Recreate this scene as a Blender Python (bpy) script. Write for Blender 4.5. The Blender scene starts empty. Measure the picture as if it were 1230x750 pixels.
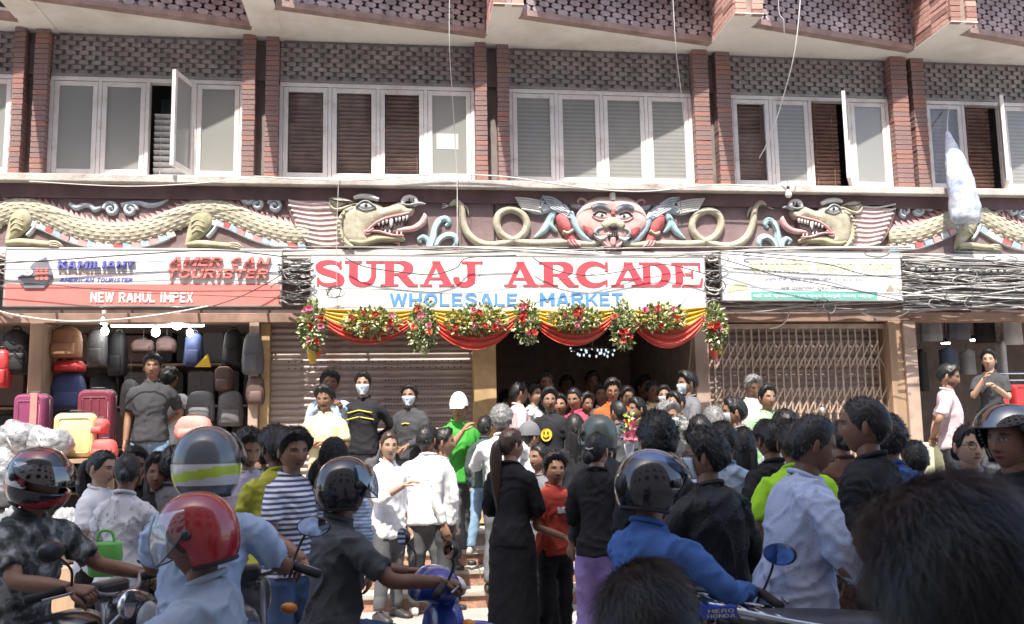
import bpy, bmesh, math, random
from mathutils import Vector, Matrix, noise as mnoise
from mathutils.geometry import delaunay_2d_cdt
random.seed(7)
R = math.radians
scene = bpy.context.scene
COL = scene.collection

# ------------------------------------------------------------ camera
FPX, W0, H0 = 1150.0, 1230.0, 750.0
CAM = Vector((0.0, -11.5, 1.6))
cam_d = bpy.data.cameras.new('camera')
cam_d.sensor_width = 36.0
cam_d.lens = 36.0 * FPX / W0
cam_d.clip_start = 0.05
cam_d.clip_end = 3000
cam_d.dof.use_dof = True
cam_d.dof.focus_distance = 9.5
cam_d.dof.aperture_fstop = 5.6
cam_o = bpy.data.objects.new('camera', cam_d)
COL.objects.link(cam_o)
CROT = Matrix.Rotation(-R(7.2), 3, 'Z') @ Matrix.Rotation(R(97.5), 3, 'X') @ Matrix.Rotation(R(-1.0), 3, 'Z')
cam_o.matrix_world = Matrix.Translation(CAM) @ CROT.to_4x4()
scene.camera = cam_o

# ------------------------------------------------------------ light
SUN = Vector((0.3, 1.0, -1.95)).normalized()          # direction the light travels
world = bpy.data.worlds.new('World')
scene.world = world
world.use_nodes = True
wn = world.node_tree
bg = wn.nodes['Background']
sky = wn.nodes.new('ShaderNodeTexSky')
sky.sky_type = 'NISHITA'
sky.sun_disc = False
sky.sun_elevation = math.asin(-SUN.z)
sky.sun_rotation = math.atan2(-SUN.x, -SUN.y)
sky.dust_density = 3.0
sky.ozone_density = 0.9
wn.links.new(sky.outputs[0], bg.inputs[0])
bg.inputs[1].default_value = 0.15
sun_d = bpy.data.lights.new('sun', 'SUN')
sun_d.energy = 3.3
sun_d.angle = R(0.53)
sun_d.color = (1.0, 0.95, 0.87)
sun_o = bpy.data.objects.new('sun', sun_d)
sun_o.rotation_euler = SUN.to_track_quat('-Z', 'Y').to_euler()
sun_o.location = (-8, -20, 40)
COL.objects.link(sun_o)
scene.view_settings.view_transform = 'Standard'
scene.view_settings.look = 'None'
scene.view_settings.exposure = 1.55
scene.view_settings.gamma = 1.0
scene.cycles.max_bounces = 8
scene.cycles.transparent_max_bounces = 16

# ------------------------------------------------------------ pixel -> place
def ray(px, py):
    return CROT @ Vector((px - W0 / 2, -(py - H0 / 2), -FPX))
def P(px, py, Y=0.0):
    d = ray(px, py)
    return CAM + d * ((Y - CAM.y) / d.y)
def PX(px, py, Y=0.0):
    return P(px, py, Y).x
def atdist(px, py, z):
    """point on the pixel's ray at z metres of depth (depth chosen from the size of the thing)"""
    return CAM + ray(px, py) * (z / FPX)

# ------------------------------------------------------------ materials
MATS = {}
def lin(c):
    """sRGB 0-255 -> linear"""
    return tuple(((v / 255) / 12.92 if v / 255 < 0.04045 else ((v / 255 + 0.055) / 1.055) ** 2.4) for v in c)
def mat(name, col, rough=0.7, metal=0.0, var=0.12, scale=6.0, bump=0.0, bscale=40.0, spec=0.5, dirt=None, dscale=1.5,
        emit=None, sheen=0.0, coat=0.0, stretch=(1, 1, 1), attr=None):
    if name in MATS: return MATS[name]
    m = bpy.data.materials.new(name); m.use_nodes = True
    nt = m.node_tree; N = nt.nodes; L = nt.links
    b = N['Principled BSDF']
    b.inputs['Roughness'].default_value = rough
    b.inputs['Metallic'].default_value = metal
    b.inputs['Specular IOR Level'].default_value = spec
    b.inputs['Sheen Weight'].default_value = sheen
    b.inputs['Coat Weight'].default_value = coat
    tc = N.new('ShaderNodeTexCoord'); mp = N.new('ShaderNodeMapping')
    mp.inputs['Scale'].default_value = stretch
    L.new(tc.outputs['Object'], mp.inputs[0])
    nz = N.new('ShaderNodeTexNoise'); nz.inputs['Scale'].default_value = scale; nz.inputs['Detail'].default_value = 6
    L.new(mp.outputs[0], nz.inputs[0])
    rp = N.new('ShaderNodeMapRange'); rp.inputs[1].default_value = 0.3; rp.inputs[2].default_value = 0.7
    rp.inputs[3].default_value = 1 - var; rp.inputs[4].default_value = 1 + var
    L.new(nz.outputs[0], rp.inputs[0])
    mul = N.new('ShaderNodeMix'); mul.data_type = 'RGBA'; mul.blend_type = 'MULTIPLY'; mul.inputs[0].default_value = 1
    if attr:
        at = N.new('ShaderNodeAttribute'); at.attribute_name = attr; L.new(at.outputs['Color'], mul.inputs[6])
    else:
        mul.inputs[6].default_value = (*col, 1)
    L.new(rp.outputs[0], mul.inputs[7])
    out = mul.outputs[2]
    oi = N.new('ShaderNodeObjectInfo')
    if dirt:
        n2 = N.new('ShaderNodeTexNoise'); n2.inputs['Scale'].default_value = dscale; n2.inputs['Detail'].default_value = 9
        n2.inputs['Roughness'].default_value = 0.65
        L.new(mp.outputs[0], n2.inputs[0])
        r2 = N.new('ShaderNodeMapRange'); r2.inputs[1].default_value = 0.5; r2.inputs[2].default_value = 0.72
        L.new(n2.outputs[0], r2.inputs[0])
        mx = N.new('ShaderNodeMix'); mx.data_type = 'RGBA'
        L.new(r2.outputs[0], mx.inputs[0]); L.new(out, mx.inputs[6]); mx.inputs[7].default_value = (*dirt, 1)
        out = mx.outputs[2]
    L.new(out, b.inputs['Base Color'])
    if bump:
        nb = N.new('ShaderNodeTexNoise'); nb.inputs['Scale'].default_value = bscale; nb.inputs['Detail'].default_value = 5
        L.new(mp.outputs[0], nb.inputs[0])
        bp = N.new('ShaderNodeBump'); bp.inputs['Strength'].default_value = bump; bp.inputs['Distance'].default_value = 0.02
        L.new(nb.outputs[0], bp.inputs['Height']); L.new(bp.outputs[0], b.inputs['Normal'])
    if emit:
        b.inputs['Emission Color'].default_value = (*col, 1); b.inputs['Emission Strength'].default_value = emit
    N.remove(oi)
    MATS[name] = m
    return m
def glass_mat(name, tint=(0.9, 0.95, 0.95), rough=0.02, refl=0.12):
    m = bpy.data.materials.new(name); m.use_nodes = True
    nt = m.node_tree; N = nt.nodes; L = nt.links
    for n in list(N): N.remove(n)
    o = N.new('ShaderNodeOutputMaterial'); t = N.new('ShaderNodeBsdfTransparent'); g = N.new('ShaderNodeBsdfGlossy')
    t.inputs[0].default_value = (*tint, 1); g.inputs['Roughness'].default_value = rough
    f = N.new('ShaderNodeLayerWeight'); f.inputs[0].default_value = 0.25
    a = N.new('ShaderNodeMath'); a.operation = 'MULTIPLY_ADD'; a.inputs[1].default_value = 0.25; a.inputs[2].default_value = refl * 0.5; a.use_clamp = True
    mx = N.new('ShaderNodeMixShader')
    L.new(f.outputs['Facing'], a.inputs[0]); L.new(a.outputs[0], mx.inputs[0]); L.new(t.outputs[0], mx.inputs[1]); L.new(g.outputs[0], mx.inputs[2])
    L.new(mx.outputs[0], o.inputs[0])
    MATS[name] = m
    return m
def film_mat(name, col=(0.8, 0.8, 0.8), alpha=0.5, rough=0.25):
    """clear crinkled plastic film"""
    m = mat(name, col, rough=rough, var=0.05, bump=0.6, bscale=25)
    m.node_tree.nodes['Principled BSDF'].inputs['Alpha'].default_value = alpha
    return m

# ------------------------------------------------------------ mesh builder
class MB:
    def __init__(s): s.v = []; s.f = []; s.m = []; s.cur = 0
    def add(s, vs, fs):
        o = len(s.v); s.v.extend(tuple(v) for v in vs); s.f.extend(tuple(i + o for i in f) for f in fs); s.m.extend([s.cur] * len(fs))
        return s
    def box(s, x0, x1, y0, y1, z0, z1):
        return s.add([(x0,y0,z0),(x1,y0,z0),(x1,y1,z0),(x0,y1,z0),(x0,y0,z1),(x1,y0,z1),(x1,y1,z1),(x0,y1,z1)],
                     [(0,3,2,1),(4,5,6,7),(0,1,5,4),(1,2,6,5),(2,3,7,6),(3,0,4,7)])
    def obox(s, c, size, mtx=None):
        c = Vector(c); h = [v / 2 for v in size]; vs = []
        for z in (-1, 1):
            for x, y in ((-1,-1),(1,-1),(1,1),(-1,1)):
                v = Vector((x*h[0], y*h[1], z*h[2]))
                if mtx: v = mtx @ v
                vs.append(c + v)
        return s.add(vs, [(0,3,2,1),(4,5,6,7),(0,1,5,4),(1,2,6,5),(2,3,7,6),(3,0,4,7)])
    def bar(s, a, b, w, d, up=(0, -1, 0)):
        """box beam from a to b, w wide, d deep along `up`"""
        a, b = Vector(a), Vector(b); t = (b - a).normalized(); u = Vector(up); r = t.cross(u).normalized(); u = r.cross(t).normalized()
        r *= w / 2; u *= d / 2
        return s.add([a-r-u, a+r-u, a+r+u, a-r+u, b-r-u, b+r-u, b+r+u, b-r+u],
                     [(0,3,2,1),(4,5,6,7),(0,1,5,4),(1,2,6,5),(2,3,7,6),(3,0,4,7)])
    def prism(s, poly, y0, y1):
        """poly of (x,z), counter-clockwise seen from -Y; front at y0"""
        n = len(poly)
        vs = [(x, y0, z) for x, z in poly] + [(x, y1, z) for x, z in poly]
        fs = [tuple(range(n)), tuple(range(2*n-1, n-1, -1))]
        fs += [(i, i+n, (i+1) % n + n, (i+1) % n) for i in range(n)]
        return s.add(vs, fs)
    def hprism(s, poly, z0, z1):
        n = len(poly)
        vs = [(x, y, z0) for x, y in poly] + [(x, y, z1) for x, y in poly]
        fs = [tuple(range(n-1, -1, -1)), tuple(range(n, 2*n))]
        fs += [(i, (i+1) % n, (i+1) % n + n, i+n) for i in range(n)]
        return s.add(vs, fs)
    def rings(s, rs, closed=True, cap=True):
        n = len(rs[0]); vs = [p for r in rs for p in r]; fs = []
        for i in range(len(rs) - 1):
            for j in range(n if closed else n - 1):
                k = (j + 1) % n
                fs.append((i*n+j, i*n+k, (i+1)*n+k, (i+1)*n+j))
        if cap and closed:
            fs.append(tuple(range(n-1, -1, -1))); o = (len(rs)-1)*n; fs.append(tuple(range(o, o+n)))
        return s.add(vs, fs)
    def tube(s, path, r, n=8, flat=1.0, up=None, cap=True):
        path = [Vector(p) for p in path]; m = len(path)
        rr = r if isinstance(r, (list, tuple)) else [r] * m
        rs = []; u = None
        for i in range(m):
            t = (path[min(i+1, m-1)] - path[max(i-1, 0)])
            if t.length < 1e-9: t = Vector((0, 0, 1))
            t.normalize()
            if u is None:
                u = Vector(up) if up else (Vector((0, 0, 1)) if abs(t.z) < 0.9 else Vector((0, 1, 0)))
            a = t.cross(u)
            if a.length < 1e-6: a = t.cross(Vector((1, 0, 0.3)))
            a.normalize(); u = a.cross(t).normalized()
            q = rr[i]; ra, rb = (q if isinstance(q, (list, tuple)) else (q, q * flat))
            rs.append([path[i] + a * (ra * math.cos(6.28319*k/n)) + u * (rb * math.sin(6.28319*k/n)) for k in range(n)])
        return s.rings(rs, cap=cap)
    def ball(s, c, r, nu=12, nv=8):
        c = Vector(c); rx, ry, rz = r if isinstance(r, (list, tuple)) else (r, r, r)
        vs = [c + Vector((0, 0, rz))]; fs = []
        for i in range(1, nv):
            t = math.pi * i / nv
            for j in range(nu):
                a = 6.28319 * j / nu
                vs.append(c + Vector((rx*math.sin(t)*math.cos(a), ry*math.sin(t)*math.sin(a), rz*math.cos(t))))
        vs.append(c - Vector((0, 0, rz)))
        for j in range(nu): fs.append((0, 1+j, 1+(j+1) % nu))
        for i in range(nv-2):
            for j in range(nu):
                a = 1+i*nu+j; b = 1+i*nu+(j+1) % nu
                fs.append((a, a+nu, b+nu, b))
        e = len(vs)-1; o = 1+(nv-2)*nu
        for j in range(nu): fs.append((o+j, e, o+(j+1) % nu))
        return s.add(vs, fs)
    def lathe(s, c, prof, n=16, axis='z'):
        c = Vector(c); rs = []
        for r, h in prof:
            ring = []
            for k in range(n):
                a = 6.28319*k/n; x, y = r*math.cos(a), r*math.sin(a)
                ring.append(c + (Vector((x, y, h)) if axis == 'z' else Vector((x, h, -y)) if axis == 'y' else Vector((h, x, y))))
            rs.append(ring)
        return s.rings(rs)
    def xf(s, M, start=0):
        for i in range(start, len(s.v)): s.v[i] = tuple(M @ Vector(s.v[i]))
        return s
    def mesh(s, name, mats, smooth=False):
        me = bpy.data.meshes.new(name); me.from_pydata(s.v, [], s.f); me.update()
        if not isinstance(mats, (list, tuple)): mats = [mats]
        for m in mats: me.materials.append(m)
        if len(mats) > 1: me.polygons.foreach_set('material_index', s.m)
        if smooth: me.polygons.foreach_set('use_smooth', [True] * len(me.polygons))
        return me
    def build(s, name, mats, parent=None, smooth=False, local=False, bevel=0, sharp=None):
        o = bpy.data.objects.new(name, s.mesh(name, mats, smooth)); COL.objects.link(o)
        if parent: attach(o, parent, local)
        if bevel:
            b = o.modifiers.new('bevel', 'BEVEL'); b.width = bevel; b.segments = 2; b.limit_method = 'ANGLE'
        if sharp: o.data.set_sharp_from_angle(angle=R(sharp))
        return o
def worldpos(p):
    v = Vector(p.location)
    while p.parent: p = p.parent; v += p.location
    return v
def attach(o, p, local=False):
    o.parent = p
    if not local:
        # parts carry world coordinates: undo the placement of the thing's Empty
        if p.parent is None and p.type == 'EMPTY': o.matrix_parent_inverse = (Matrix.Translation(p.location) @ Matrix.Rotation(p.rotation_euler.z, 4, 'Z')).inverted()
    return o
def tag(o, label=None, cat=None, group=None, kind=None):
    if label: o['label'] = label
    if cat: o['category'] = cat
    if group: o['group'] = group
    if kind: o['kind'] = kind
    return o
def thing(name, label, cat, loc=(0, 0, 0), rz=0.0, group=None):
    o = bpy.data.objects.new(name, None); o.empty_display_size = 0.1
    o.location = loc; o.rotation_euler = (0, 0, rz); COL.objects.link(o)
    return tag(o, label, cat, group)
def inst(name, me, loc, parent=None, rz=0.0, scale=None, rot=None, local=False):
    o = bpy.data.objects.new(name, me); o.location = loc
    o.rotation_euler = rot if rot else (0, 0, rz)
    if scale: o.scale = scale
    COL.objects.link(o)
    if parent: attach(o, parent, local)
    return o
def crom(pts, n=6, closed=False):
    """Catmull-Rom through points (tuples of any length)"""
    pts = [tuple(p) for p in pts]; m = len(pts); out = []
    for i in range(m if closed else m - 1):
        g = lambda k: pts[k % m] if closed else pts[max(0, min(m-1, k))]
        a, b, c, d = g(i-1), g(i), g(i+1), g(i+2)
        for j in range(n):
            t = j / n; t2 = t*t; t3 = t2*t
            out.append(tuple(0.5*((2*q)+(-p+r)*t+(2*p-5*q+4*r-s_)*t2+(-p+3*q-3*r+s_)*t3) for p, q, r, s_ in zip(a, b, c, d)))
    if not closed: out.append(pts[-1])
    return out
def nz(v, s=1.0): return mnoise.noise(Vector(v) * s)

# meshes that need a modifier / font evaluated are queued and baked together
QUEUE = []
def bake_queue():
    dg = bpy.context.evaluated_depsgraph_get(); dg.update()
    for o, fn in QUEUE:
        me = bpy.data.meshes.new_from_object(o.evaluated_get(dg), depsgraph=dg)
        fn(me)
    for o, fn in QUEUE:
        d = o.data; bpy.data.objects.remove(o)
        if isinstance(d, bpy.types.Mesh): bpy.data.meshes.remove(d)
        else: bpy.data.curves.remove(d)
    QUEUE.clear()
def text(s, box, Y, m, name='lettering', parent=None, extrude=0.004, bold=0.0, shear=0.0, spacing=1.0):
    """flat lettering that fills the pixel box (x0,y0,x1,y1) on the plane Y"""
    cu = bpy.data.curves.new('t', 'FONT'); cu.body = s; cu.size = 1; cu.offset = bold; cu.shear = shear; cu.extrude = 0.01
    cu.space_character = spacing; cu.resolution_u = 3
    o = bpy.data.objects.new('t', cu); COL.objects.link(o)
    a = P(box[0], box[1], Y); b = P(box[2], box[3], Y)
    def fin(me):
        if not me.vertices: return
        xs = [v.co.x for v in me.vertices]; ys = [v.co.y for v in me.vertices]
        x0, x1, y0, y1 = min(xs), max(xs), min(ys), max(ys)
        for v in me.vertices:
            u = (v.co.x-x0)/(x1-x0); w = (v.co.y-y0)/(y1-y0)
            v.co = Vector((a.x+(b.x-a.x)*u, Y - (extrude if v.co.z > 0 else 0), b.z+(a.z-b.z)*w))
        me.materials.clear(); me.materials.append(m)
        ob = bpy.data.objects.new(name, me); COL.objects.link(ob)
        if parent: attach(ob, parent)
    QUEUE.append((o, fin))
# ============================================================ SETTING: street
m_street = mat('street concrete', (0.33, 0.31, 0.28), rough=0.85, var=0.2, scale=3, bump=0.4, bscale=60, dirt=(0.16, 0.15, 0.14), dscale=0.8)
m_stone = mat('step stone', (0.42, 0.38, 0.32), rough=0.8, var=0.18, scale=7, bump=0.3, bscale=50, dirt=(0.25, 0.2, 0.16), dscale=2.5)
g = MB()
g.add([(-400, -400, 0), (400, -400, 0), (400, 400, 0), (-400, 400, 0)], [(0, 1, 2, 3)])
tag(g.build('ground', mat('ground far', (0.2, 0.18, 0.16), var=0.2, scale=0.4)), kind='structure')
g = MB(); g.box(-40, 40, -13.2, -0.2, -0.2, 0.004)
street = tag(g.build('street', m_street), kind='structure')
# plinth of the arcade and its steps
PL = 0.62
plinth = MB(); plinth.box(-14, 16, -1.05, 6, 0.002, PL - 0.03)
plinth = tag(plinth.build('plinth', mat('plinth render', (0.36, 0.27, 0.22), rough=0.9, var=0.2, bump=0.3, dirt=(0.2, 0.13, 0.1))), kind='structure')
x = -14.0; k = 0
slab = MB(); slab.box(0, 1, 0, 1, 0, 1); slab_me = slab.mesh('stone', m_stone)
while x < 16:
    w = random.uniform(0.75, 1.15)
    inst('paving_stone', slab_me, (x + 0.004, -1.09, PL - 0.03), plinth, scale=(w - 0.008, 0.62, 0.03 + random.uniform(0, 0.004)))
    x += w
for k, (y0, y1, zt) in enumerate(((-1.42, -1.052, 0.46), (-1.78, -1.422, 0.31), (-2.14, -1.782, 0.155))):
    stp = MB(); stp.box(-1.6, 6.6, y0, y1, 0.003, zt - 0.035)
    so = tag(stp.build('entrance_step', mat('step brick', (0.36, 0.2, 0.14), rough=0.9, var=0.3, scale=12, bump=0.5)), kind='structure')
    x = -1.6
    while x < 6.6:
        w = min(random.uniform(0.6, 1.0), 6.6 - x)
        inst('step_stone', slab_me, (x + 0.004, y0 - 0.025, zt - 0.035), so, scale=(max(0.02, w - 0.008), y1 - y0 + 0.02, 0.035 + random.uniform(0, 0.004)))
        x += w

# ============================================================ THE BUILDING
B = thing('arcade_building', 'weathered brick market building with dragon frieze above its shop fronts', 'building', (1.3, 0, 0))
m_brick = mat('brick red', (0.36, 0.185, 0.15), rough=0.85, var=0.3, scale=9, bump=0.5, bscale=90, dirt=(0.32, 0.19, 0.17), dscale=5)
m_brick2 = mat('brick dull', (0.29, 0.185, 0.17), rough=0.9, var=0.3, scale=9, bump=0.5, bscale=90, dirt=(0.26, 0.17, 0.16), dscale=5)
m_brick3 = mat('brick sunlit', (0.62, 0.35, 0.29), rough=0.85, var=0.25, scale=9, bump=0.5, bscale=90)  # fin brick, lightened: the sun on the fins is put into its colour
m_mortar = mat('mortar', (0.3, 0.24, 0.21), rough=0.95, var=0.2, bump=0.4)
m_jali = mat('screen brick', (0.29, 0.26, 0.25), rough=0.9, var=0.3, scale=5, bump=0.4, dirt=(0.28, 0.22, 0.22), dscale=2)
m_jali2 = mat('parapet brick', (0.38, 0.31, 0.32), rough=0.9, var=0.3, scale=5, bump=0.4, dirt=(0.24, 0.14, 0.14), dscale=2)
m_dark = mat('dark void', (0.03, 0.026, 0.026), rough=0.9)
m_soffit = mat('soffit paint', (0.78, 0.76, 0.71), rough=0.85, var=0.05, scale=1.5, dirt=(0.6, 0.54, 0.46), dscale=1.0)
m_wall = mat('wall plaster', (0.24, 0.21, 0.2), rough=0.9, var=0.2, dirt=(0.2, 0.16, 0.15))
m_white = mat('window paint', (0.72, 0.68, 0.66), rough=0.55, var=0.08, scale=10, dirt=(0.5, 0.42, 0.38), dscale=5)
m_ledge = mat('ledge cement', (0.5, 0.46, 0.42), rough=0.9, var=0.2, scale=6, bump=0.4, dirt=(0.22, 0.17, 0.15), dscale=3)
m_frost = mat('frosted pane', (0.27, 0.27, 0.255), rough=0.22, var=0.06, scale=1.5, spec=0.6)
m_rib = mat('slatted pane', (0.27, 0.27, 0.255), rough=0.25, var=0.05)
_n = m_rib.node_tree; _w = _n.nodes.new('ShaderNodeTexWave'); _w.bands_direction = 'Z'; _w.inputs['Scale'].default_value = 6.0; _w.inputs['Distortion'].default_value = 0.4
_r = _n.nodes.new('ShaderNodeMapRange'); _r.inputs[3].default_value = 0.8; _r.inputs[4].default_value = 1.08; _m = _n.nodes.new('ShaderNodeMix'); _m.data_type = 'RGBA'; _m.blend_type = 'MULTIPLY'; _m.inputs[0].default_value = 1
_c = [l for l in _n.links if l.to_socket.name == 'Base Color'][0].from_socket; _t = _n.nodes.new('ShaderNodeTexCoord')
_n.links.new(_t.outputs['Object'], _w.inputs[0]); _n.links.new(_w.outputs['Fac'], _r.inputs[0]); _n.links.new(_c, _m.inputs[6]); _n.links.new(_r.outputs[0], _m.inputs[7]); _n.links.new(_m.outputs[2], _n.nodes['Principled BSDF'].inputs['Base Color'])
m_blind = mat('wood blind', (0.3, 0.18, 0.15), rough=0.6, var=0.25, scale=8)
m_blindw = mat('white blind', (0.62, 0.62, 0.62), rough=0.6, var=0.1)
m_glass = glass_mat('window glass')
m_maroon = mat('frieze wall', (0.23, 0.16, 0.16), rough=0.9, var=0.25, scale=3, bump=0.25, bscale=50, dirt=(0.16, 0.105, 0.1), dscale=1.6)
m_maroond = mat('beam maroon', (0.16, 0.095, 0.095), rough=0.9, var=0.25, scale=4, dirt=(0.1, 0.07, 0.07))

ZS, ZWT, ZWB, ZL1, ZL0, ZF0 = 6.50, 5.95, 4.75, 4.66, 4.57, 3.84      # soffit, window top/bottom, ledge, frieze foot
pairs = []                                                         # pillar pairs: (xl0, xl1, xr0, xr1)
for a in ((14, 27, 38.5, 55), (291, 306, 318.5, 334), (571, 585, 598, 612), (834, 852, 862, 879), (1072, 1091, 1098, 1113)):
    q = [PX(v, 130, -0.14) for v in a]; pairs.append(q)
dx = (pairs[-1][0] - pairs[0][0]) / 4
pairs = [[v - dx for v in pairs[0]]] + pairs + [[v + dx for v in pairs[-1]], [v + 2*dx for v in pairs[-1]]]
XL, XR = pairs[0][0] - 1.0, pairs[-1][3] + 0.3
# rear wall of the first floor: with openings left by building it from pieces
w = MB()
w.box(XL, XR, 0.0, 0.12, ZWT + 0.03, ZS + 1.0)            # behind the brick screens
for a in pairs: w.box(a[0] - 0.02, a[3] + 0.02, 0.05, 0.2, ZL0 + 0.1, ZWT + 0.03)
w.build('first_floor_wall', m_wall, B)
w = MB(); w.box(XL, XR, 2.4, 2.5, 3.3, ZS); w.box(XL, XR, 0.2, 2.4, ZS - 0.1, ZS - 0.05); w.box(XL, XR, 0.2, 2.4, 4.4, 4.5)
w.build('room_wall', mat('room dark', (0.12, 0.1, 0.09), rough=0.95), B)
# a unit brick
ub = MB(); ub.box(-0.5, 0.5, -0.5, 0.5, -0.5, 0.5)
bm_ = [ub.mesh('brick', m) for m in (m_brick2, m_brick, m_brick3)]
def bricks(parent, x0, x1, y0, y1, z0, z1, pick=(0, 0, 1), nx=1, ny=1, h=0.064, j=0.009, name='brick'):
    n = int(round((z1 - z0) / h)); h = (z1 - z0) / n
    for i in range(n):
        sh = 0.5 if i % 2 else 0.0
        cx = [x0 + (x1-x0)*(q+0.5)/nx for q in range(nx)]
        cy = [y0 + (y1-y0)*(q+0.5)/ny for q in range(ny)]
        for X in cx:
            for Yc in cy:
                me = bm_[random.choice(pick)]
                r_ = random.uniform(-0.003, 0.003)
                inst(name, me, (X + r_, Yc + random.uniform(-0.004, 0.003), z0 + h*(i+0.5)), parent, rz=random.uniform(-0.012, 0.012),
                     scale=((x1-x0)/nx - j*(nx > 1), (y1-y0)/ny - j*(ny > 1), h - j))
for i, a in enumerate(pairs):
    if i in (0, 7): continue
    for x0, x1, d in ((a[0], a[1], 0.16), (a[2], a[3], 0.14)):
        c = MB(); c.box(x0 + 0.012, x1 - 0.012, -d + 0.012, 0.05, ZL1 + 0.0, ZS)
        po = c.build('brick_pillar', m_mortar, B)
        bricks(po, x0, x1, -d, 0.02, ZL1 + 0.004, ZS - 0.004)
# windows --------------------------------------------------------------
def casement(cx0, cx1, z0, z1, y, kind, win, ang=0.0, hinge='r'):
    """one casement leaf: frame of four bars and what fills it"""
    fw = 0.055
    f = MB()
    f.box(cx0, cx0+fw, y-0.022, y+0.022, z0, z1); f.box(cx1-fw, cx1, y-0.022, y+0.022, z0, z1)
    f.box(cx0+fw, cx1-fw, y-0.02, y+0.02, z0, z0+fw*1.2); f.box(cx0+fw, cx1-fw, y-0.02, y+0.02, z1-fw, z1)
    p = MB(); p.box(cx0+fw-0.004, cx1-fw+0.004, y-0.003, y+0.003, z0+fw*1.2-0.004, z1-fw+0.004)
    if ang:
        M = Matrix.Translation((cx1 if hinge == 'r' else cx0, y, 0)) @ Matrix.Rotation(ang, 4, 'Z') @ Matrix.Translation((-(cx1 if hinge == 'r' else cx0), -y, 0))
        f.xf(M); p.xf(M)
    f.build('casement', m_white, win, bevel=0.004)
    if kind == 'blind' and not ang:
        p = MB(); p.add([(cx0+fw-0.004, y, z0+fw*1.2-0.004), (cx1-fw+0.004, y, z0+fw*1.2-0.004), (cx1-fw+0.004, y, z1-fw+0.004), (cx0+fw-0.004, y, z1-fw+0.004)], [(0, 1, 2, 3)])
    p.build('pane', m_rib if kind == 'rib' else m_frost if kind in ('frost', 'open') or ang else m_glass, win)
def blind(cx0, cx1, z0, z1, y, m, win, gap=0.052, skew=0.0):
    b = MB(); z = z0 + 0.02
    while z < z1 - 0.01:
        b.obox(((cx0+cx1)/2, y, z), (cx1-cx0, 0.006, gap*0.92), Matrix.Rotation(R(38 + random.uniform(-4, 4)), 3, 'X') @ Matrix.Rotation(skew*random.uniform(-1, 1), 3, 'Y'))
        z += gap
    for cx in (cx0+0.08, cx1-0.08): b.box(cx-0.003, cx+0.003, y-0.02, y-0.016, z0, z1)
    tag(b.build('blind', m, win), kind='stuff')
LAY = [('frost',)*4, ('frost', 'frost', 'open', 'frost'), ('blind', 'blind', 'blind', 'frost'), ('rib',)*4, ('blind', 'rib', 'gap', 'frost'), ('blind', 'gap', 'rib', 'frost'), ('frost',)*4]
for i in range(len(pairs) - 1):
    x0, x1 = pairs[i][3] + 0.01, pairs[i+1][0] - 0.01
    fr = MB(); fw = 0.06
    fr.box(x0, x1, -0.05, 0.06, ZWT-0.05, ZWT); fr.box(x0, x1, -0.05, 0.06, ZWB-0.06, ZWB)
    n = 4; cw = (x1-x0-fw*0.5)/n
    xs = [x0 + fw*0.25 + cw*k for k in range(n+1)]
    for k, xx in enumerate(xs): fr.box(xx-0.022, xx+0.022, -0.045, 0.055, ZWB, ZWT-0.05)
    win = fr.build('window', m_white, B, bevel=0.004)
    for k in range(n):
        kind = LAY[i][k]; a, b_ = xs[k]+0.026, xs[k+1]-0.026; z0, z1 = ZWB+0.006, ZWT-0.056
        if kind in ('frost', 'rib'):
            casement(a, b_, z0, z1, -0.02, kind, win)
        elif kind == 'blind':
            casement(a, b_, z0, z1, -0.02, kind, win); blind(a, b_, z0, z1, 0.07, m_blind, win, skew=0.01)
        elif kind == 'open':
            casement(a, b_, z0, z1, -0.03, kind, win, ang=R(76), hinge='r'); blind(a+0.03, b_, z0, z1-0.35, 0.1, m_blindw, win, gap=0.075)
            t = MB(); t.box(a, b_, 0.5, 0.52, z0-0.2, z1); t.build('curtain', mat('teal dark cloth', (0.1, 0.16, 0.19), rough=0.9), win)
        elif kind == 'gap':
            blind(a, b_-0.09, z0, z1, 0.07, m_blind, win, skew=0.02)
            casement(a, b_, z0, z1, -0.03, 'frost' if i == 4 else 'blind', win, ang=R(60), hinge='r')
    # sheet of paper on the last pane of the second bay
    if i == 2:
        c = P(538, 170, -0.03); s = MB(); s.box(c.x-0.14, c.x+0.13, -0.026, -0.0245, c.z-0.1, c.z+0.1)
        s.build('paper_notice', mat('paper', (0.5, 0.5, 0.48), rough=0.9), win)
    # brick screen over the window: staggered courses with real holes
    j = MB(); z = ZWT + 0.035; row = 0; hh = 0.06
    while z + hh < ZS - 0.005:
        xx = x0 + (0.075 if row % 2 else 0.0)
        if row % 2: j.box(x0, x0 + 0.03, -0.024, -0.001, z, z+hh-0.006)
        while xx < x1 - 0.02:
            e = min(xx+0.104, x1)
            j.box(xx, e, -0.024 + random.uniform(-0.006, 0.004), -0.001, z, z+hh-0.006)
            xx += 0.15
        z += hh; row += 1
    j.box(x0, x1, -0.06, -0.001, ZWT + 0.002, ZWT + 0.033)
    tag(j.build('screen_panel', m_jali, B), kind='stuff')
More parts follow.
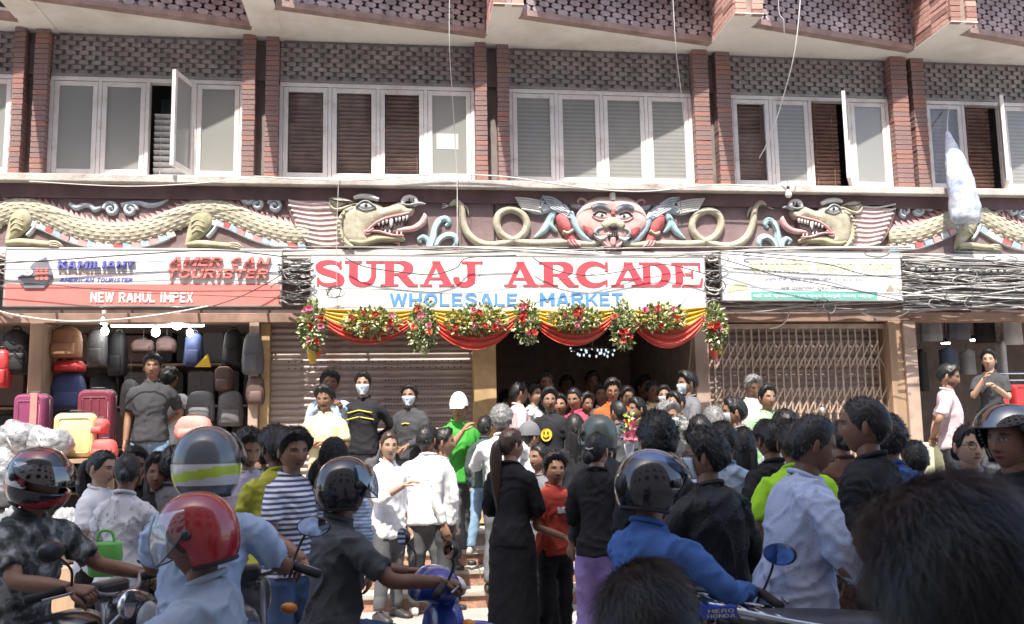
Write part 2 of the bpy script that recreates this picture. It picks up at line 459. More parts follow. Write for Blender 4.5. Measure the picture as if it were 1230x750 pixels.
# sawtooth upper storey -------------------------------------------------
D0, D1, DT = 0.36, 0.95, 1.22          # parapet depth at the recessed end, at the fin, tip of the fin
fins = []
for i, a in enumerate(pairs):
    xf = a[1] - 0.02; fins.append((xf, xf + 0.34))
ZP = ZS + 0.78
for i in range(len(fins)):
    fx0, fx1 = fins[i]
    c = MB(); c.box(fx0+0.012, fx1-0.012, -DT+0.012, 0.1, ZS+0.002, ZS+2.6)
    fo = c.build('brick_fin', m_mortar, B)
    z_top = ZS + 0.62 if i < 5 else ZS + 0.7
    if 0 < i < 7:
        # left face courses and two ribs with a groove at the tip
        bricks(fo, fx0-0.004, fx0+0.02, -DT+0.02, -0.1, ZS+0.004, z_top, pick=(1, 2, 2), ny=3, h=0.07)
        bricks(fo, fx0, fx0+0.13, -DT-0.03, -DT+0.03, ZS-0.02, z_top, pick=(1, 2, 2), h=0.07)
        bricks(fo, fx1-0.13, fx1, -DT-0.03, -DT+0.03, ZS-0.02, z_top, pick=(1, 2, 2), h=0.07)
    s = MB(); s.hprism([(fx0-0.006, -DT-0.035), (fx1+0.004, -DT-0.035), (fx1+0.004, 0.0), (fx0-0.006, 0.0)], ZS-0.0105, ZS-0.0005)
    s.build('soffit_edge', m_soffit, fo)
    if i == len(fins)-1: break
    x0, x1 = fx1, fins[i+1][0]
    # soffit of this bay
    s = MB(); s.hprism([(fx0, 0.001), (x0+0.001, -D1), (x1, -D0), (x1, 0.001)], ZS, ZS+0.12)
    s.build('soffit', m_soffit, B)
    # parapet screen along the slanted line
    ax, ay, bx_, by = x0, -D1, x1, -D0
    d = Vector((bx_-ax, by-ay, 0)); L_ = d.length; d.normalize(); nrm = Vector((d.y, -d.x, 0))
    ang = math.atan2(d.y, d.x)
    Mp = Matrix.Translation((ax, ay, 0)) @ Matrix.Rotation(ang, 4, 'Z')
    base = MB(); base.box(0, L_, -0.05, 0.07, ZS-0.012, ZS+0.06)
    base.xf(Mp); bo = base.build('parapet_beam', mat('parapet beam', (0.3, 0.21, 0.19), rough=0.9, var=0.25, bump=0.4), B)
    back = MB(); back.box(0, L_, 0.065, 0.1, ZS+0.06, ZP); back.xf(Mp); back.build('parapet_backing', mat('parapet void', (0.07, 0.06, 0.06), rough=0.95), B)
    j = MB(); z = ZS + 0.06; row = 0; hh = 0.068; pitch = 0.16
    if i in (1, 2, 3, 4, 5):
        # perforated tiles: each a hexagonal opening between bricks
        while z + hh < ZP:
            xx = -pitch/2 if row % 2 else 0.0
            while xx < L_:
                a_, b_ = max(0.0, xx), min(L_, xx+pitch*0.62)
                if b_ - a_ > 0.01:
                    # brick with chamfered ends so that the holes read as round
                    q = min(0.02, (b_-a_)/3); dep = -0.045 + random.uniform(-0.005, 0.004)
                    j.prism([(a_+q*0.2, z+0.001), (b_-q*0.2, z+0.001), (b_+q, z+hh/2), (b_-q*0.2, z+hh-0.001), (a_+q*0.2, z+hh-0.001), (a_-q, z+hh/2)], dep, 0.05)
                xx += pitch
            z += hh; row += 1
        j.xf(Mp)
        tag(j.build('parapet_screen', m_jali2, B), kind='stuff')
    # sill slab on top of the parapet: throws the shade on it
    s = MB(); s.box(0, L_, -0.42, 0.3, ZP, ZP+0.07); s.xf(Mp); s.build('sill_slab', m_soffit, B)
# storeys above the frame
up = MB(); up.box(XL, XR, -0.2, 8, ZP+0.3, ZP+7.0); up.box(XL, XR, -1.0, 8, ZP+7.0, ZP+7.2)
up.build('upper_wall', mat('upper brick wall', (0.36, 0.19, 0.15), rough=0.9, var=0.25), B)
# ledge, beam, frieze -----------------------------------------------------
YF = -0.25
w = MB(); w.box(XL, XR, -0.42, 0.06, ZL0, ZL1); lo = w.build('ledge', m_ledge, B, bevel=0.01)
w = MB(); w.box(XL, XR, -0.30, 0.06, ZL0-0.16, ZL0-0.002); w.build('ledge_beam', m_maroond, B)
w = MB(); w.box(XL, XR, YF, 0.06, ZF0, ZL0-0.162); frieze = w.build('frieze_wall', m_maroon, B)
w = MB(); w.box(XL, XR, -0.31, 0.06, ZF0-0.09, ZF0-0.012); w.build('moulding', mat('moulding paint', (0.62, 0.58, 0.53), rough=0.8, var=0.12, dirt=(0.35, 0.3, 0.27), dscale=3), B, bevel=0.008)
w = MB()
for px in (232, 594): 
    c = P(px, 268, YF); w.box(c.x-0.012, c.x+0.012, YF-0.003, YF, ZF0, ZL0-0.17)
w.build('frieze_joint', m_dark, B)
# ground floor lintel, dark cavity behind the signs
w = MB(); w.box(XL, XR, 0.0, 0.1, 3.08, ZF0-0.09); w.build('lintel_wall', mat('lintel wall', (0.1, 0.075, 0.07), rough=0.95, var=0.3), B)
w = MB(); w.box(XL, XR, -0.2, 0.0, 2.98, 3.09); w.build('lintel_beam', mat('lintel beam', (0.3, 0.19, 0.14), rough=0.8, var=0.3, scale=5, dirt=(0.16, 0.1, 0.08)), B, bevel=0.006)
def gx(px): return PX(px, 450, -0.1)
m_colm = mat('column ochre', (0.5, 0.34, 0.17), rough=0.8, var=0.2, scale=5, dirt=(0.35, 0.22, 0.11), dscale=2)
m_wood = mat('wood post', (0.36, 0.24, 0.15), rough=0.8, var=0.3, scale=5, stretch=(1, 1, 0.2), dirt=(0.2, 0.13, 0.09))
m_pier = mat('pier paint', (0.4, 0.29, 0.23), rough=0.85, var=0.25, dirt=(0.22, 0.15, 0.12))
for x0, x1, y0, y1, mm, nm in ((38, 55, -0.22, 0.15, m_wood, 'wooden_post'), (300, 312, -0.2, 0.1, m_pier, 'pier'), (312, 324, -0.12, 0.1, m_colm, 'pier'),
                               (568, 595, -0.24, 0.14, m_colm, 'column'), (833, 850, -0.2, 0.1, m_pier, 'pier'), (1066, 1082, -0.2, 0.12, m_wood, 'wooden_post'), (1082, 1097, -0.24, 0.12, m_pier, 'pier')):
    c = MB(); c.box(gx(x0), gx(x1)-0.003, y0, y1, PL+0.005, 2.982); c.build(nm, mm, B, bevel=0.008)
c = MB(); c.box(gx(565), gx(598), -0.25, 0.15, 2.84, 2.98); c.build('capital', m_colm, B, bevel=0.01)
# interior partitions, ceilings, floors
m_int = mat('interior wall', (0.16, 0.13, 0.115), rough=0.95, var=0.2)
w = MB()
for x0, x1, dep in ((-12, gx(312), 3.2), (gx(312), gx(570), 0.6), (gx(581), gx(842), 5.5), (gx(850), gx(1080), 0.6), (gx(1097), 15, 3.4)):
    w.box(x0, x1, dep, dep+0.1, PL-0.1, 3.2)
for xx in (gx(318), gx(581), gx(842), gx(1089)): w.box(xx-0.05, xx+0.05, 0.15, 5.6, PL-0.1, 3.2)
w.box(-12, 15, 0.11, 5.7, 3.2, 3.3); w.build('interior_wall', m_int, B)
w = MB(); w.box(gx(581)+0.052, gx(842)-0.052, 3.2, 3.25, PL, 3.19)
w.build('passage_wall', mat('passage wall', (0.42, 0.34, 0.29), rough=0.9, var=0.15), B)  # pale lining added over the dark interior walls to brighten the entrance
for xx in (gx(581)+0.052, gx(842)-0.058):
    w = MB(); w.box(xx, xx+0.006, 0.16, 3.2, PL, 3.19); w.build('passage_wall', MATS['passage wall'], B)
# roller shutters -----------------------------------------------------------
m_shut = mat('shutter steel', (0.37, 0.3, 0.27), rough=0.55, metal=0.15, var=0.15, scale=4, dirt=(0.22, 0.14, 0.11), dscale=2.2, stretch=(1, 1, 3))
def shutter(x0, x1, y, z0, z1, name='roller_shutter'):
    hh = 0.075; so = None
    body = MB(); body.box(x0, x1, y+0.02, y+0.03, z0, z1); so = body.build(name, m_shut, B)
    s = MB(); n = 8
    for k in range(n+1):
        t = math.pi*k/n; s.v.append((0, -0.022*math.sin(t), hh*(k/n)*0.86+0.004)); s.v.append((x1-x0, -0.022*math.sin(t), hh*(k/n)*0.86+0.004))
    s.f = [(2*k, 2*k+1, 2*k+3, 2*k+2) for k in range(n)]; s.m = [0]*n
    me = s.mesh('slat', m_shut, smooth=True)
    z = z0
    while z + hh < z1:
        inst('slat', me, (x0, y+0.02+random.uniform(-0.002, 0.002), z), so); z += hh
    return so
sh1 = shutter(gx(324), gx(568), -0.02, PL+0.01, 2.985)
# perforated band of slots in the first shutter
h = MB(); 
for zz in (2.28, 2.205, 2.055, 1.98, 1.83, 2.43, 2.505, 1.755):
    for k in range(30):
        xx = gx(462) + k*0.036 if zz < 2.35 else gx(345) + k*0.075
        if xx < gx(560): h.box(xx, xx+0.016, -0.026, -0.0225, zz+0.02, zz+0.034)
h.build('slot_row', m_dark, sh1)
sh2 = shutter(gx(850), gx(1068), 0.12, PL+0.01, 2.985)
# collapsible lattice gate -----------------------------------------------------
m_gate = mat('gate paint', (0.42, 0.31, 0.24), rough=0.55, metal=0.1, var=0.2, scale=7, dirt=(0.34, 0.22, 0.16), dscale=3)
gate = thing('folding_gate', 'closed beige folding lattice gate in front of a brown shutter', 'gate', (gx(960), -0.06, PL))
x0, x1 = gx(851), gx(1067); n = 24; st = (x1-x0)/n
ch = MB(); ch.box(-0.009, 0.009, -0.012, 0.012, 0, 1); ch_me = ch.mesh('channel', m_gate)
for k in range(n+1): inst('channel', ch_me, (x0+st*k, -0.06, PL+0.04), gate, scale=(1.4 if k % 6 == 0 else 1.05, 1, 2.26))
zz = PL + 0.1
for r_ in range(4):
    for k in range(n-1):
        for sgn in (1, -1):
            a = Vector((x0+st*k, -0.06-0.016*sgn-0.002, zz if sgn > 0 else zz+0.34)); b = Vector((x0+st*(k+2) if k+2 <= n else x1, -0.06-0.016*sgn-0.002, zz+0.34 if sgn > 0 else zz))
            if k % 1 == 0:
                l = MB(); l.bar(a, b, 0.021, 0.004); l.build('lattice_strip', m_gate, gate)
    zz += 0.56
for za, zb in ((PL+0.005, PL+0.035), (2.90, 2.96)):
    ra = MB(); ra.box(x0-0.01, x1+0.01, -0.1, -0.02, za, zb); ra.build('guide_rail', m_gate, gate)
lk = MB(); lk.lathe((gx(984), -0.1, 1.88), [(0.0, -0.05), (0.032, -0.045), (0.035, 0.0), (0.0, 0.005)], 12, 'y'); lk.build('padlock', mat('steel light', (0.6, 0.6, 0.58), rough=0.35, metal=0.7), gate, smooth=True)
# opposite side of the street: only its shade reaches the picture
OB = thing('opposite_building', 'tall plastered building on the near side of the street', 'building', (0, -14, 0))
o = MB(); o.box(-17, 11, -26, -13.6, 0, 20.0); o.build('wall', mat('opposite plaster', (0.55, 0.5, 0.44), rough=0.9, var=0.15), OB)
om = MB(); om.box(-0.7, 0.7, -0.06, 0.03, 0, 1.5); owm = om.mesh('window', m_dark)
for fl in range(5):
    for k in range(-5, 4): inst('window', owm, (k*3.2, -13.58, 3.6+fl*3.2), OB)
# ============================================================ FRIEZE RELIEFS (parts of the building)
PXM = 0.0098                                   # metres per pixel on the frieze
m_cream = mat('relief cream', (0.42, 0.38, 0.285), rough=0.8, var=0.25, scale=14, bump=0.25, bscale=60, dirt=(0.38, 0.34, 0.25), dscale=8)
m_olive = mat('relief olive', (0.36, 0.33, 0.2), rough=0.75, var=0.2, scale=10, dirt=(0.56, 0.51, 0.39), dscale=6)
m_pink = mat('relief pink', (0.55, 0.30, 0.29), rough=0.8, var=0.18, scale=12, dirt=(0.62, 0.5, 0.46), dscale=7)
m_red = mat('relief red', (0.45, 0.1, 0.1), rough=0.7, var=0.2, scale=10, dirt=(0.5, 0.25, 0.23), dscale=7)
m_blue = mat('relief blue', (0.33, 0.46, 0.55), rough=0.7, var=0.15, scale=12, dirt=(0.5, 0.55, 0.56), dscale=7)
m_cloud = mat('relief cloud', (0.52, 0.56, 0.58), rough=0.75, var=0.15, scale=12, dirt=(0.3, 0.36, 0.4), dscale=8)
m_teal = mat('relief teal', (0.3, 0.46, 0.48), rough=0.7, var=0.15, scale=12, dirt=(0.5, 0.56, 0.54), dscale=8)
m_rwhite = mat('relief white', (0.68, 0.64, 0.6), rough=0.75, var=0.1, scale=12)
m_rdark = mat('relief dark', (0.05, 0.035, 0.035), rough=0.7)
m_grey = mat('relief grey', (0.3, 0.32, 0.33), rough=0.75, var=0.2, scale=12)
def FP(px, py, d=0.0):
    v = P(px, py, YF); return Vector((v.x, YF - d, v.z))
def rtube(name, path, r, m, parent, depth=None, lift=0.0, n=10, sm=5):
    """rounded moulding along a pixel path; r in pixels (one value or one per point)"""
    rr = r if isinstance(r, (list, tuple)) else [r]*len(path)
    pts = crom([(p[0], p[1], q) for p, q in zip(path, rr)], sm)
    b = MB(); b.tube([FP(x, y, lift) for x, y, q in pts], [(max(0.2, q)*PXM, (depth if depth else q*PXM*0.9)*(min(1, q/max(rr)+0.15))) for x, y, q in pts], n, up=(0, -1, 0))
    return b.build(name, m, parent, smooth=True)
def relief(name, poly, h, m, parent, smooth=True, res=2.2, rim=None, base=0.0, sm=4):
    """pillow-shaped raised form over a closed pixel outline"""
    if smooth: poly = crom(poly, sm, closed=True)
    bd = [Vector((p[0], p[1])) for p in poly]; n = len(bd)
    xs = [p.x for p in bd]; ys = [p.y for p in bd]
    def inside(x, y):
        c = False; j = n-1
        for i in range(n):
            a, b = bd[i], bd[j]
            if (a.y > y) != (b.y > y) and x < (b.x-a.x)*(y-a.y)/(b.y-a.y)+a.x: c = not c
            j = i
        return c
    def dist(p):
        best = 1e9
        for i in range(n):
            a, b = bd[i], bd[(i+1) % n]; ab = b-a; L2 = ab.length_squared
            t = 0 if L2 == 0 else max(0, min(1, (p-a).dot(ab)/L2)); best = min(best, (a+ab*t-p).length)
        return best
    pts = list(bd); y = min(ys); k = 0; ds = [0.0]*n
    while y < max(ys):
        x = min(xs) + (res/2 if k % 2 else 0)
        while x < max(xs):
            if inside(x, y):
                p = Vector((x, y)); d = dist(p)
                if d > res*0.35: pts.append(p); ds.append(d)
            x += res
        y += res*0.87; k += 1
    edges = [(i, (i+1) % n) for i in range(n)]
    vo, eo, fo, ov, oe, of = delaunay_2d_cdt(pts, edges, [], 1, 1e-4)
    rim = rim if rim else max(max(ds), 1.0)
    b = MB(); vs = []
    for i, v in enumerate(vo):
        o = ov[i]; d = ds[o[0]] if o and o[0] < len(ds) else 0.0
        t = min(1, d/rim); z = h*(0.25+0.75*math.sqrt(max(0, 1-(1-t)**2)))
        vs.append(FP(v.x, v.y, base+z))
    # keep only triangles inside, orient towards the street, add the skirt
    fs = []
    for f in fo:
        c = (vo[f[0]]+vo[f[1]]+vo[f[2]])/3
        if not inside(c.x, c.y): continue
        a, b_, c_ = (vs[i] for i in f)
        fs.append(tuple(f) if (b_-a).cross(c_-a).y < 0 else tuple(reversed(f)))
    b.add(vs, fs)
    sk = [FP(p.x, p.y, base+h*0.25) for p in bd] + [FP(p.x, p.y, base-0.002) for p in bd]
    b.add(sk, [(i, (i+1) % n, (i+1) % n+n, i+n) for i in range(n)])
    ob = b.build(name, m, parent, smooth=True); ob.data.set_sharp_from_angle(angle=R(50))
    return ob
sc = MB(); sc.add([(0.5, 0, 0), (0, 0, 0.5), (-0.5, 0, 0), (0, 0, -0.5), (0.1, -0.3, 0), (-0.3, -0.22, 0)], [(1, 0, 4), (0, 3, 4), (2, 1, 5), (3, 2, 5), (1, 4, 5), (4, 3, 5)])
scale_me = sc.mesh('scale', m_cream)
def dragon_body(path, hw, parent_name, belts, flip=1):
    """serpent trunk: flattened moulding, diamond scales, crest and a belly belt of coloured plates"""
    pts = crom([(a, b) for a, b in path], 8)
    b = MB(); b.tube([FP(x, y, 0.012) for x, y in pts], [(hw*PXM, 0.05)]*len(pts), 14, up=(0, -1, 0))
    body = b.build(parent_name, m_cream, B, smooth=True)
    # arc length table
    S = [0.0]
    for i in range(1, len(pts)): S.append(S[-1] + math.dist(pts[i], pts[i-1]))
    def at(s):
        for i in range(1, len(S)):
            if S[i] >= s:
                t = (s-S[i-1])/max(1e-6, S[i]-S[i-1]); a, c = pts[i-1], pts[i]
                p = (a[0]+(c[0]-a[0])*t, a[1]+(c[1]-a[1])*t); T = (c[0]-a[0], c[1]-a[1]); l = math.hypot(*T)
                return p, (T[0]/l, T[1]/l)
        return pts[-1], (1, 0)
    s = 5.0; k = 0
    while s < S[-1]-3:
        for t in ((-0.62, 0.0, 0.62) if k % 2 else (-0.33, 0.33, 0.86)):
            p, T = at(s); N_ = (-T[1], T[0]); px = p[0]+N_[0]*t*hw; py = p[1]+N_[1]*t*hw
            if -40 < px < 1270:
                d = 0.012 + 0.05*math.sqrt(max(0.05, 1-t*t)) - 0.012
                o = inst('scale', scale_me, FP(px, py, d), body, rot=(0, math.atan2(T[1], T[0]), 0), scale=(12.5*PXM, 0.07, 8.6*PXM), local=True)
        s += 6.0; k += 1
    # crest
    s = 3.0
    while s < S[-1]-8:
        p, T = at(s); p2, T2 = at(s+8); N_ = (-T[1], T[0])
        a = (p[0]-N_[0]*(hw-1), p[1]-N_[1]*(hw-1)); c = (p2[0]+T2[1]*(hw-1), p2[1]-T2[0]*(hw-1)); e = (p[0]-N_[0]*(hw+6)-T[0]*2*flip, p[1]-N_[1]*(hw+6)-T[1]*2*flip)
        if -30 < a[0] < 1260:
            q = MB(); A, C_, E_ = FP(*a, 0.02), FP(*c, 0.02), FP(*e, 0.008)
            A0, C0, E0 = FP(*a), FP(*c), FP(*e); q.add([A, C_, E_, A0, C0, E0], [(0, 2, 1) if flip else (0, 1, 2), (0, 3, 5, 2), (2, 5, 4, 1)])
            q.build('crest_spike', m_pink, body)
        s += 8
    cols = [m_blue, m_rwhite, m_cloud, m_red, m_blue, m_pink, m_cloud, m_pink]
    for s0, s1 in belts:
        s = s0; k = 0
        while s < s1:
            vs = []
            for ss in (s+0.15, s+9.65):
                p, T = at(ss); N_ = (-T[1], T[0])
                for o_ in (hw-2.0, hw+5.8):
                    vs.append((p[0]+N_[0]*o_, p[1]+N_[1]*o_))
            a, b_, c, d = vs
            q = MB(); top = [FP(*v, 0.042 if i in (0, 3) else 0.03) for i, v in enumerate((a, c, d, b_))]; bot = [FP(*v) for v in (a, c, d, b_)]
            q.add(top + bot, [(3, 2, 1, 0), (0, 1, 5, 4), (1, 2, 6, 5), (2, 3, 7, 6), (3, 0, 4, 7)])
            q.build('belly_plate', cols[k % 8], body, bevel=0.006); s += 9.8; k += 1
        for off, r_ in ((hw-2.0, 1.1), (hw+6.2, 1.0)):
            pp = []
            s = s0
            while s <= s1:
                p, T = at(s); pp.append((p[0]-T[1]*off, p[1]+T[0]*off)); s += 8
            rtube('belly_edge', pp, r_, m_red if off < hw else m_grey, body, depth=0.045, sm=2, n=6)
    return body
def arc(cx, cy, r0, r1, a0, a1, n=14):
    return [(cx+(r0+(r1-r0)*i/n)*math.cos(R(a0+(a1-a0)*i/n)), cy+(r0+(r1-r0)*i/n)*math.sin(R(a0+(a1-a0)*i/n))) for i in range(n+1)]
body1 = dragon_body([(-90, 284), (-55, 283), (-20, 270), (8, 255), (30, 251), (55, 258), (95, 275), (140, 281), (180, 276), (215, 262), (245, 252), (275, 256), (310, 271), (345, 280), (372, 281)],
                    13.2, 'dragon_relief', ((0, 62), (132, 306), (352, 470)), 1)
body2 = dragon_body([(1066, 284), (1098, 281), (1128, 270), (1150, 259), (1166, 255), (1182, 261), (1206, 275), (1232, 283), (1262, 278), (1290, 262)], 12.5, 'dragon_relief', ((0, 85), (125, 240)), 1)
def leg(dx, dy, parent, fx=1):
    q = lambda L: [((31+(x-31)*fx)+dx, y+dy) for x, y in L]
    rtube('leg_outline', q([(9, 262), (14, 252), (25, 247), (38, 249), (45, 258), (43, 272), (33, 284)]), 2.6, m_cloud, parent, depth=0.045)
    relief('thigh', q([(13, 262), (19, 253), (28, 250), (37, 252), (41, 262), (37, 274), (26, 284), (14, 294), (7, 296), (8, 284)]), 0.085, m_olive, parent)
    rtube('shin', q([(10, 293), (28, 292), (48, 294), (66, 295)]), [4.6, 5.2, 4.8, 4.6], m_olive, parent, depth=0.07, lift=0.01)
    for k in range(3): rtube('claw', q([(62, 292+k*2.2), (70, 292.5+k*2.5), (77-k, 297+k)]), [2.2, 2.0, 0.6], m_cream, parent, depth=0.05, lift=0.03)
    for k in range(3): rtube('muscle_line', q([(15+k*0.5, 268+k*6), (22, 264+k*6), (31, 267+k*6)]), 0.7, m_cream, parent, depth=0.012, lift=0.078, n=6)
    rtube('foot_ground', q([(8, 299), (40, 299.5), (72, 299.5)]), 2.0, m_grey, parent, depth=0.05)
leg(0, 0, body1); leg(216, 2, body1); leg(1134, 4, body2, 0.8)
def dragon_head(f, name, parent_wall=B):
    mane = relief('dragon_head_relief', [f(*p) for p in [(344, 239), (368, 238), (392, 239), (404, 250), (410, 270), (417, 296), (395, 299), (374, 298), (358, 279), (349, 257)]], 0.05, m_pink, parent_wall, rim=5)
    for k in range(9):
        y = 244+k*6.1; xl = 347+max(0, (y-250))*0.5; xr = 402+(y-244)*0.25
        rtube('mane_ridge', [f(xl, y-2), f((xl+xr)/2, y+2.5), f(xr, y+0.5)], 1.5, m_rwhite, mane, depth=0.02, lift=0.045, n=6)
    rtube('mane_edge', [f(345, 240), f(349, 256), f(358, 279), f(374, 298)], 1.6, m_maroond, mane, depth=0.03, lift=0.03, n=6)
    relief('face', [f(*p) for p in [(412, 252), (424, 247), (440, 244), (455, 246), (460, 250), (468, 248), (478, 244), (486, 244), (490, 250), (498, 250.5), (496, 258), (488, 263), (476, 263), (462, 267), (451, 274), (443, 281),
                                      (456, 280), (469, 284), (486, 286), (484, 291), (468, 292), (455, 292), (440, 297), (426, 298), (415, 292), (411, 280), (410, 264)]], 0.115, m_cream, mane, smooth=True, rim=13, sm=2)
    rtube('jaw_roll', [f(*p) for p in [(420, 291), (436, 293), (455, 288.5), (470, 288.5), (484, 288.8)]], [2.5, 4, 3.4, 3, 1.6], m_olive, mane, depth=0.04, lift=0.075)  # olive roll along the lower jaw
    relief('mouth', [f(*p) for p in [(447, 277), (452, 271), (463, 266), (478, 263.5), (490, 261), (487, 273), (472, 281), (456, 279.5)]], 0.085, m_rdark, mane, rim=1.0, sm=2)
    rtube('lip', [f(*p) for p in [(441, 280), (447, 274), (454, 269), (464, 264.5), (478, 261.5), (492, 258)]], [1.4, 1.6, 1.8, 1.8, 1.8, 1.2], m_pink, mane, depth=0.03, lift=0.095, n=8)
    rtube('lip', [f(*p) for p in [(441, 281), (449, 280), (458, 281), (470, 284.5), (485, 285.5)]], [1.4, 1.5, 1.7, 1.7, 1.0], m_pink, mane, depth=0.03, lift=0.095, n=8)
    rtube('lip_tail', [f(*p) for p in [(449, 277), (443, 281), (439, 280), (440, 284), (446, 283)]], [1.6, 1.6, 1.3, 1.2, 0.6], m_pink, mane, depth=0.03, lift=0.1, n=8)
    for x, y, h in ((455, 270, 4), (460, 268.5, 4.5), (464.5, 267, 4), (470, 266, 10), (476, 265, 4.5), (480, 264, 5), (484.5, 263, 5), (488.5, 262, 5)):
        rtube('tooth', [f(x, y-0.5), f(x, y+h*0.6), f(x-0.6, y+h)], [1.8 if h < 8 else 2.8, 1.5 if h < 8 else 2.2, 0.25], m_rwhite, mane, depth=0.022, lift=0.095, n=6, sm=2)
    for x, y, h in ((463, 281.5, 3.5), (468, 282.5, 4), (477, 284, 4), (482, 284.5, 4)):
        rtube('tooth', [f(x, y), f(x, y-h)], [1.6, 0.3], m_rwhite, mane, depth=0.02, lift=0.095, n=6, sm=2)
    rtube('tongue', [f(*p) for p in [(468, 279), (482, 277.5), (496, 276), (506, 270), (510, 262), (509, 257.5)]], [2.6, 3.4, 3.8, 4.2, 3.4, 0.6], m_pink, mane, depth=0.04, lift=0.05)
    rtube('nostril_curl', [f(*p) for p in [(483, 246.5), (486, 241), (492, 239.5), (498, 242), (499, 247), (493, 248)]], [2.6, 3.4, 4.2, 4.0, 3.0, 2], m_rwhite, mane, depth=0.045, lift=0.06)
    for x in (491.5, 496.5): rtube('nostril', [f(x, 240), f(x, 244)], 1.0, m_rdark, mane, depth=0.016, lift=0.1, n=6, sm=2)
    rtube('whisker', [f(*p) for p in [(481, 247), (492, 248.5), (503, 246.5), (511, 247.5)]], [1.2, 1.5, 2.2, 1.0], m_grey, mane, depth=0.03, lift=0.08, n=6)
    relief('eye', [f(*p) for p in [(431, 250.5), (436, 246.5), (442, 246.5), (449, 251), (443, 254), (436, 253.5)]], 0.03, m_rwhite, mane, base=0.1, sm=2, res=1.5)
    relief('pupil', [f(440+2.2*math.cos(R(a)), 249.8+2.4*math.sin(R(a))) for a in range(0, 360, 45)], 0.012, m_rdark, mane, base=0.128, sm=1, res=1.2)
    rtube('eye_lid', [f(*p) for p in [(428, 251), (435, 245.5), (442, 245), (451, 251.5)]], 1.2, m_grey, mane, depth=0.025, lift=0.115, n=6)
    rtube('eye_lid', [f(*p) for p in [(431, 252.5), (437, 255.5), (444, 255), (452, 252)]], 0.9, m_grey, mane, depth=0.02, lift=0.11, n=6)
    rtube('brow', [f(*p) for p in [(425, 239.5), (433, 237.5), (443, 238), (450, 240), (455, 242)]], [2, 3, 3.4, 3.2, 2.6], m_rwhite, mane, depth=0.05, lift=0.06)
    relief('ear', [f(*p) for p in [(395, 240), (404, 238), (414, 239), (426, 244), (414, 248), (404, 252), (398, 248)]], 0.07, m_cream, mane, base=0.03, sm=2)
    rtube('ear_fold', [f(*p) for p in [(397, 241), (406, 244), (420, 245)]], 1.3, m_rdark, mane, depth=0.02, lift=0.09, n=6)
    rtube('ear_fold', [f(*p) for p in [(396, 246), (401, 253), (410, 253), (424, 248), (432, 247)]], [1.2, 2, 2.2, 1.8, 1], m_cream, mane, depth=0.04, lift=0.06, n=8)
    rtube('jaw_ring', [f(*p) for p in [(424, 252), (414, 258), (409, 268), (409, 280), (414, 291), (424, 299)]], 3.6, m_cream, mane, depth=0.06, lift=0.05)
    for k in range(10):
        a = k/9; x, y = f(406.5+5*(2*a-1)**2*2, 255+42*a)
        rtube('jaw_notch', [(x-2.4, y), (x+2.4, y+1.2)], 0.6, m_olive, mane, depth=0.012, lift=0.105, n=5, sm=2)
    rtube('beard', [f(*p) for p in [(474, 292), (479, 294), (476, 299)]], [1.6, 1.8, 0.7], m_pink, mane, depth=0.03, lift=0.03, n=6)
dragon_head(lambda x, y: (x, y), 'left')
dragon_head(lambda x, y: (937+(511-x)*0.83, 301.0-(300-y)*0.94), 'right')
def sprig(f):
    s0 = rtube('wave_relief', [f(*p) for p in [(516, 299), (520, 288), (522, 276), (527, 266), (535, 263), (539, 268), (535, 272)]], [5.5, 4.8, 4, 4, 4, 3.4, 1.8], m_teal, B, depth=0.05)
    rtube('curl', [f(*p) for p in [(515, 298), (514, 290), (508, 285), (503, 288), (506, 292)]], [3.5, 3.6, 3.6, 3, 1.6], m_teal, s0, depth=0.045)
    rtube('curl', [f(*p) for p in [(522, 297), (528, 288), (537, 283), (545, 284), (548, 291), (544, 297)]], [3.5, 3.8, 4, 4, 3.4, 1.4], m_teal, s0, depth=0.045)
    rtube('ridge', [f(*p) for p in [(518, 298), (522, 286), (524, 275), (529, 267)]], 0.9, m_rwhite, s0, depth=0.012, lift=0.05, n=6)
    rtube('ridge', [f(*p) for p in [(524, 296), (530, 288), (538, 284), (545, 286)]], 0.9, m_rwhite, s0, depth=0.012, lift=0.05, n=6)
sprig(lambda x, y: (x, y)); sprig(lambda x, y: (908+(552-x)*0.83, y+2))
def cloud(strokes, spirals):
    c0 = None
    for p, r_ in strokes:
        o = rtube('cloud_relief' if c0 is None else 'cloud_tail', p, r_, m_cloud, B if c0 is None else c0, depth=0.04); c0 = c0 or o
    for cx, cy, r0, a0, sg in spirals:
        rtube('cloud_spiral', arc(cx, cy, r0, 0.6, a0, a0+sg*560, 22), [2.6]*18+[2.2, 1.8, 1.4, 1.2, 1.0], m_cloud, c0, depth=0.05, sm=2)
cloud([([(84, 245), (92, 250), (101, 247), (109, 248), (115, 252), (123, 249)], [2.5, 3.6, 3, 3, 3.6, 2.2]), ([(146, 247), (165, 244), (178, 247), (190, 246), (203, 239)], [3, 3, 3.2, 2.6, 1])],
      [(134, 252, 9, 180, 1), (157, 253, 8, 0, -1)])
cloud([([(287, 238), (295, 242), (304, 244)], [2, 3, 2.4])], [(309, 246, 7.5, 180, 1), (330, 248, 8.5, 200, 1), (298, 242, 5, 150, 1)])
cloud([([(1102, 252), (1110, 250), (1118, 252), (1122, 247)], [3, 3, 2.4, 1])], [(1086, 254, 7, 90, 1), (1103, 253, 6, 180, -1)])
cloud([([(1194, 248), (1200, 252), (1208, 250)], [2.4, 3, 2])], [(1215, 254, 6.5, 180, 1), (1227, 257, 6, 0, 1)])
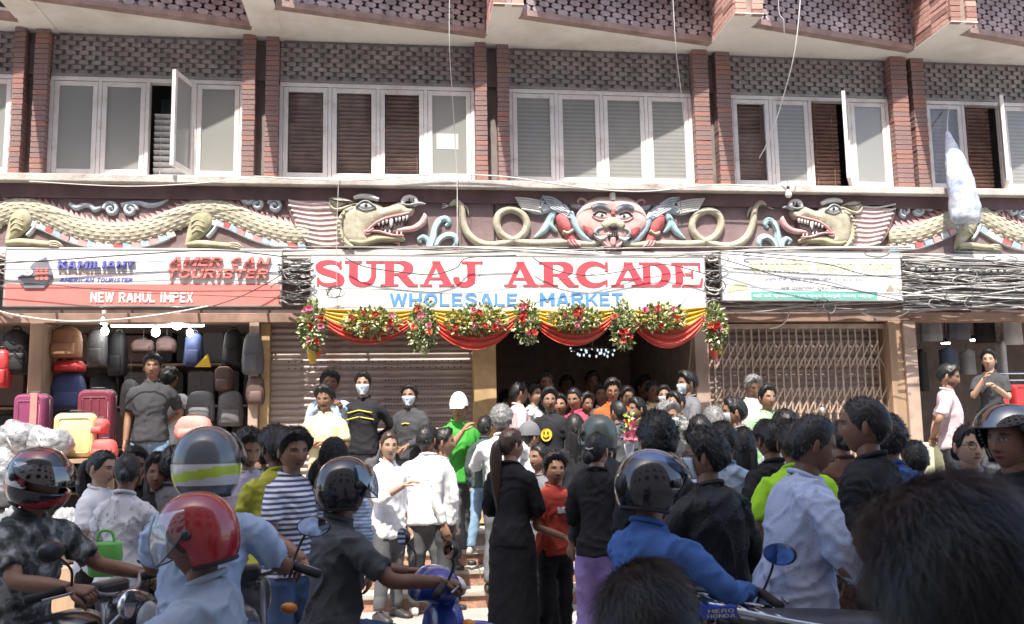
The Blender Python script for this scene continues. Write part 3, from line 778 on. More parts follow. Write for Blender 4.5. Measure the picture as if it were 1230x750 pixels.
# guardian face with wings, holding two serpents
face = relief('guardian_relief', [(733, 237), (750, 237.5), (764, 243), (774, 256), (777, 269), (771, 281), (757, 287), (746, 294), (740, 301), (734, 302), (728, 301), (721, 294), (711, 287), (697, 281), (691, 269), (693, 256), (703, 243), (717, 237.5)], 0.11, mat('relief rose', (0.56, 0.4, 0.36), rough=0.75, var=0.15, scale=12, dirt=(0.52, 0.25, 0.23), dscale=9), B, rim=14, sm=2)
def both(fn):
    fn(lambda x, y: (x, y)); fn(lambda x, y: (734+(734-x)*0.955, y+1.2))
def side(f):
    L = lambda q: [f(*p) for p in q]
    relief('cheek', L([(697, 262), (704, 258), (712, 267), (717, 271), (716, 280), (709, 287), (702, 282), (696, 273)]), 0.04, m_red, face, base=0.065, sm=2)
    rtube('brow', L([(709, 253), (716, 249), (724, 250), (731, 256)]), [3.0, 4.6, 4.6, 2.6], m_grey, face, depth=0.05, lift=0.095)
    relief('eye', L([(712, 261), (717, 257.5), (724, 259), (728, 264), (721, 265), (715, 264.5)]), 0.025, m_rwhite, face, base=0.1, sm=2, res=1.5)
    relief('pupil', [f(720.5+2*math.cos(R(a)), 261.5+2*math.sin(R(a))) for a in range(0, 360, 60)], 0.012, m_rdark, face, base=0.122, sm=1, res=1.2)
    rtube('eye_lid', L([(709, 262), (716, 266.5), (725, 267)]), 1.2, m_pink, face, depth=0.02, lift=0.105, n=6)
    rtube('eye_lid', L([(710, 261), (717, 256.5), (726, 259)]), 1.0, m_rdark, face, depth=0.02, lift=0.115, n=6)
    rtube('whisker_curl', L([(729, 277), (721, 276), (715, 278), (713, 282), (717, 286)]), [2.2, 2.4, 2.4, 2, 1], m_grey, face, depth=0.035, lift=0.09)
    rtube('jowl', L([(727, 286), (719, 289), (712, 284)]), [2, 2.6, 1.2], m_cloud, face, depth=0.03, lift=0.085)
    rtube('horn', L([(706, 249), (696, 249), (688, 246), (685, 240), (689, 235), (696, 237), (697, 243)]), [3.4, 4.2, 4.2, 3.6, 3.2, 2.6, 1], m_grey, face, depth=0.05)
    rtube('horn_inner', L([(707, 250), (703, 243), (697, 240), (693, 243), (696, 247)]), [2, 2.2, 2.2, 1.8, 1], m_pink, face, depth=0.045, lift=0.02)
    wing = relief('wing', L([(616, 237), (636, 236), (656, 235), (670, 238), (680, 246), (687, 258), (690, 270), (682, 262), (672, 254), (660, 256), (645, 258), (632, 253), (622, 246)]), 0.05, m_cloud, face, rim=5, sm=3)
    for k in range(6): rtube('feather', L([(618+k*1.5, 239+k*2.6), (636+k*2, 240.5+k*3), (653-k, 244+k*2.6)]), 1.5, m_rwhite, wing, depth=0.02, lift=0.045, n=6)
    for k in range(6): rtube('feather', L([(650+k*2, 238+k*2.6), (662+k*2, 239+k*3.6), (674+k*2, 246+k*3.6)]), 1.4, m_cloud, wing, depth=0.018, lift=0.05, n=6)
    rtube('wing_edge', L([(652, 236), (648, 246), (652, 257)]), 1.0, m_grey, wing, depth=0.018, lift=0.05, n=6)
    rtube('sash', L([(670, 252), (663, 260), (658, 270), (651, 279), (641, 286)]), [2, 5, 5.2, 4, 1], m_teal, face, depth=0.045, lift=0.01)
    rtube('sash', L([(662, 262), (662, 272), (669, 279)]), [3, 3.4, 1.2], m_teal, face, depth=0.045, lift=0.01)
    rtube('breast_feather', L([(684, 256), (690, 270), (698, 282), (708, 290), (718, 292)]), [4.5, 5.2, 5, 4, 2], m_blue, face, depth=0.05, lift=0.02)
    rtube('shoulder', L([(670, 259), (675, 266), (679, 274), (681, 280)]), [5, 9, 8, 6], m_red, face, depth=0.09, lift=0.0)
    rtube('bracelet', L([(675, 280), (681, 282), (687, 278)]), 2.4, m_cream, face, depth=0.06, lift=0.05)
    rtube('forearm', L([(682, 280), (684, 286), (687, 292)]), [6, 6, 5], m_red, face, depth=0.07, lift=0.02)
    for k in range(3): rtube('finger', L([(681+k*4, 290), (684+k*4, 295), (688+k*4, 297)]), [1.8, 1.8, 1.0], m_pink, face, depth=0.06, lift=0.05, n=6)
    pth = [(540, 247), (546, 243.5), (552, 246), (555, 254), (556, 266), (561, 280), (571, 290), (586, 295), (603, 293.5), (620, 288), (631, 278), (632, 266), (625, 256.5), (612, 252.4), (600, 257.6), (596.5, 269.5), (601.7, 281.5), (614, 289), (632, 292.6), (658, 292.6), (677, 291.7), (700, 294), (715, 293), (724, 286)]
    sn = rtube('serpent', L(pth), [2.4, 4, 4, 4.2, 4.4]+[4.8]*15+[4.6, 4.4, 4.2, 3.4], m_cream, face, depth=0.055, lift=0.015)
    for dy in (-2.5, 0.5, 3.5): rtube('forked_tongue', L([(540, 247.5), (531, 247+dy)]), 0.6, m_rwhite, face, depth=0.012, lift=0.02, n=5, sm=2)
    rtube('serpent_fin', L([(556, 246), (561, 252), (563, 260)]), [1.6, 1.8, 0.5], m_cream, face, depth=0.03, lift=0.01)
both(side)
rtube('third_eye', [(734, 255), (734, 261)], [3, 3.4], m_red, face, depth=0.04, lift=0.1)
rtube('crest', [(734, 234), (734, 243)], [3.5, 4.5], m_rwhite, face, depth=0.045, lift=0.07)
rtube('muzzle', [(722, 275), (734, 270), (746, 275)], [5.5, 8, 5.5], m_cream, face, depth=0.05, lift=0.1)
rtube('nose', [(730, 277), (734, 275.5), (738, 277)], [3.2, 4.4, 3.2], m_rdark, face, depth=0.045, lift=0.14)
relief('mouth', [(727, 282), (734, 281), (741, 282), (740, 290), (734, 294), (728, 290)], 0.02, m_rdark, face, base=0.1, sm=2, res=1.8)
for k in range(5): rtube('tooth', [(728.5+k*2.7, 282.5), (728.5+k*2.7, 286)], [1.1, 0.6], m_rwhite, face, depth=0.02, lift=0.12, n=5, sm=2)
rtube('tongue', [(734, 288), (734, 294), (734, 299)], [3, 4, 2.2], m_pink, face, depth=0.04, lift=0.11)
for sx in (-1, 1): rtube('chin_leaf', [(734+sx*2, 299), (734+sx*7, 297), (734+sx*11, 292)], [2, 2.6, 1], m_pink, face, depth=0.04, lift=0.08)
# ============================================================ SIGNS
m_board = mat('sign white', (0.78, 0.77, 0.74), rough=0.5, var=0.04, scale=3, dirt=(0.66, 0.63, 0.57), dscale=1.2)
m_edge = mat('sign frame', (0.35, 0.34, 0.33), rough=0.5, metal=0.4)
m_coral = mat('sign coral', (0.68, 0.2, 0.17), rough=0.5, var=0.08)
m_sred = mat('sign red', (0.6, 0.07, 0.09), rough=0.5, var=0.08)
m_sblue = mat('sign blue', (0.1, 0.27, 0.62), rough=0.5, var=0.08)
m_navy = mat('sign indigo', (0.17, 0.17, 0.5), rough=0.5, var=0.1)
m_char = mat('sign charcoal', (0.07, 0.07, 0.08), rough=0.5)
m_slate = mat('sign slate', (0.2, 0.2, 0.23), rough=0.45, var=0.1)
m_wlet = mat('sign white letters', (0.8, 0.8, 0.78), rough=0.5, var=0.03)
m_pale = mat('sign faded olive', (0.5, 0.52, 0.33), rough=0.6, var=0.1)
m_pale2 = mat('sign faded grey', (0.33, 0.33, 0.42), rough=0.6, var=0.1)
m_green = mat('sign green', (0.13, 0.42, 0.34), rough=0.5, var=0.06)
YS = -0.68
def board(name, label, box, Y=YS, th=0.07):
    a, b = P(box[0], box[1], Y), P(box[2], box[3], Y)
    za, zb = P((box[0]+box[2])/2, box[1], Y).z, P((box[0]+box[2])/2, box[3], Y).z
    t = thing(name, label, 'sign', ((a.x+b.x)/2, Y+th/2, zb))
    q = MB(); q.box(a.x, b.x, Y, Y+th, zb, za); q.build('panel', m_board, t)
    for x0, x1, z0, z1 in ((a.x-0.012, b.x+0.012, za, za+0.012), (a.x-0.012, b.x+0.012, zb-0.012, zb), (a.x-0.012, a.x, zb, za), (b.x, b.x+0.012, zb, za)):
        q = MB(); q.box(x0, x1, Y-0.004, Y+th, z0, z1); q.build('frame_bar', m_edge, t)
    for k in range(4):
        x = a.x + (b.x-a.x)*(0.1+0.8*k/3); q = MB(); q.bar((x, Y+th, za-0.03), (x, 0.0, za-0.03), 0.025, 0.025, up=(0, 0, 1)); q.build('bracket', m_edge, t)
    return t, a.x, b.x, zb, za
def flat(name, poly, Y, m, t, d=0.004):
    q = MB(); pts = [(P(x, y, Y).x, P(x, y, Y).z) for x, y in poly]
    A = sum(pts[i][0]*pts[(i+1) % len(pts)][1]-pts[(i+1) % len(pts)][0]*pts[i][1] for i in range(len(pts)))
    if A < 0: pts.reverse()
    q.prism(pts, Y-d, Y-0.0005); return q.build(name, m, t)
def stroke(q, path, w, k):
    """flat ribbon of varying half width in unit letter space"""
    n = len(path); L = []; Rr = []
    for i, (x, y) in enumerate(path):
        a, b = path[max(0, i-1)], path[min(n-1, i+1)]; tx, ty = b[0]-a[0], b[1]-a[1]; l = math.hypot(tx, ty) or 1
        ww = w[i] if isinstance(w, (list, tuple)) else w
        L.append((x-ty/l*ww, y+tx/l*ww)); Rr.append((x+ty/l*ww, y-tx/l*ww))
    q.append((L + Rr[::-1], k))
def arcp(cx, cy, rx, ry, a0, a1, n=16): return [(cx+rx*math.cos(R(a0+(a1-a0)*i/n)), cy+ry*math.sin(R(a0+(a1-a0)*i/n))) for i in range(n+1)]
def rect(q, x0, y0, x1, y1, k): q.append(([(x0, y0), (x1, y0), (x1, y1), (x0, y1)], k))
def sans(ch, w=0.12):
    """heavy sans letter in a unit box: list of (polygon, layer)"""
    q = []
    def bar(x0, y0, x1, y1, k, ww=w):
        stroke(q, [(x0, y0), (x1, y1)], ww, k)
    V_ = lambda x, k: rect(q, x-w, 0, x+w, 1, k)
    Hh = lambda y, x0, x1, k, hh=0.095: rect(q, x0, y-hh, x1, y+hh, k)
    if ch in 'EFLHIKMNPRBTDU': 
        if ch not in 'TI': V_(w if ch != 'U' else w, 0) if ch != 'U' else rect(q, 0, 0.3, 2*w, 1, 0)
    if ch == 'E': Hh(0.905, 0, 0.95, 1); Hh(0.5, 0, 0.86, 1); Hh(0.095, 0, 0.98, 1)
    if ch == 'L': Hh(0.095, 0, 0.95, 1)
    if ch == 'H': V_(1-w, 1); Hh(0.5, 0, 1, 2)
    if ch == 'I': V_(0.5, 0)
    if ch == 'T': V_(0.5, 0); Hh(0.905, 0, 1, 1)
    if ch == 'K': bar(0.26, 0.4, 0.9, 0.99, 1, 0.085); bar(0.42, 0.56, 0.92, 0.01, 2, 0.09)
    if ch == 'M': V_(1-w*0.9, 1); bar(0.13, 0.97, 0.5, 0.3, 2, 0.085); bar(0.87, 0.97, 0.5, 0.3, 3, 0.085)
    if ch == 'N': V_(1-w, 1); bar(0.14, 0.95, 0.86, 0.05, 2, 0.1)
    if ch in 'PRB': stroke(q, arcp(0.55, 0.72, 0.34, 0.19, 90, -90), 0.085, 1); Hh(0.91, 0.2, 0.56, 2, 0.09); Hh(0.53, 0.2, 0.56, 2, 0.09)
    if ch == 'D': stroke(q, arcp(0.46, 0.5, 0.4, 0.4, 90, -90), 0.11, 1); Hh(0.9, 0.2, 0.48, 2); Hh(0.1, 0.2, 0.48, 2)
    if ch == 'R': bar(0.52, 0.5, 0.9, 0.02, 3, 0.1)
    if ch == 'B': stroke(q, arcp(0.55, 0.29, 0.34, 0.2, 90, -90), 0.1, 3); Hh(0.09, 0.2, 0.56, 4, 0.09)
    if ch == 'U': rect(q, 1-2*w, 0.3, 1, 1, 1); stroke(q, arcp(0.5, 0.36, 0.5-w, 0.26, 180, 360), 0.11, 2)
    if ch == 'O': stroke(q, arcp(0.5, 0.5, 0.5-w*0.95, 0.5-0.1, 0, 360, 30), 0.112, 0)
    if ch == 'C': stroke(q, arcp(0.52, 0.5, 0.5-w*0.95, 0.5-0.1, 62, 298, 26), 0.1, 0)
    if ch == 'S': stroke(q, crom([(0.88, 0.72), (0.75, 0.88), (0.48, 0.91), (0.2, 0.84), (0.14, 0.7), (0.3, 0.58), (0.66, 0.46), (0.86, 0.3), (0.78, 0.14), (0.5, 0.09), (0.22, 0.14), (0.1, 0.29)], 4), 0.1, 0)
    if ch == 'A': bar(0.11, 0.0, 0.46, 0.99, 0, 0.11); bar(0.89, 0.0, 0.54, 0.99, 1, 0.11); Hh(0.3, 0.25, 0.75, 2, 0.085)
    if ch == 'W': bar(0.08, 1, 0.27, 0.02, 0, 0.085); bar(0.5, 0.98, 0.29, 0.02, 1, 0.08); bar(0.5, 0.98, 0.71, 0.02, 2, 0.08); bar(0.92, 1, 0.73, 0.02, 3, 0.085)
    if ch == 'X': bar(0.1, 0, 0.9, 1, 0, 0.11); bar(0.9, 0, 0.1, 1, 1, 0.11)
    if ch == 'Y': bar(0.1, 1, 0.5, 0.45, 0, 0.11); bar(0.9, 1, 0.5, 0.45, 1, 0.11); rect(q, 0.5-w, 0, 0.5+w, 0.5, 2)
    return q
WID = {'W': 1.35, 'M': 1.2, 'I': 0.42, 'L': 0.82, 'E': 0.86, ' ': 0.5, 'O': 1.08, 'C': 1.02, 'A': 1.08, 'T': 0.9}
def sign_text(s_, box, Y, m, parent, d=0.006, slant=0.0, kind='letter', gap=0.14):
    """heavy lettering, one part per letter, filling the pixel box"""
    tot = sum(WID.get(c, 1.0)+gap for c in s_)-gap; a, b_ = P(box[0], (box[1]+box[3])/2, Y), P(box[2], (box[1]+box[3])/2, Y); zt, zb = P((box[0]+box[2])/2, box[1], Y).z, P((box[0]+box[2])/2, box[3], Y).z
    W_ = (b_.x-a.x-abs(slant)*(zt-zb)); u0 = 0.0
    for c in s_:
        wd = WID.get(c, 1.0)
        if c != ' ':
            g_ = MB()
            for poly, k in sans(c, 0.13 if c != 'I' else 0.3):
                pp = [(a.x+(u0+u*wd)/tot*W_+slant*v*(zt-zb), zb+(zt-zb)*v) for u, v in poly]
                if sum(pp[i][0]*pp[(i+1) % len(pp)][1]-pp[(i+1) % len(pp)][0]*pp[i][1] for i in range(len(pp))) < 0: pp.reverse()
                g_.prism(pp, Y-d-0.0006*k, Y-0.0004)
            tag(g_.build('letter', m, parent), kind='stuff')
        u0 += wd+gap
# left: luggage shop
t, x0, x1, z0, z1 = board('shop_sign', 'white luggage shop sign with pink lower band reading NEW RAHUL IMPEX', (8, 301, 337, 367))
q = MB(); q.box(x0+0.005, x1-0.005, YS-0.003, YS-0.0005, z0+0.003, z0+0.235); q.build('band', m_coral, t)
sign_text('NEW RAHUL IMPEX', (109, 351.5, 232, 363.5), YS-0.003, m_wlet, t, 0.008)
sign_text('AMER CAN', (203, 309.5, 325.5, 320.5), YS, m_coral, t, 0.04, 0.35)
sign_text('TOURISTER', (200, 324, 324, 335), YS, m_coral, t, 0.04, 0.3)
text('SINCE 1933', (247, 340.5, 279, 344), YS, m_coral, parent=t)
flat('underline', [(202, 340.5), (243, 341), (243, 342), (202, 341.5)], YS, m_coral, t); flat('underline', [(283, 341), (323, 341), (323, 342), (283, 342)], YS, m_coral, t)
sign_text('KAMILIANT', (70, 314, 162.5, 323), YS, m_navy, t, 0.04, 0.15)
flat('underline', [(72, 328.6), (160, 328.6), (160, 329.4), (72, 329.4)], YS, m_coral, t)
sign_text('AMERICAN TOURISTER', (71.5, 334, 160, 339), YS, m_navy, t, 0.004, 0.3)
flat('emblem', [(56, 309), (63.5, 327.5), (64.5, 334), (53, 346.5), (30, 346.5), (21.5, 334), (33, 326), (40, 317)], YS, m_slate, t, 0.02)
flat('emblem_facet', [(22, 332.5), (63.5, 332.5), (56, 341), (29, 341)], YS-0.02, m_char, t, 0.004)
for ix in range(3):
    for iy in range(3):
        c = (44.5+ix*5.6, 324+iy*5.2); flat('emblem_dot', [(c[0]+2.6*math.cos(R(a)), c[1]+2.4*math.sin(R(a))) for a in range(0, 360, 36)], YS-0.02, m_coral, t, 0.006)
flat('emblem_disc', [(33+6.5*math.cos(R(a)), 327+5.2*math.sin(R(a))) for a in range(0, 360, 24)], YS-0.02, m_wlet, t, 0.008)
flat('emblem_pupil', [(33.5+1*math.cos(R(a)), 327+1*math.sin(R(a))) for a in range(0, 360, 60)], YS-0.028, m_slate, t, 0.003)
# centre: SURAJ ARCADE in heavy slab letters
t, x0, x1, z0, z1 = board('arcade_sign', 'large white sign with red slab letters reading SURAJ ARCADE above the entrance', (374, 308.5, 848, 372.5))
def letter(ch):
    q = []; S = 0.085
    if ch == 'S':
        pts = crom([(0.86, 0.72), (0.72, 0.9), (0.48, 0.945), (0.22, 0.88), (0.15, 0.72), (0.3, 0.58), (0.62, 0.46), (0.84, 0.3), (0.78, 0.12), (0.5, 0.045), (0.24, 0.1), (0.11, 0.28)], 4)
        stroke(q, pts, [0.04+0.085*abs(math.sin(math.pi*(i/(len(pts)-1))))**1.2 if not 0.3 < i/(len(pts)-1) < 0.75 else 0.125 for i in range(len(pts))], 0)
        rect(q, 0.8, 0.66, 0.87, 1.0, 1); rect(q, 0.08, 0.0, 0.15, 0.34, 1)
    if ch == 'U':
        rect(q, 0.12, 0.35, 0.36, 0.93, 0); rect(q, 0.72, 0.35, 0.86, 0.93, 0); stroke(q, arcp(0.5, 0.36, 0.27, 0.29, 180, 360), [0.12-0.05*i/16 for i in range(17)], 1)
        rect(q, 0, 0.91, 0.48, 1, 1); rect(q, 0.58, 0.91, 1, 1, 1)
    if ch == 'J':
        rect(q, 0.48, 0.3, 0.74, 0.93, 0); stroke(q, arcp(0.36, 0.3, 0.25, 0.23, 0, -180), [0.13-0.05*i/16 for i in range(17)], 1); rect(q, 0.3, 0.91, 0.98, 1, 1)
        q.append(([(0.13+0.11*math.cos(R(a)), 0.3+0.09*math.sin(R(a))) for a in range(0, 360, 30)], 2))
    if ch == 'A':
        q.append(([(0.40, 0.93), (0.60, 0.93), (0.93, 0.07), (0.68, 0.07), (0.475, 0.72)], 0)); q.append(([(0.40, 0.93), (0.47, 0.74), (0.22, 0.07), (0.10, 0.07)], 1))
        rect(q, 0.26, 0.27, 0.7, 0.36, 2); rect(q, 0, 0, 0.36, 0.085, 3); rect(q, 0.55, 0, 1, 0.085, 3); rect(q, 0.36, 0.91, 0.6, 1.0, 4)
    if ch in 'RD':
        rect(q, 0.12, 0.07, 0.36, 0.93, 0); rect(q, 0, 0.915, 0.5, 1, 1); rect(q, 0, 0, 0.48, 0.085, 1)
        if ch == 'R':
            stroke(q, arcp(0.5, 0.72, 0.25, 0.235, 90, -90), [0.045+0.085*math.sin(math.pi*i/16) for i in range(17)], 2); rect(q, 0.36, 0.44, 0.52, 0.53, 3)
            stroke(q, [(0.5, 0.48), (0.62, 0.38), (0.72, 0.2), (0.82, 0.05)], [0.06, 0.11, 0.11, 0.1], 4); rect(q, 0.74, 0, 1.0, 0.085, 5)
        else:
            stroke(q, arcp(0.46, 0.5, 0.4, 0.455, 90, -90), [0.045+0.1*math.sin(math.pi*i/16) for i in range(17)], 2)
    if ch == 'C':
        stroke(q, arcp(0.52, 0.5, 0.4, 0.44, 38, 322, 24), [0.05+0.085*math.sin(math.pi*i/24) for i in range(25)], 0); rect(q, 0.84, 0.62, 0.92, 1.0, 1); rect(q, 0.84, 0.04, 0.9, 0.3, 2)
    if ch == 'E':
        rect(q, 0.12, 0.07, 0.36, 0.93, 0); rect(q, 0, 0.9, 0.92, 1, 1); rect(q, 0, 0, 0.96, 0.1, 1); rect(q, 0.34, 0.46, 0.66, 0.55, 2)
        q.append(([(0.84, 0.92), (0.92, 0.92), (0.92, 0.66), (0.86, 0.66)], 3)); q.append(([(0.88, 0.08), (0.96, 0.08), (1.0, 0.36), (0.94, 0.36)], 3)); rect(q, 0.62, 0.36, 0.69, 0.66, 4)
    return q
for ch, a, b in (('S', 378, 415), ('U', 414, 458), ('R', 457, 502), ('A', 504, 546), ('J', 543, 581), ('A', 605, 647), ('R', 647, 695), ('C', 692, 734), ('A', 733, 778), ('D', 764.5, 806), ('E', 806, 845)):
    if ch == 'D': a = 767
    g_ = MB(); ty = 314.5 + (a-378)*0.0; by = 344.5
    A_, B_ = P(a, ty, YS), P(b, by, YS); At, Bt = P(612, ty, YS).z, P(612, by, YS).z
    for poly, k in letter(ch):
        pp = [(A_.x+(B_.x-A_.x)*u, Bt+(At-Bt)*v) for u, v in poly]
        ar = sum(pp[i][0]*pp[(i+1) % len(pp)][1]-pp[(i+1) % len(pp)][0]*pp[i][1] for i in range(len(pp)))
        if ar < 0: pp.reverse()
        g_.prism(pp, YS-0.006-0.0006*k, YS-0.0005)
    tag(g_.build('letter', m_sred, t), kind='stuff')
sign_text('WHOLESALE', (468, 352.5, 622, 368), YS, m_sblue, t); sign_text('MARKET', (648, 352, 748, 367.5), YS, m_sblue, t)
# right: faded shop sign
t, x0, x1, z0, z1 = board('shop_sign', 'faded white sign with green strip and pale script above the folding gate', (866, 303.5, 1084, 360.5))
text('सामाकोय मसला पसल', (899, 311, 1075, 328.5), YS, m_pale, parent=t, bold=0.015)
text('असन टोल, सुरज आर्केड, फोन: 01-4231330', (918, 333, 1037, 339), YS, m_pale2, parent=t)
text('सबै प्रकारका शुद्ध मसला', (938, 344, 1016, 349), YS, m_pale2, parent=t)
a, b = P(902, 351, YS), P(1054, 360, YS); q = MB(); q.box(a.x, b.x, YS-0.003, YS-0.0005, z0+0.004, z0+0.098); q.build('strip', m_green, t)
text('यहाँ सबै प्रकारका दाल चामल गेडागुडी मसला पाइन्छ', (904, 353, 1050, 358.8), YS-0.003, m_wlet, parent=t, bold=0.01)
flat('leaf_print', crom([(872, 352), (878, 344), (888, 340), (896, 342), (898, 348), (886, 349)], 3, True), YS, m_pale, t)
flat('mark_print', [(1064, 350), (1069, 341), (1074, 350)], YS, mat('sign brown', (0.35, 0.28, 0.2)), t); flat('mark_print', [(1071, 346), (1078, 344), (1082, 349)], YS, MATS['sign faded olive'], t)

# ============================================================ GARLAND
m_redc = mat('red satin', (0.68, 0.075, 0.04), rough=0.4, var=0.1, sheen=0.4)
m_yelc = mat('yellow satin', (0.68, 0.42, 0.03), rough=0.4, var=0.1, sheen=0.4)
YG = -0.76
def swag(name, label, group, xa, ya, xb, yb, sag_top, sag_bot, m, Y, folds=5, seed=0):
    """hanging cloth: gathered at both ends, pleats follow the sag"""
    nu, nv = 40, 22; b = MB(); vs = []
    for i in range(nu+1):
        u = i/nu; k = 4*u*(1-u); 
        for j in range(nv+1):
            v = j/nv
            yy = ya+(yb-ya)*u + (sag_top+(sag_bot-sag_top)*v)*k**0.9 + (1-k)*v*8
            ph = v*folds*2*math.pi + 0.9*math.sin(u*5+seed) 
            dep = Y - (0.028*math.sin(ph)*(0.35+0.65*k) + 0.05*k*v + 0.012*nz((u*3+seed, v*4, 1.3)))
            xx = xa+(xb-xa)*u
            p = P(xx, yy, Y); vs.append((p.x, dep, p.z))
    fs = [(i*(nv+1)+j, i*(nv+1)+j+1, (i+1)*(nv+1)+j+1, (i+1)*(nv+1)+j) for i in range(nu) for j in range(nv)]
    b.add(vs, fs); o = b.build(name, m, smooth=True)
    s = o.modifiers.new('thick', 'SOLIDIFY'); s.thickness = 0.004
    return tag(o, label, 'drapery', group)
anch = [(378, 372), (508, 373), (632, 373), (747, 373), (858, 370)]
ordn = ['leftmost', 'second from left', 'third from left', 'rightmost']
lows = [(22, 44), (24, 50), (22, 45), (22, 49)]
for k in range(4):
    xa, ya = anch[k]; xb, yb = anch[k+1]
    swag('yellow_swag', 'yellow satin swag under the arcade sign, ' + ordn[k] + ' of four', 'yellow swags', xa+8, ya-1, xb-8, yb-1, 1, 30, m_yelc, YG, 4, k)
    swag('red_swag', 'red satin swag below the yellow cloth, ' + ordn[k] + ' of four', 'red swags', xa+10, ya+7, xb-10, yb+5, lows[k][0]-4, lows[k][1]-8, m_redc, YG-0.04, 3, k+5)
b = MB(); 
m_leafs = [mat('garland leaf', (0.11, 0.17, 0.04), rough=0.6, var=0.4, scale=30), mat('garland leaf pale', (0.42, 0.46, 0.2), rough=0.6, var=0.3, scale=30), mat('garland filler', (0.62, 0.62, 0.42), rough=0.7, var=0.2, scale=30)]
m_rose = [mat('rose red', (0.5, 0.02, 0.025), rough=0.6, var=0.25, scale=40), mat('rose pink', (0.68, 0.2, 0.3), rough=0.6, var=0.25, scale=40), mat('rose coral', (0.7, 0.13, 0.08), rough=0.6, var=0.2, scale=40)]
def rose_mesh(m):
    b = MB()
    for ring, (n, r_, h_, tl) in enumerate(((3, 0.012, 0.034, 0.1), (5, 0.024, 0.03, 0.45), (7, 0.034, 0.02, 0.9))):
        for k in range(n):
            a = 6.283*k/n + ring; c, s_ = math.cos(a), math.sin(a); w = r_*0.75
            p = Vector((c*r_, -h_, s_*r_)); tv = Vector((-s_, 0, c)); up = Vector((c*math.sin(tl), -math.cos(tl), s_*math.sin(tl)))
            b.add([p-tv*w*0.6-up*0.018, p+tv*w*0.6-up*0.018, p+tv*w+up*0.006, p+up*0.016+Vector((c, 0, s_))*0.004, p-tv*w+up*0.006], [(0, 1, 2, 3, 4)])
    return b.mesh('rose', m, smooth=True)
rose_me = [rose_mesh(m) for m in m_rose]
def leafy(b, c, n, ext, size, seed):
    rr = random.Random(seed)
    for _ in range(n):
        while True:
            q = Vector((rr.uniform(-1, 1), rr.uniform(-1, 0.1), rr.uniform(-1, 1)))
            if q.length < 1: break
        p = c + Vector((q.x*ext[0], q.y*ext[1], q.z*ext[2]))
        d = Vector((q.x*0.7+rr.uniform(-0.7, 0.7), -abs(rr.gauss(0.5, 0.4)), q.z*0.7+rr.uniform(-0.6, 0.6))).normalized(); s_ = size*rr.uniform(0.6, 1.3)
        r_ = d.cross(Vector((rr.uniform(-1, 1), rr.uniform(-1, 1), rr.uniform(-1, 1)))).normalized()*s_*0.26
        k = d.cross(r_).normalized()*s_*0.06
        b.cur = rr.choice((0, 0, 1, 1, 2)); b.add([p, p+d*s_*0.5+r_, p+d*s_, p+d*s_*0.5-r_, p+d*s_*0.5+k], [(0, 1, 4), (1, 2, 4), (2, 3, 4), (3, 0, 4)])
for k, (cx, cy, ex, ez, nl, roses, lab) in enumerate((
        (376, 392, 0.13, 0.27, 190, 9, 'tall flower bunch with pink roses hanging at the left end of the garland'),
        (508, 392, 0.14, 0.29, 200, 5, 'trailing flower bunch with one coral rose between the first two swags'),
        (632, 388, 0.13, 0.24, 180, 8, 'flower bunch with pink roses below the middle of the arcade sign'),
        (747, 392, 0.13, 0.27, 190, 6, 'trailing flower bunch left of the rightmost red swag'),
        (858, 392, 0.12, 0.25, 180, 7, 'tall flower bunch with red tip at the right end of the garland'),
        (446, 388, 0.30, 0.15, 230, 7, 'long flower bunch lying in the leftmost yellow swag'),
        (572, 385, 0.33, 0.16, 250, 9, 'long flower bunch with red roses in the second yellow swag'),
        (690, 383, 0.30, 0.13, 220, 7, 'long flower bunch in the third yellow swag'),
        (793, 382, 0.30, 0.15, 230, 8, 'long flower bunch in the rightmost yellow swag'))):
    c = P(cx, cy, YG-0.1); t = thing('flower_bunch', lab, 'flowers', c, group='flower bunches of the garland')
    b = MB(); leafy(b, c, nl*3, (ex*1.05, 0.11, ez*1.05), 0.06, 40+k); tag(b.build('foliage', m_leafs, t), kind='stuff')
    for r_ in range(roses):
        p = c + Vector((random.uniform(-ex, ex)*0.75, -0.075-random.uniform(0, 0.03), random.uniform(-ez, ez)*0.75))
        inst('rose', random.choice(rose_me), p, t, rot=(random.uniform(-0.5, 0.5), random.uniform(0, 6), random.uniform(-0.5, 0.5)), scale=(0.8, 0.8, 0.8))
    if k in (0, 4):
        b = MB(); p0 = c + Vector((-0.02, 0.03, -ez)); b.tube([p0+Vector((0, 0, 0.1)), p0, p0+Vector((0.02, -0.01, -0.14))], [0.03, 0.05, 0.035], 8, flat=0.5); b.build('tail_cloth', m_yelc if k == 0 else m_redc, t, smooth=True)
        b = MB(); p0 = c + Vector((0.06, 0.03, -ez)); b.tube([p0+Vector((0, 0, 0.1)), p0, p0+Vector((0.0, -0.01, -0.07))], [0.02, 0.035, 0.02], 8, flat=0.5); b.build('tail_cloth', m_redc if k == 0 else m_yelc, t, smooth=True)

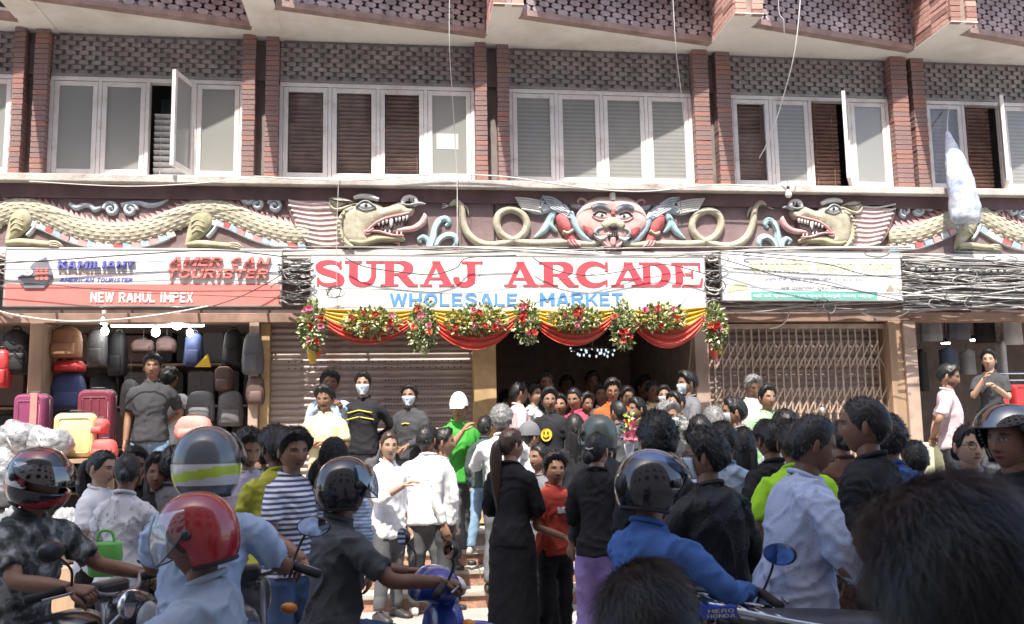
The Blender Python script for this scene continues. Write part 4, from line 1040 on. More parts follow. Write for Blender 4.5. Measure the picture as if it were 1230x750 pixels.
# ============================================================ CABLES
m_cab = mat('cable black', (0.03, 0.03, 0.032), rough=0.5, var=0.2, scale=20)
m_cabg = mat('cable grey', (0.3, 0.29, 0.28), rough=0.55, var=0.25, scale=12)
m_cabw = mat('cable white', (0.62, 0.6, 0.56), rough=0.5, var=0.1)
def cable(pts, r_, m, label, Y=None):
    q = [P(p[0], p[1], p[2] if len(p) > 2 else Y) for p in pts]
    c = crom([tuple(v) for v in q], 6); b = MB(); b.tube(c, r_, 6); return tag(b.build('cable', m, smooth=True), label, 'cable', 'overhead cables')
YC = -0.78
cable([(-30, 318), (60, 313), (160, 306), (260, 301), (345, 309)], 0.008, m_cab, 'black cable slanting up across the luggage shop sign', YC)
cable([(-30, 312), (120, 316), (250, 313), (345, 320)], 0.004, m_cab, 'thin cable along the top of the luggage shop sign', YC)
cable([(-20, 324), (100, 324), (200, 328), (345, 327)], 0.004, m_cab, 'thin cable through the lettering of the luggage shop sign', YC)
cable([(-10, 336), (60, 342), (150, 351), (250, 355), (345, 358)], 0.005, m_cab, 'thin cable sagging over the pink band of the luggage shop sign', YC)
cable([(256, 368), (290, 356), (318, 342), (345, 326)], 0.006, m_cab, 'cable rising across the right end of the luggage shop sign', YC)
cable([(-20, 368), (20, 379), (80, 386), (140, 384), (200, 377), (250, 368)], 0.009, m_cabw, 'white cable sagging below the luggage shop sign', YC)
cable([(415, 310), (440, 321), (490, 328), (520, 330), (548, 322), (562, 310), (620, 307)], 0.007, m_cab, 'dark cable sagging over the first word of the arcade sign', YC)
cable([(365, 350), (420, 347), (500, 350), (560, 353), (640, 342), (720, 328), (770, 314), (830, 306)], 0.004, m_cab, 'thin dark cable crossing the middle of the arcade sign', YC)
cable([(560, 312), (563, 330), (570, 341), (576, 332), (579, 310)], 0.003, m_cab, 'thin cable loop hanging over the letter J', YC)
cable([(640, 310), (668, 325), (710, 331), (760, 324), (800, 318), (850, 330)], 0.006, m_cab, 'dark cable draped over the second word of the arcade sign', YC)
cable([(818, 322), (824, 335), (818, 346), (822, 356)], 0.004, m_cabw, 'short pale wire hanging over the end of the arcade sign', YC)
cable([(407, 210, -0.45), (405, 260, -0.6), (404, 320, YC), (406, 372, YC)], 0.004, m_cabg, 'grey wire dropping past the first letter of the arcade sign')
rr = random.Random(3)
for k in range(5):
    lab = ('wide', 'small', 'slanting', 'lowest', 'tightest')[k] + ' loop of the wire knot on the arcade sign'
    a = rr.uniform(0, 3); pts = [(402+math.cos(a+i)*rr.uniform(4, 13), 352+math.sin(a+i)*rr.uniform(4, 9)) for i in range(6)]
    cable(pts, 0.004, m_cab, lab, YC-0.01)
cable([(855, 304), (920, 309), (990, 317), (1040, 330), (1100, 336)], 0.006, m_cab, 'dark cable slanting down across the faded sign', YC)
cable([(855, 308), (890, 318), (940, 333), (1000, 344), (1060, 356), (1100, 366)], 0.006, m_cab, 'cable falling from the left top to the right foot of the faded sign', YC)
cable([(860, 319), (900, 324), (960, 328), (1030, 331), (1090, 332)], 0.004, m_cab, 'thin cable across the pale script of the faded sign', YC)
cable([(880, 302), (960, 308), (1030, 311), (1100, 310)], 0.006, m_cab, 'cable along the top of the faded sign', YC)
cable([(948, 374), (945, 384), (938, 391), (925, 395)], 0.008, m_cabw, 'short white cable end curling below the faded sign', -0.45)
cable([(1035, 376), (1060, 383), (1085, 378), (1096, 368)], 0.009, m_cabw, 'white cable bowing over the gate post', -0.45)
cable([(305, 212), (420, 217), (520, 210), (600, 212), (660, 220), (720, 228), (780, 230), (860, 222), (930, 226)], 0.008, m_cabw, 'pale cable lying along the ledge below the windows', -0.47)
cable([(35, 218), (100, 222), (160, 224), (230, 221), (300, 214)], 0.006, m_cabw, 'thin pale cable on the ledge under the leftmost windows', -0.47)
cable([(540, -8, -1.3), (540, 60, -1.2), (545, 140, -0.7), (549, 215, -0.48), (549, 300, -0.5)], 0.005, m_cabw, 'pale wire hanging in front of the second window bay')
cable([(808, -8, -1.3), (812, 60, -1.2), (818, 110, -0.8), (822, 150, -0.6)], 0.005, m_cabw, 'pale wire hanging in front of the third window bay')
cable([(962, -8, -1.3), (955, 60, -1.2), (940, 120, -0.9), (925, 165, -0.6), (912, 190, -0.3)], 0.007, m_cabw, 'pale wire slanting across the fourth window bay')
cable([(935, -8, -1.3), (936, 16, -1.25), (941, 24, -1.25), (942, 40, -1.2)], 0.006, m_cabw, 'short crooked wire on the fourth parapet')
# tangles nobody could count
def tangle(label, xa, xb, ya, yb, n, seed, Y0=-0.6):
    rr = random.Random(seed); b = MB()
    for k in range(n):
        y = rr.uniform(ya, yb); s_ = rr.uniform(-0.12, 0.12); Yk = Y0 + rr.uniform(-0.14, 0.3); sag = rr.uniform(-3, 7); m = 7
        pts = [P(xa-4+(xb-xa+8)*i/m, min(yb+4, max(ya-3, y+s_*(xb-xa)*(i/m-0.5)+sag*4*(i/m)*(1-i/m)+rr.uniform(-1.6, 1.6))), Yk+rr.uniform(-0.03, 0.03)) for i in range(m+1)]
        b.cur = rr.choice((0, 1, 1, 1, 2)); b.tube(crom([tuple(p) for p in pts], 3), rr.uniform(0.004, 0.012), 5)
    for k in range(n//3):
        x = rr.uniform(xa, xb); y = rr.uniform(ya, yb); w = rr.uniform(5, 18); h = rr.uniform(3, 11); Yk = Y0-0.15-rr.uniform(0, 0.08)
        pts = [P(x+w*math.cos(i*0.7+k), y+h*math.sin(i*0.7+k)*rr.uniform(0.6, 1), Yk) for i in range(7)]
        b.cur = rr.choice((0, 1)); b.tube(crom([tuple(p) for p in pts], 4), rr.uniform(0.003, 0.007), 5)
    return tag(b.build('cable_tangle', [m_cab, m_cabg, m_cabw], smooth=True), label, 'cables', kind='stuff')
tangle('thick tangle of grey and black cables right of the faded sign', 1088, 1290, 309, 368, 62, 1)
tangle('bundle of cables between the luggage shop sign and the arcade sign', 338, 373, 312, 362, 26, 2)
tangle('bundle of cables between the arcade sign and the faded sign', 849, 866, 306, 350, 16, 3)
tangle('cables running left of the luggage shop sign', -30, 8, 302, 350, 10, 4)
tangle('bundle of cables along the lintel under the faded sign', 850, 1100, 362, 371, 9, 5, -0.5)
tangle('cables running on the moulding above the signs', 330, 1090, 300, 306, 9, 6, -0.5)
# row of porcelain insulators on a rail in the tangle
t = thing('insulator_rail', 'rail with a row of white insulators among the cables', 'insulators', P(1160, 326, -0.56))
b = MB(); b.bar(P(1086, 323, -0.52), P(1290, 328, -0.52), 0.02, 0.02); b.build('rail', m_cabg, t)
for k in range(24):
    p = P(1096+k*8.2, 323.6+k*0.2, -0.55); b = MB(); b.ball(p, (0.03, 0.028, 0.019), 8, 6); b.build('insulator', m_cabw, t, smooth=True)
# lamp bulb hanging from the ledge, sack tied to the window, small wall boxes
p = P(947, 232, -0.45); t = thing('bulb', 'white bulb hanging on a wire above the right dragon', 'bulb', p)
b = MB(); b.lathe(p, [(0.0, -0.06), (0.03, -0.055), (0.042, -0.03), (0.036, 0.0), (0.02, 0.03), (0.016, 0.05)], 12); b.build('glass', m_wlet, t, smooth=True)
b = MB(); b.lathe(p, [(0.018, 0.045), (0.02, 0.085), (0.0, 0.09)], 10); b.build('socket', m_cab, t, smooth=True)
b = MB(); b.tube([p+Vector((0, 0, 0.085)), p+Vector((0.01, 0.03, 0.17))], 0.004, 6); b.build('wire', m_cab, t)
t = thing('plastic_sack', 'blue and white plastic sack tied to the rightmost window', 'sack', P(1160, 268, -0.6))
m_sack = mat('sack film', (0.5, 0.53, 0.6), rough=0.35, var=0.25, dirt=(0.1, 0.2, 0.5), dscale=7, scale=9, bump=0.5, bscale=14)
rs = []
prof = crom([(1138, 158, 0.02), (1141, 170, 0.06), (1147, 190, 0.12), (1152, 210, 0.165), (1157, 238, 0.185), (1160, 260, 0.19), (1161, 268, 0.15)], 4)
for i, (px, py, r_) in enumerate(prof):
    c = P(px, py, -0.35-0.28*min(1, i/12)); ring = []
    for k in range(22):
        a = 6.283*k/22; rr_ = r_*(1+0.16*nz((math.cos(a)*2, math.sin(a)*2, py*0.06), 1.4)+0.05*math.sin(a*7+py*0.2))
        ring.append(c+Vector((rr_*math.cos(a), rr_*0.7*math.sin(a), 0.02*nz((a, py*0.1, 2)))))
    rs.append(ring)
b = MB(); b.rings(rs); b.build('sack_body', m_sack, t, smooth=True)
b = MB(); b.tube([P(1140, 130, -0.1), P(1138, 145, -0.25), P(1138, 160, -0.35)], 0.008, 6); b.build('tie', m_cabw, t)
# ============================================================ SHOPS
m_lamp = mat('lamp glow', (1.0, 0.98, 0.94), emit=14.0); m_tube = mat('tube glow', (0.95, 0.98, 1.0), emit=9.0)
def rrect(w, h, r_, n=5):
    out = []
    for cx, cz, a0 in ((w/2-r_, h/2-r_, 0), (-w/2+r_, h/2-r_, 90), (-w/2+r_, -h/2+r_, 180), (w/2-r_, -h/2+r_, 270)):
        for i in range(n+1): a = R(a0+90*i/n); out.append((cx+r_*math.cos(a), cz+r_*math.sin(a)))
    return out
m_trim = mat('luggage trim', (0.05, 0.045, 0.045), rough=0.5)
def suitcase(box, Y, m, label, dep=0.26, rz=0.0, ribs=0, group='suitcases', cream=False):
    a, b_ = P(box[0], box[1], Y), P(box[2], box[3], Y); w, h = b_.x-a.x, a.z-b_.z
    t = thing('suitcase', label, 'suitcase', ((a.x+b_.x)/2, Y+dep/2, b_.z), rz, group)
    q = MB(); r_ = min(w, h)*0.16
    q.rings([[(x, y, z+h/2) for x, z in rrect(w*s_, h-(1-s_)*w, r_)] for y, s_ in ((-dep/2, 0.86), (-dep/2+0.02, 0.95), (-dep/2+0.05, 1.0), (dep/2-0.05, 1.0), (dep/2-0.02, 0.95), (dep/2, 0.86))])
    q.f = [tuple(reversed(f)) for f in q.f]
    q.build('shell', m, t, smooth=True, local=True, sharp=40)
    q = MB(); pts = rrect(w+0.008, h+0.008, r_); q.tube([(x, 0, z+h/2) for x, z in pts+pts[:1]], 0.009, 6); q.build('zip_band', m_trim, t, smooth=True, local=True)
    q = MB(); q.tube([(-0.07, 0, h), (-0.065, 0, h+0.03), (0.065, 0, h+0.03), (0.07, 0, h)], 0.009, 6); q.build('handle', m_trim, t, smooth=True, local=True)
    q = MB(); pts = rrect(w*0.74, h*0.78, r_*0.6); q.tube([(x, -dep/2-0.002, z+h/2) for x, z in pts+pts[:1]], 0.006, 6); q.build('front_seam', m, t, smooth=True, local=True)
    for k in range(ribs):
        x = -w*0.32+w*0.64*k/max(1, ribs-1); q = MB(); q.obox((x, -dep/2-0.002, h/2), (0.022, 0.016, h*0.74)); q.build('rib', m, t, local=True, bevel=0.005)
    for sx in (-1, 1):
        q = MB(); q.lathe((sx*w*0.36, -dep*0.3, -0.0), [(0.0, -0.012), (0.022, -0.01), (0.022, 0.01), (0.0, 0.012)], 10, 'x'); q.build('wheel', m_trim, t, local=True)
    return t
def backpack(box, Y, m, label, dep=0.2, m2=None, hang=False, group='bags in the luggage shop', cat='bag', name='backpack'):
    a, b_ = P(box[0], box[1], Y), P(box[2], box[3], Y); w, h = b_.x-a.x, a.z-b_.z
    t = thing(name, label, cat, ((a.x+b_.x)/2, Y, b_.z), random.uniform(-0.2, 0.2), group); sd = random.uniform(0, 50)
    q = MB(); rs = []
    for z, s_ in ((0, 0.82), (0.03, 0.96), (0.3, 1.0), (0.6, 0.97), (0.85, 0.85), (0.96, 0.6), (1.0, 0.3)):
        rs.append([v+Vector((0.02*nz((v.x*6, z*5, sd)), 0.02*nz((z*5, v.x*6, sd+3)), 0)) for v in ellring2((0, 0, z*h), w/2*s_, dep/2*s_)])
    q.rings(rs); q.build('pack_body', m, t, smooth=True, local=True)
    q = MB(); q.rings([ellring2((0, -dep*0.42-0.02*math.sin(math.pi*z/0.45), z*h), w*0.36, dep*0.2) for z in (0.06, 0.12, 0.28, 0.42, 0.46)]); q.build('front_pocket', m2 or m, t, smooth=True, local=True)
    q = MB(); q.tube([(-0.05, 0, h*0.97), (-0.03, 0, h*1.06), (0.03, 0, h*1.06), (0.05, 0, h*0.97)], 0.01, 6); q.build('loop', m_trim, t, smooth=True, local=True)
    if hang:
        q = MB(); q.tube([(0, 0, h*1.05), (0, 0.02, h*1.05+hang)], 0.004, 5); q.build('hanger', m_trim, t, local=True)
    return t
def ellring2(c, hw, hd, n=18, p=3.2):
    out = []
    for k in range(n):
        a = 6.28319*k/n; ca, sa = math.cos(a), math.sin(a); out.append(Vector((c[0]+hw*math.copysign(abs(ca)**(2/p), ca), c[1]+hd*math.copysign(abs(sa)**(2/p), sa), c[2])))
    return out
def bagm(n, c, **k): return mat('bag ' + n, c, rough=k.pop('rough', 0.6), var=0.15, bump=0.2, bscale=60)
b_cream = bagm('cream', (0.62, 0.5, 0.24), rough=0.4); b_mar = bagm('maroon', (0.17, 0.03, 0.05), rough=0.4); b_pur = bagm('plum', (0.24, 0.05, 0.12), rough=0.4); b_cor = bagm('coral', (0.7, 0.1, 0.09)); b_tan = bagm('tan', (0.42, 0.22, 0.12)); b_red = bagm('red', (0.5, 0.04, 0.04), rough=0.4)
b_blue = bagm('blue', (0.06, 0.09, 0.22)); b_brn = bagm('brown', (0.12, 0.07, 0.06)); b_gry = bagm('grey', (0.12, 0.12, 0.125)); b_blk = bagm('black', (0.02, 0.02, 0.022)); b_pink = bagm('salmon', (0.72, 0.24, 0.2))
# display table at the left shop
c0 = P(65, 545, -0.7); t = thing('display_table', 'long display table crowded with luggage before the left shop', 'table', (c0.x, -0.7, PL))
tx0, tx1 = P(-60, 550, -0.7).x, P(150, 550, -0.7).x; tz = P(85, 551, -0.7).z
q = MB(); q.box(tx0, tx1, -1.36, -0.25, tz-0.04, tz); q.build('table_top', m_wood, t)
for x in (tx0+0.05, tx1-0.05):
    for y in (-1.0, -0.3): q = MB(); q.box(x-0.025, x+0.025, y-0.025, y+0.025, PL+0.004, tz-0.04); q.build('leg', m_wood, t)
suitcase((63, 497, 111, 550), -0.98, b_cream, 'cream hard suitcase at the front of the luggage table', 0.24, 0.12)
suitcase((92, 469, 132, 549), -0.6, b_mar, 'tall maroon suitcase behind the cream one', 0.26, 0.05, ribs=4)
suitcase((16, 474, 52, 549), -0.6, b_pur, 'plum suitcase with a pink strap on the luggage table', 0.26, -0.1, ribs=2)
q = MB(); pa, pb = P(37, 472, -0.63), P(43, 516, -0.63); q.box(pa.x, pb.x, -0.635, -0.62, pb.z, pa.z)
tag(q.build('luggage_strap', b_pink), 'pink strap across the front of the plum suitcase', 'strap')
backpack((110, 503, 130, 521), -0.85, b_cor, 'small coral bag beside the cream suitcase, upper of two', 0.18)
backpack((110, 528, 141, 549), -0.95, b_cor, 'coral bag beside the cream suitcase, lower of two', 0.2)
backpack((211, 500, 254, 528), -0.75, b_pink, 'salmon pink bag with a wide handle right of the shop keeper', 0.2)
# plastic wrapped goods
m_film = film_mat('plastic wrap', (0.75, 0.75, 0.76), 0.62); m_wrap = mat('white wrap', (0.26, 0.26, 0.27), rough=0.22, var=0.35, scale=10, bump=1.0, bscale=22)
for k, (cx, Yb, zb, rx, rzz, lab) in enumerate(((20, -1.12, tz, 0.2, 0.2, 'plastic wrapped white sack at the left edge of the luggage table'), (58, -1.16, tz, 0.22, 0.17, 'large plastic wrapped bundle before the cream suitcase'), (6, -2.25, 1.08, 0.2, 0.26, 'plastic wrapped bundle at the left edge below the plum suitcase'), (84, -2.25, 0.55, 0.2, 0.25, 'white plastic bundle left of the girl in white'), (30, -2.25, 0.55, 0.26, 0.29, 'white plastic bundle behind the camouflage rider'))):
    t = thing('wrapped_bundle', lab, 'bundle', (P(cx, 560, Yb).x, Yb, zb-0.015), group='wrapped goods')
    q = MB(); q.ball((0, 0, rzz), (rx, 0.18, rzz), 64, 44)
    q.v = [tuple(Vector(v)*(1+0.22*nz(Vector(v)+Vector((k*3, 0, 0)), 4)+0.10*abs(nz(Vector((v[0]*6+v[2]*4, v[1]*8, v[2]*12+k))))-0.05*abs(nz(Vector((v[0]*22, v[1]*22, v[2]*9-v[0]*14+k)))))) for v in q.v]
    q.build('wrap', m_wrap, t, smooth=True, local=True)
    q = MB(); q.tube([(-rx*0.4, -0.1, rzz*1.8), (-rx*0.2, -0.17, rzz*1.2), (rx*0.1, -0.18, rzz*0.6)], 0.01, 6); q.build('cord', m_cabw, t, smooth=True, local=True)
low = MB(); lx0, lx1 = P(-60, 640, -2.0).x, P(118, 640, -2.0).x
low.box(lx0, lx1, -2.6, -1.9, 0.006, 0.55); tag(low.build('low_bench', m_wood), 'low wooden bench carrying plastic bundles at the left', 'bench')
# hanging bags in the left shop
def HB(box, Y, m, lab, **k): return backpack(box, Y, m, lab, hang=0.25, **k)
HB((60, 393, 98, 430), 0.1, b_tan, 'tan bag hanging near the wooden post'); HB((64, 433, 103, 447), 0.12, b_red, 'flat red bag under the hanging tan bag'); HB((62, 448, 103, 492), 0.14, b_blue, 'blue backpack hanging under the red bag')
HB((158, 408, 186, 424), 0.8, b_brn, 'brown handbag hanging behind the shop keeper, left one'); HB((188, 406, 212, 424), 0.8, b_brn, 'brown handbag hanging behind the shop keeper, right one'); HB((224, 470, 258, 506), 0.0, b_gry, 'grey backpack hanging right of the shop keeper')
HB((258, 440, 280, 470), 0.1, b_brn, 'small brown bag hanging by the pier'); HB((262, 470, 292, 512), 0.05, b_gry, 'dark grey backpack beside the pier'); HB((268, 396, 292, 440), 0.2, b_blk, 'black bag hanging at the top beside the pier'); HB((292, 400, 316, 450), -0.16, b_gry, 'grey bag hanging in front of the pier, upper'); HB((296, 452, 318, 486), -0.16, b_brn, 'brown bag hanging in front of the pier, lower')
HB((4, 396, 34, 450), 0.0, b_blk, 'black bag in clear plastic hanging left of the wooden post'); HB((-8, 420, 12, 466), -0.1, b_red, 'red bag at the left edge of the picture'); HB((106, 396, 128, 440), 0.6, b_gry, 'grey bag hanging behind the tan bag'); HB((132, 400, 152, 452), 0.8, b_blk, 'black rucksack hanging left of the shop keeper')
HB((222, 400, 244, 440), 0.6, b_blue, 'dark blue bag hanging under the tube light'); HB((110, 448, 140, 480), 0.9, b_blk, 'black bag on the back wall behind the maroon suitcase'); HB((146, 456, 166, 500), 0.7, b_gry, 'grey bag left of the shop keeper')
q = MB(); c = P(244, 436, 0.0); q.prism([(c.x-0.09, c.z-0.05), (c.x+0.09, c.z-0.05), (c.x+0.05, c.z+0.1)], -0.02, 0.02); tag(q.build('yellow_pennant', mat('pennant', (0.75, 0.5, 0.03))), 'yellow triangular pennant hanging in the luggage shop', 'pennant')
sh = MB()
shelf = thing('wall_shelf', 'dark shelves on the back wall of the luggage shop', 'shelf', (-3, 2.9, PL))
for k in range(4): q = MB(); q.box(-9, gx(312)-0.06, 2.75, 3.19, PL+0.3+0.6*k, PL+0.33+0.6*k); q.build('board', m_wood, shelf)
bk = [b_blk, b_brn, b_blk, b_gry, b_blk]
for r_ in range(4):
    x = -5.6
    while x < gx(312)-0.4:
        w = random.uniform(0.3, 0.45); h = random.uniform(0.4, 0.54); t = thing('suitcase', 'dark suitcase on the shadowed back shelves of the luggage shop', 'suitcase', (x+w/2, 2.95, PL+0.335+0.6*r_), group='shelf luggage')
        q = MB(); q.rings([[(px_, y, z+h/2) for px_, z in rrect(w*s_, h-(1-s_)*w, 0.05)] for y, s_ in ((-0.13, 0.9), (-0.09, 1), (0.12, 1))]); q.f = [tuple(reversed(f)) for f in q.f]; q.build('shell', random.choice(bk), t, smooth=True, local=True, sharp=40)
        x += w+0.04
# lamps in the left shop
def bulb(px, py, Y, r_, lab):
    p = P(px, py, Y); t = thing('bulb', lab, 'bulb', p, group='lit bulbs'); q = MB(); q.ball((0, 0, 0), (r_, r_, r_*1.15), 12, 8); q.build('glass', m_lamp, t, smooth=True, local=True)
    q = MB(); q.lathe((0, 0, 0), [(r_*0.5, r_), (r_*0.5, r_*1.9), (0, r_*1.9)], 8); q.build('socket', m_cabw, t, local=True)
    q = MB(); q.tube([(0, 0, r_*1.8), (0, 0.02, 3.2-p.z)], 0.004, 5); q.build('wire', m_cab, t, local=True)
bulb(125, 384, -0.15, 0.055, 'lit bulb hanging high at the left of the luggage shop'); bulb(126, 398, 0.4, 0.045, 'lit bulb just below the highest left bulb'); bulb(213, 388, -0.1, 0.07, 'largest lit bulb in the luggage shop'); bulb(187, 399, 0.3, 0.05, 'lit bulb between the tube lights'); bulb(228, 400, 0.4, 0.04, 'small lit bulb right of the largest bulb')
def tubelight(x0, x1, y, Y, lab):
    a, b_ = P(x0, y, Y), P(x1, y, Y); t = thing('tube_light', lab, 'light', ((a.x+b_.x)/2, Y, a.z), group='tube lights'); q = MB(); q.tube([a, (b_.x, b_.y, a.z)], 0.018, 8); q.build('tube', m_tube, t)
    q = MB(); q.box(a.x-0.03, b_.x+0.03, Y-0.025, Y+0.025, a.z+0.02, a.z+0.06); q.build('fitting', m_cabw, t)
    for xx in (a.x+0.1, b_.x-0.1):
        q = MB(); q.box(xx-0.004, xx+0.004, Y-0.004, Y+0.004, a.z+0.06, 3.2); q.build('rod', m_cab, t)
tubelight(134, 186, 391.5, 0.5, 'lit tube light in the luggage shop, left one'); tubelight(188, 245, 391, 0.5, 'lit tube light in the luggage shop, right one')
# right shop
def garment(px0, py0, px1, py1, Y, m, lab):
    a, b_ = P(px0, py0, Y), P(px1, py1, Y); w, h = b_.x-a.x, a.z-b_.z; t = thing('hanging_garment', lab, 'clothes', ((a.x+b_.x)/2, Y, b_.z), group='garments in the right shop'); q = MB()
    q.rings([[v+Vector((0, 0.012*math.sin(v.x*40), 0)) for v in ellring2((0, 0, z*h), w/2*s_, 0.07, 22, 2.6)] for z, s_ in ((0, 1.0), (0.4, 0.95), (0.75, 0.92), (0.9, 0.98), (0.96, 0.6), (1.0, 0.25))]); q.build('cloth', m, t, smooth=True, local=True)
    q = MB(); q.tube([(0, 0, h*0.98), (0, 0, h+0.06), (0.03, 0, h+0.09)], 0.005, 5); q.build('hanger', m_trim, t, local=True)
gm = [mat('garment '+n, c, rough=0.9, var=0.15) for n, c in (('grey', (0.3, 0.3, 0.31)), ('slate', (0.13, 0.14, 0.16)), ('pale', (0.45, 0.44, 0.44)), ('black', (0.03, 0.03, 0.03)), ('denim', (0.1, 0.13, 0.2)))]
for k, (x0, x1, y0, y1, mi, lab) in enumerate(((1104, 1132, 384, 410, 0, 'grey shirt hanging at the left of the right shop'), (1136, 1166, 382, 408, 1, 'slate shirt hanging in the right shop'), (1170, 1196, 384, 412, 3, 'black shirt hanging in the right shop'), (1202, 1228, 382, 414, 2, 'pale shirt hanging at the right edge'), (1128, 1150, 418, 448, 4, 'denim jacket on the back wall of the right shop'), (1152, 1172, 420, 450, 0, 'grey jacket on the back wall of the right shop'), (1196, 1212, 410, 470, 2, 'long pale dress behind the woman in the right shop'), (1098, 1116, 420, 470, 3, 'black coat at the left wall of the right shop'))):
    garment(x0, y0, x1, y1, 0.8+0.1*(k % 3), gm[mi], lab)
for k, (px, py) in enumerate(((1136, 412), (1171, 408), (1212, 404))):
    p = P(px, py, 1.4); t = thing('ceiling_spot', ('leftmost', 'middle', 'rightmost')[k]+' lit spot lamp in the right shop', 'light', p, group='spot lamps'); q = MB(); q.lathe((0, 0, 0), [(0.0, -0.02), (0.06, -0.015), (0.06, 0.0), (0.0, 0.0)], 12); q.build('glow', m_lamp, t, local=True)
    q = MB(); q.lathe((0, 0, 0), [(0.065, 0.001), (0.05, 0.06), (0.01, 0.07), (0.01, 3.2-p.z)], 12); q.build('housing', m_cab, t, local=True)
suitcase((1194, 463, 1214, 492), -0.3, b_red, 'red suitcase on the trolley in the right shop, left one', 0.2); suitcase((1217, 462, 1240, 492), -0.3, b_red, 'red suitcase on the trolley in the right shop, right one', 0.2)
t = thing('luggage_trolley', 'chrome trolley rail holding red suitcases in the right shop', 'trolley', P(1215, 492, -0.15)); m_chr = mat('chrome', (0.6, 0.6, 0.61), rough=0.15, metal=1.0)
pz = P(1215, 493, -0.2).z
for x in (1193, 1240): q = MB(); q.tube([(P(x, 450, -0.05).x, -0.05, PL), (P(x, 450, -0.05).x, -0.05, P(x, 448, -0.05).z)], 0.012, 8); q.build('post', m_chr, t)
for zz in (P(1215, 449, -0.05).z, P(1215, 457, -0.05).z): q = MB(); q.tube([(P(1193, 450, -0.05).x, -0.05, zz), (P(1240, 450, -0.05).x, -0.05, zz)], 0.01, 8); q.build('rail', m_chr, t)
q = MB(); q.box(P(1190, 493, -0.3).x, P(1244, 493, -0.3).x, -0.34, 0.0, pz-0.03, pz); q.build('deck', m_trim, t)
q = MB(); q.box(P(1192, 493, -0.3).x, P(1242, 493, -0.3).x, -0.3, -0.04, PL, pz-0.031); q.build('base', m_trim, t)
# crates seen under the pink shirt man
for px0, px1, y0, y1, lab in ((1102, 1123, 532, 556, 'pale green carton left of the man in pink'), (1132, 1146, 532, 556, 'pale green carton right of the man in pink')):
    a, b_ = P(px0, y0, -0.55), P(px1, y1, -0.55); q = MB(); q.box(a.x, b_.x, -0.55, -0.25, PL+0.006, a.z)
    t = thing('carton', lab, 'carton', ((a.x+b_.x)/2, -0.4, PL), group='cartons'); q.build('box', mat('carton', (0.5, 0.5, 0.36), rough=0.8), t, bevel=0.008)
    q = MB(); q.box(a.x-0.003, b_.x+0.003, -0.555, -0.548, (a.z+PL)/2-0.02, (a.z+PL)/2+0.02); q.build('tape', m_wood, t)
# small chandelier in the entrance
p = P(712, 420, 1.2); t = thing('chandelier', 'small crystal chandelier with cool glints in the dark entrance', 'chandelier', p)
q = MB(); q.tube([(0.3*math.cos(R(a)), 0.3*math.sin(R(a)), 0) for a in range(0, 361, 15)], 0.012, 6); q.build('ring', m_chr, t, local=True)
q = MB(); q.tube([(0, 0, 0), (0, 0, 3.2-p.z)], 0.01, 6); q.build('rod', m_chr, t, local=True)
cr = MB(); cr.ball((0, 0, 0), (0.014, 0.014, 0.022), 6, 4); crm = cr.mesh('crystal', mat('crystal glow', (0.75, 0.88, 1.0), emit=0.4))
for k in range(22):
    a = random.uniform(0, 6.283); r_ = random.choice((0.3, 0.3, 0.18)); inst('crystal', crm, (r_*math.cos(a), r_*math.sin(a), random.uniform(-0.09, 0.03)), t, local=True)
# ============================================================ PEOPLE
def cloth(name, c, rough=0.85, **k):
    k.setdefault('var', 0.1); k.setdefault('scale', 5); k.setdefault('bump', 0.12); k.setdefault('bscale', 70); k.setdefault('spec', 0.2)
    return mat('cloth ' + name, c, rough=rough, sheen=k.pop('sheen', 0.0), **k)
m_skin = mat('skin', (1, 1, 1), rough=0.5, var=0.06, scale=14, attr='Col', bump=0.08, bscale=120, spec=0.4)
m_hair = mat('hair black', (0.007, 0.006, 0.006), rough=0.5, var=0.4, scale=30, spec=0.5, stretch=(1, 1, 0.2))
m_hairb = mat('hair brown', (0.05, 0.026, 0.018), rough=0.42, var=0.4, scale=30, stretch=(1, 1, 0.15))
m_hairg = mat('hair grey', (0.16, 0.155, 0.15), rough=0.5, var=0.6, scale=60)
m_shoe = mat('shoe dark', (0.035, 0.03, 0.03), rough=0.5); m_shoew = mat('shoe pale', (0.5, 0.45, 0.4), rough=0.6)
m_mask = mat('mask paper', (0.6, 0.68, 0.74), rough=0.9, var=0.05)
m_visor = glass_mat('visor clear', (0.82, 0.85, 0.87), 0.05, 0.3)
m_blackp = mat('black plastic', (0.02, 0.02, 0.022), rough=0.35); m_rubber = mat('rubber', (0.018, 0.018, 0.018), rough=0.8)
SK = [(0.34, 0.19, 0.125), (0.27, 0.145, 0.09), (0.21, 0.105, 0.065), (0.42, 0.26, 0.18), (0.15, 0.075, 0.048)]
def head_pt(th, ph):
    """point of the head surface, centre at origin, +y is the face"""
    st, ct = math.sin(th), math.cos(th); sx, cy = math.sin(ph), math.cos(ph)
    z = (0.122 if ct > 0 else 0.116)*ct; r_ = max(0.0, st)**0.82
    tl = max(0.0, -z/0.116); a = 0.076*(1-0.30*tl**2.2); b = (0.094*(1-0.10*tl) if cy > 0 else 0.106*(1-0.5*tl**1.5))
    x, y = a*r_*sx, b*r_*cy
    if cy > 0:
        ax = abs(x)
        n = math.exp(-(x/0.0145)**2)
        if z > -0.032: n *= max(0.0, min(1.0, (0.03-z)/0.06))
        else: n *= math.exp(-((z+0.032)/0.008)**2)
        y += 0.019*n
        y -= 0.009*math.exp(-((ax-0.032)/0.017)**2-((z-0.010)/0.012)**2)
        y += 0.004*math.exp(-((ax-0.028)/0.022)**2-((z-0.032)/0.009)**2)
        y += 0.006*math.exp(-(x/0.024)**2-((z+0.062)/0.009)**2) + 0.007*math.exp(-(x/0.02)**2-((z+0.1)/0.014)**2)
    return Vector((x, y, z))
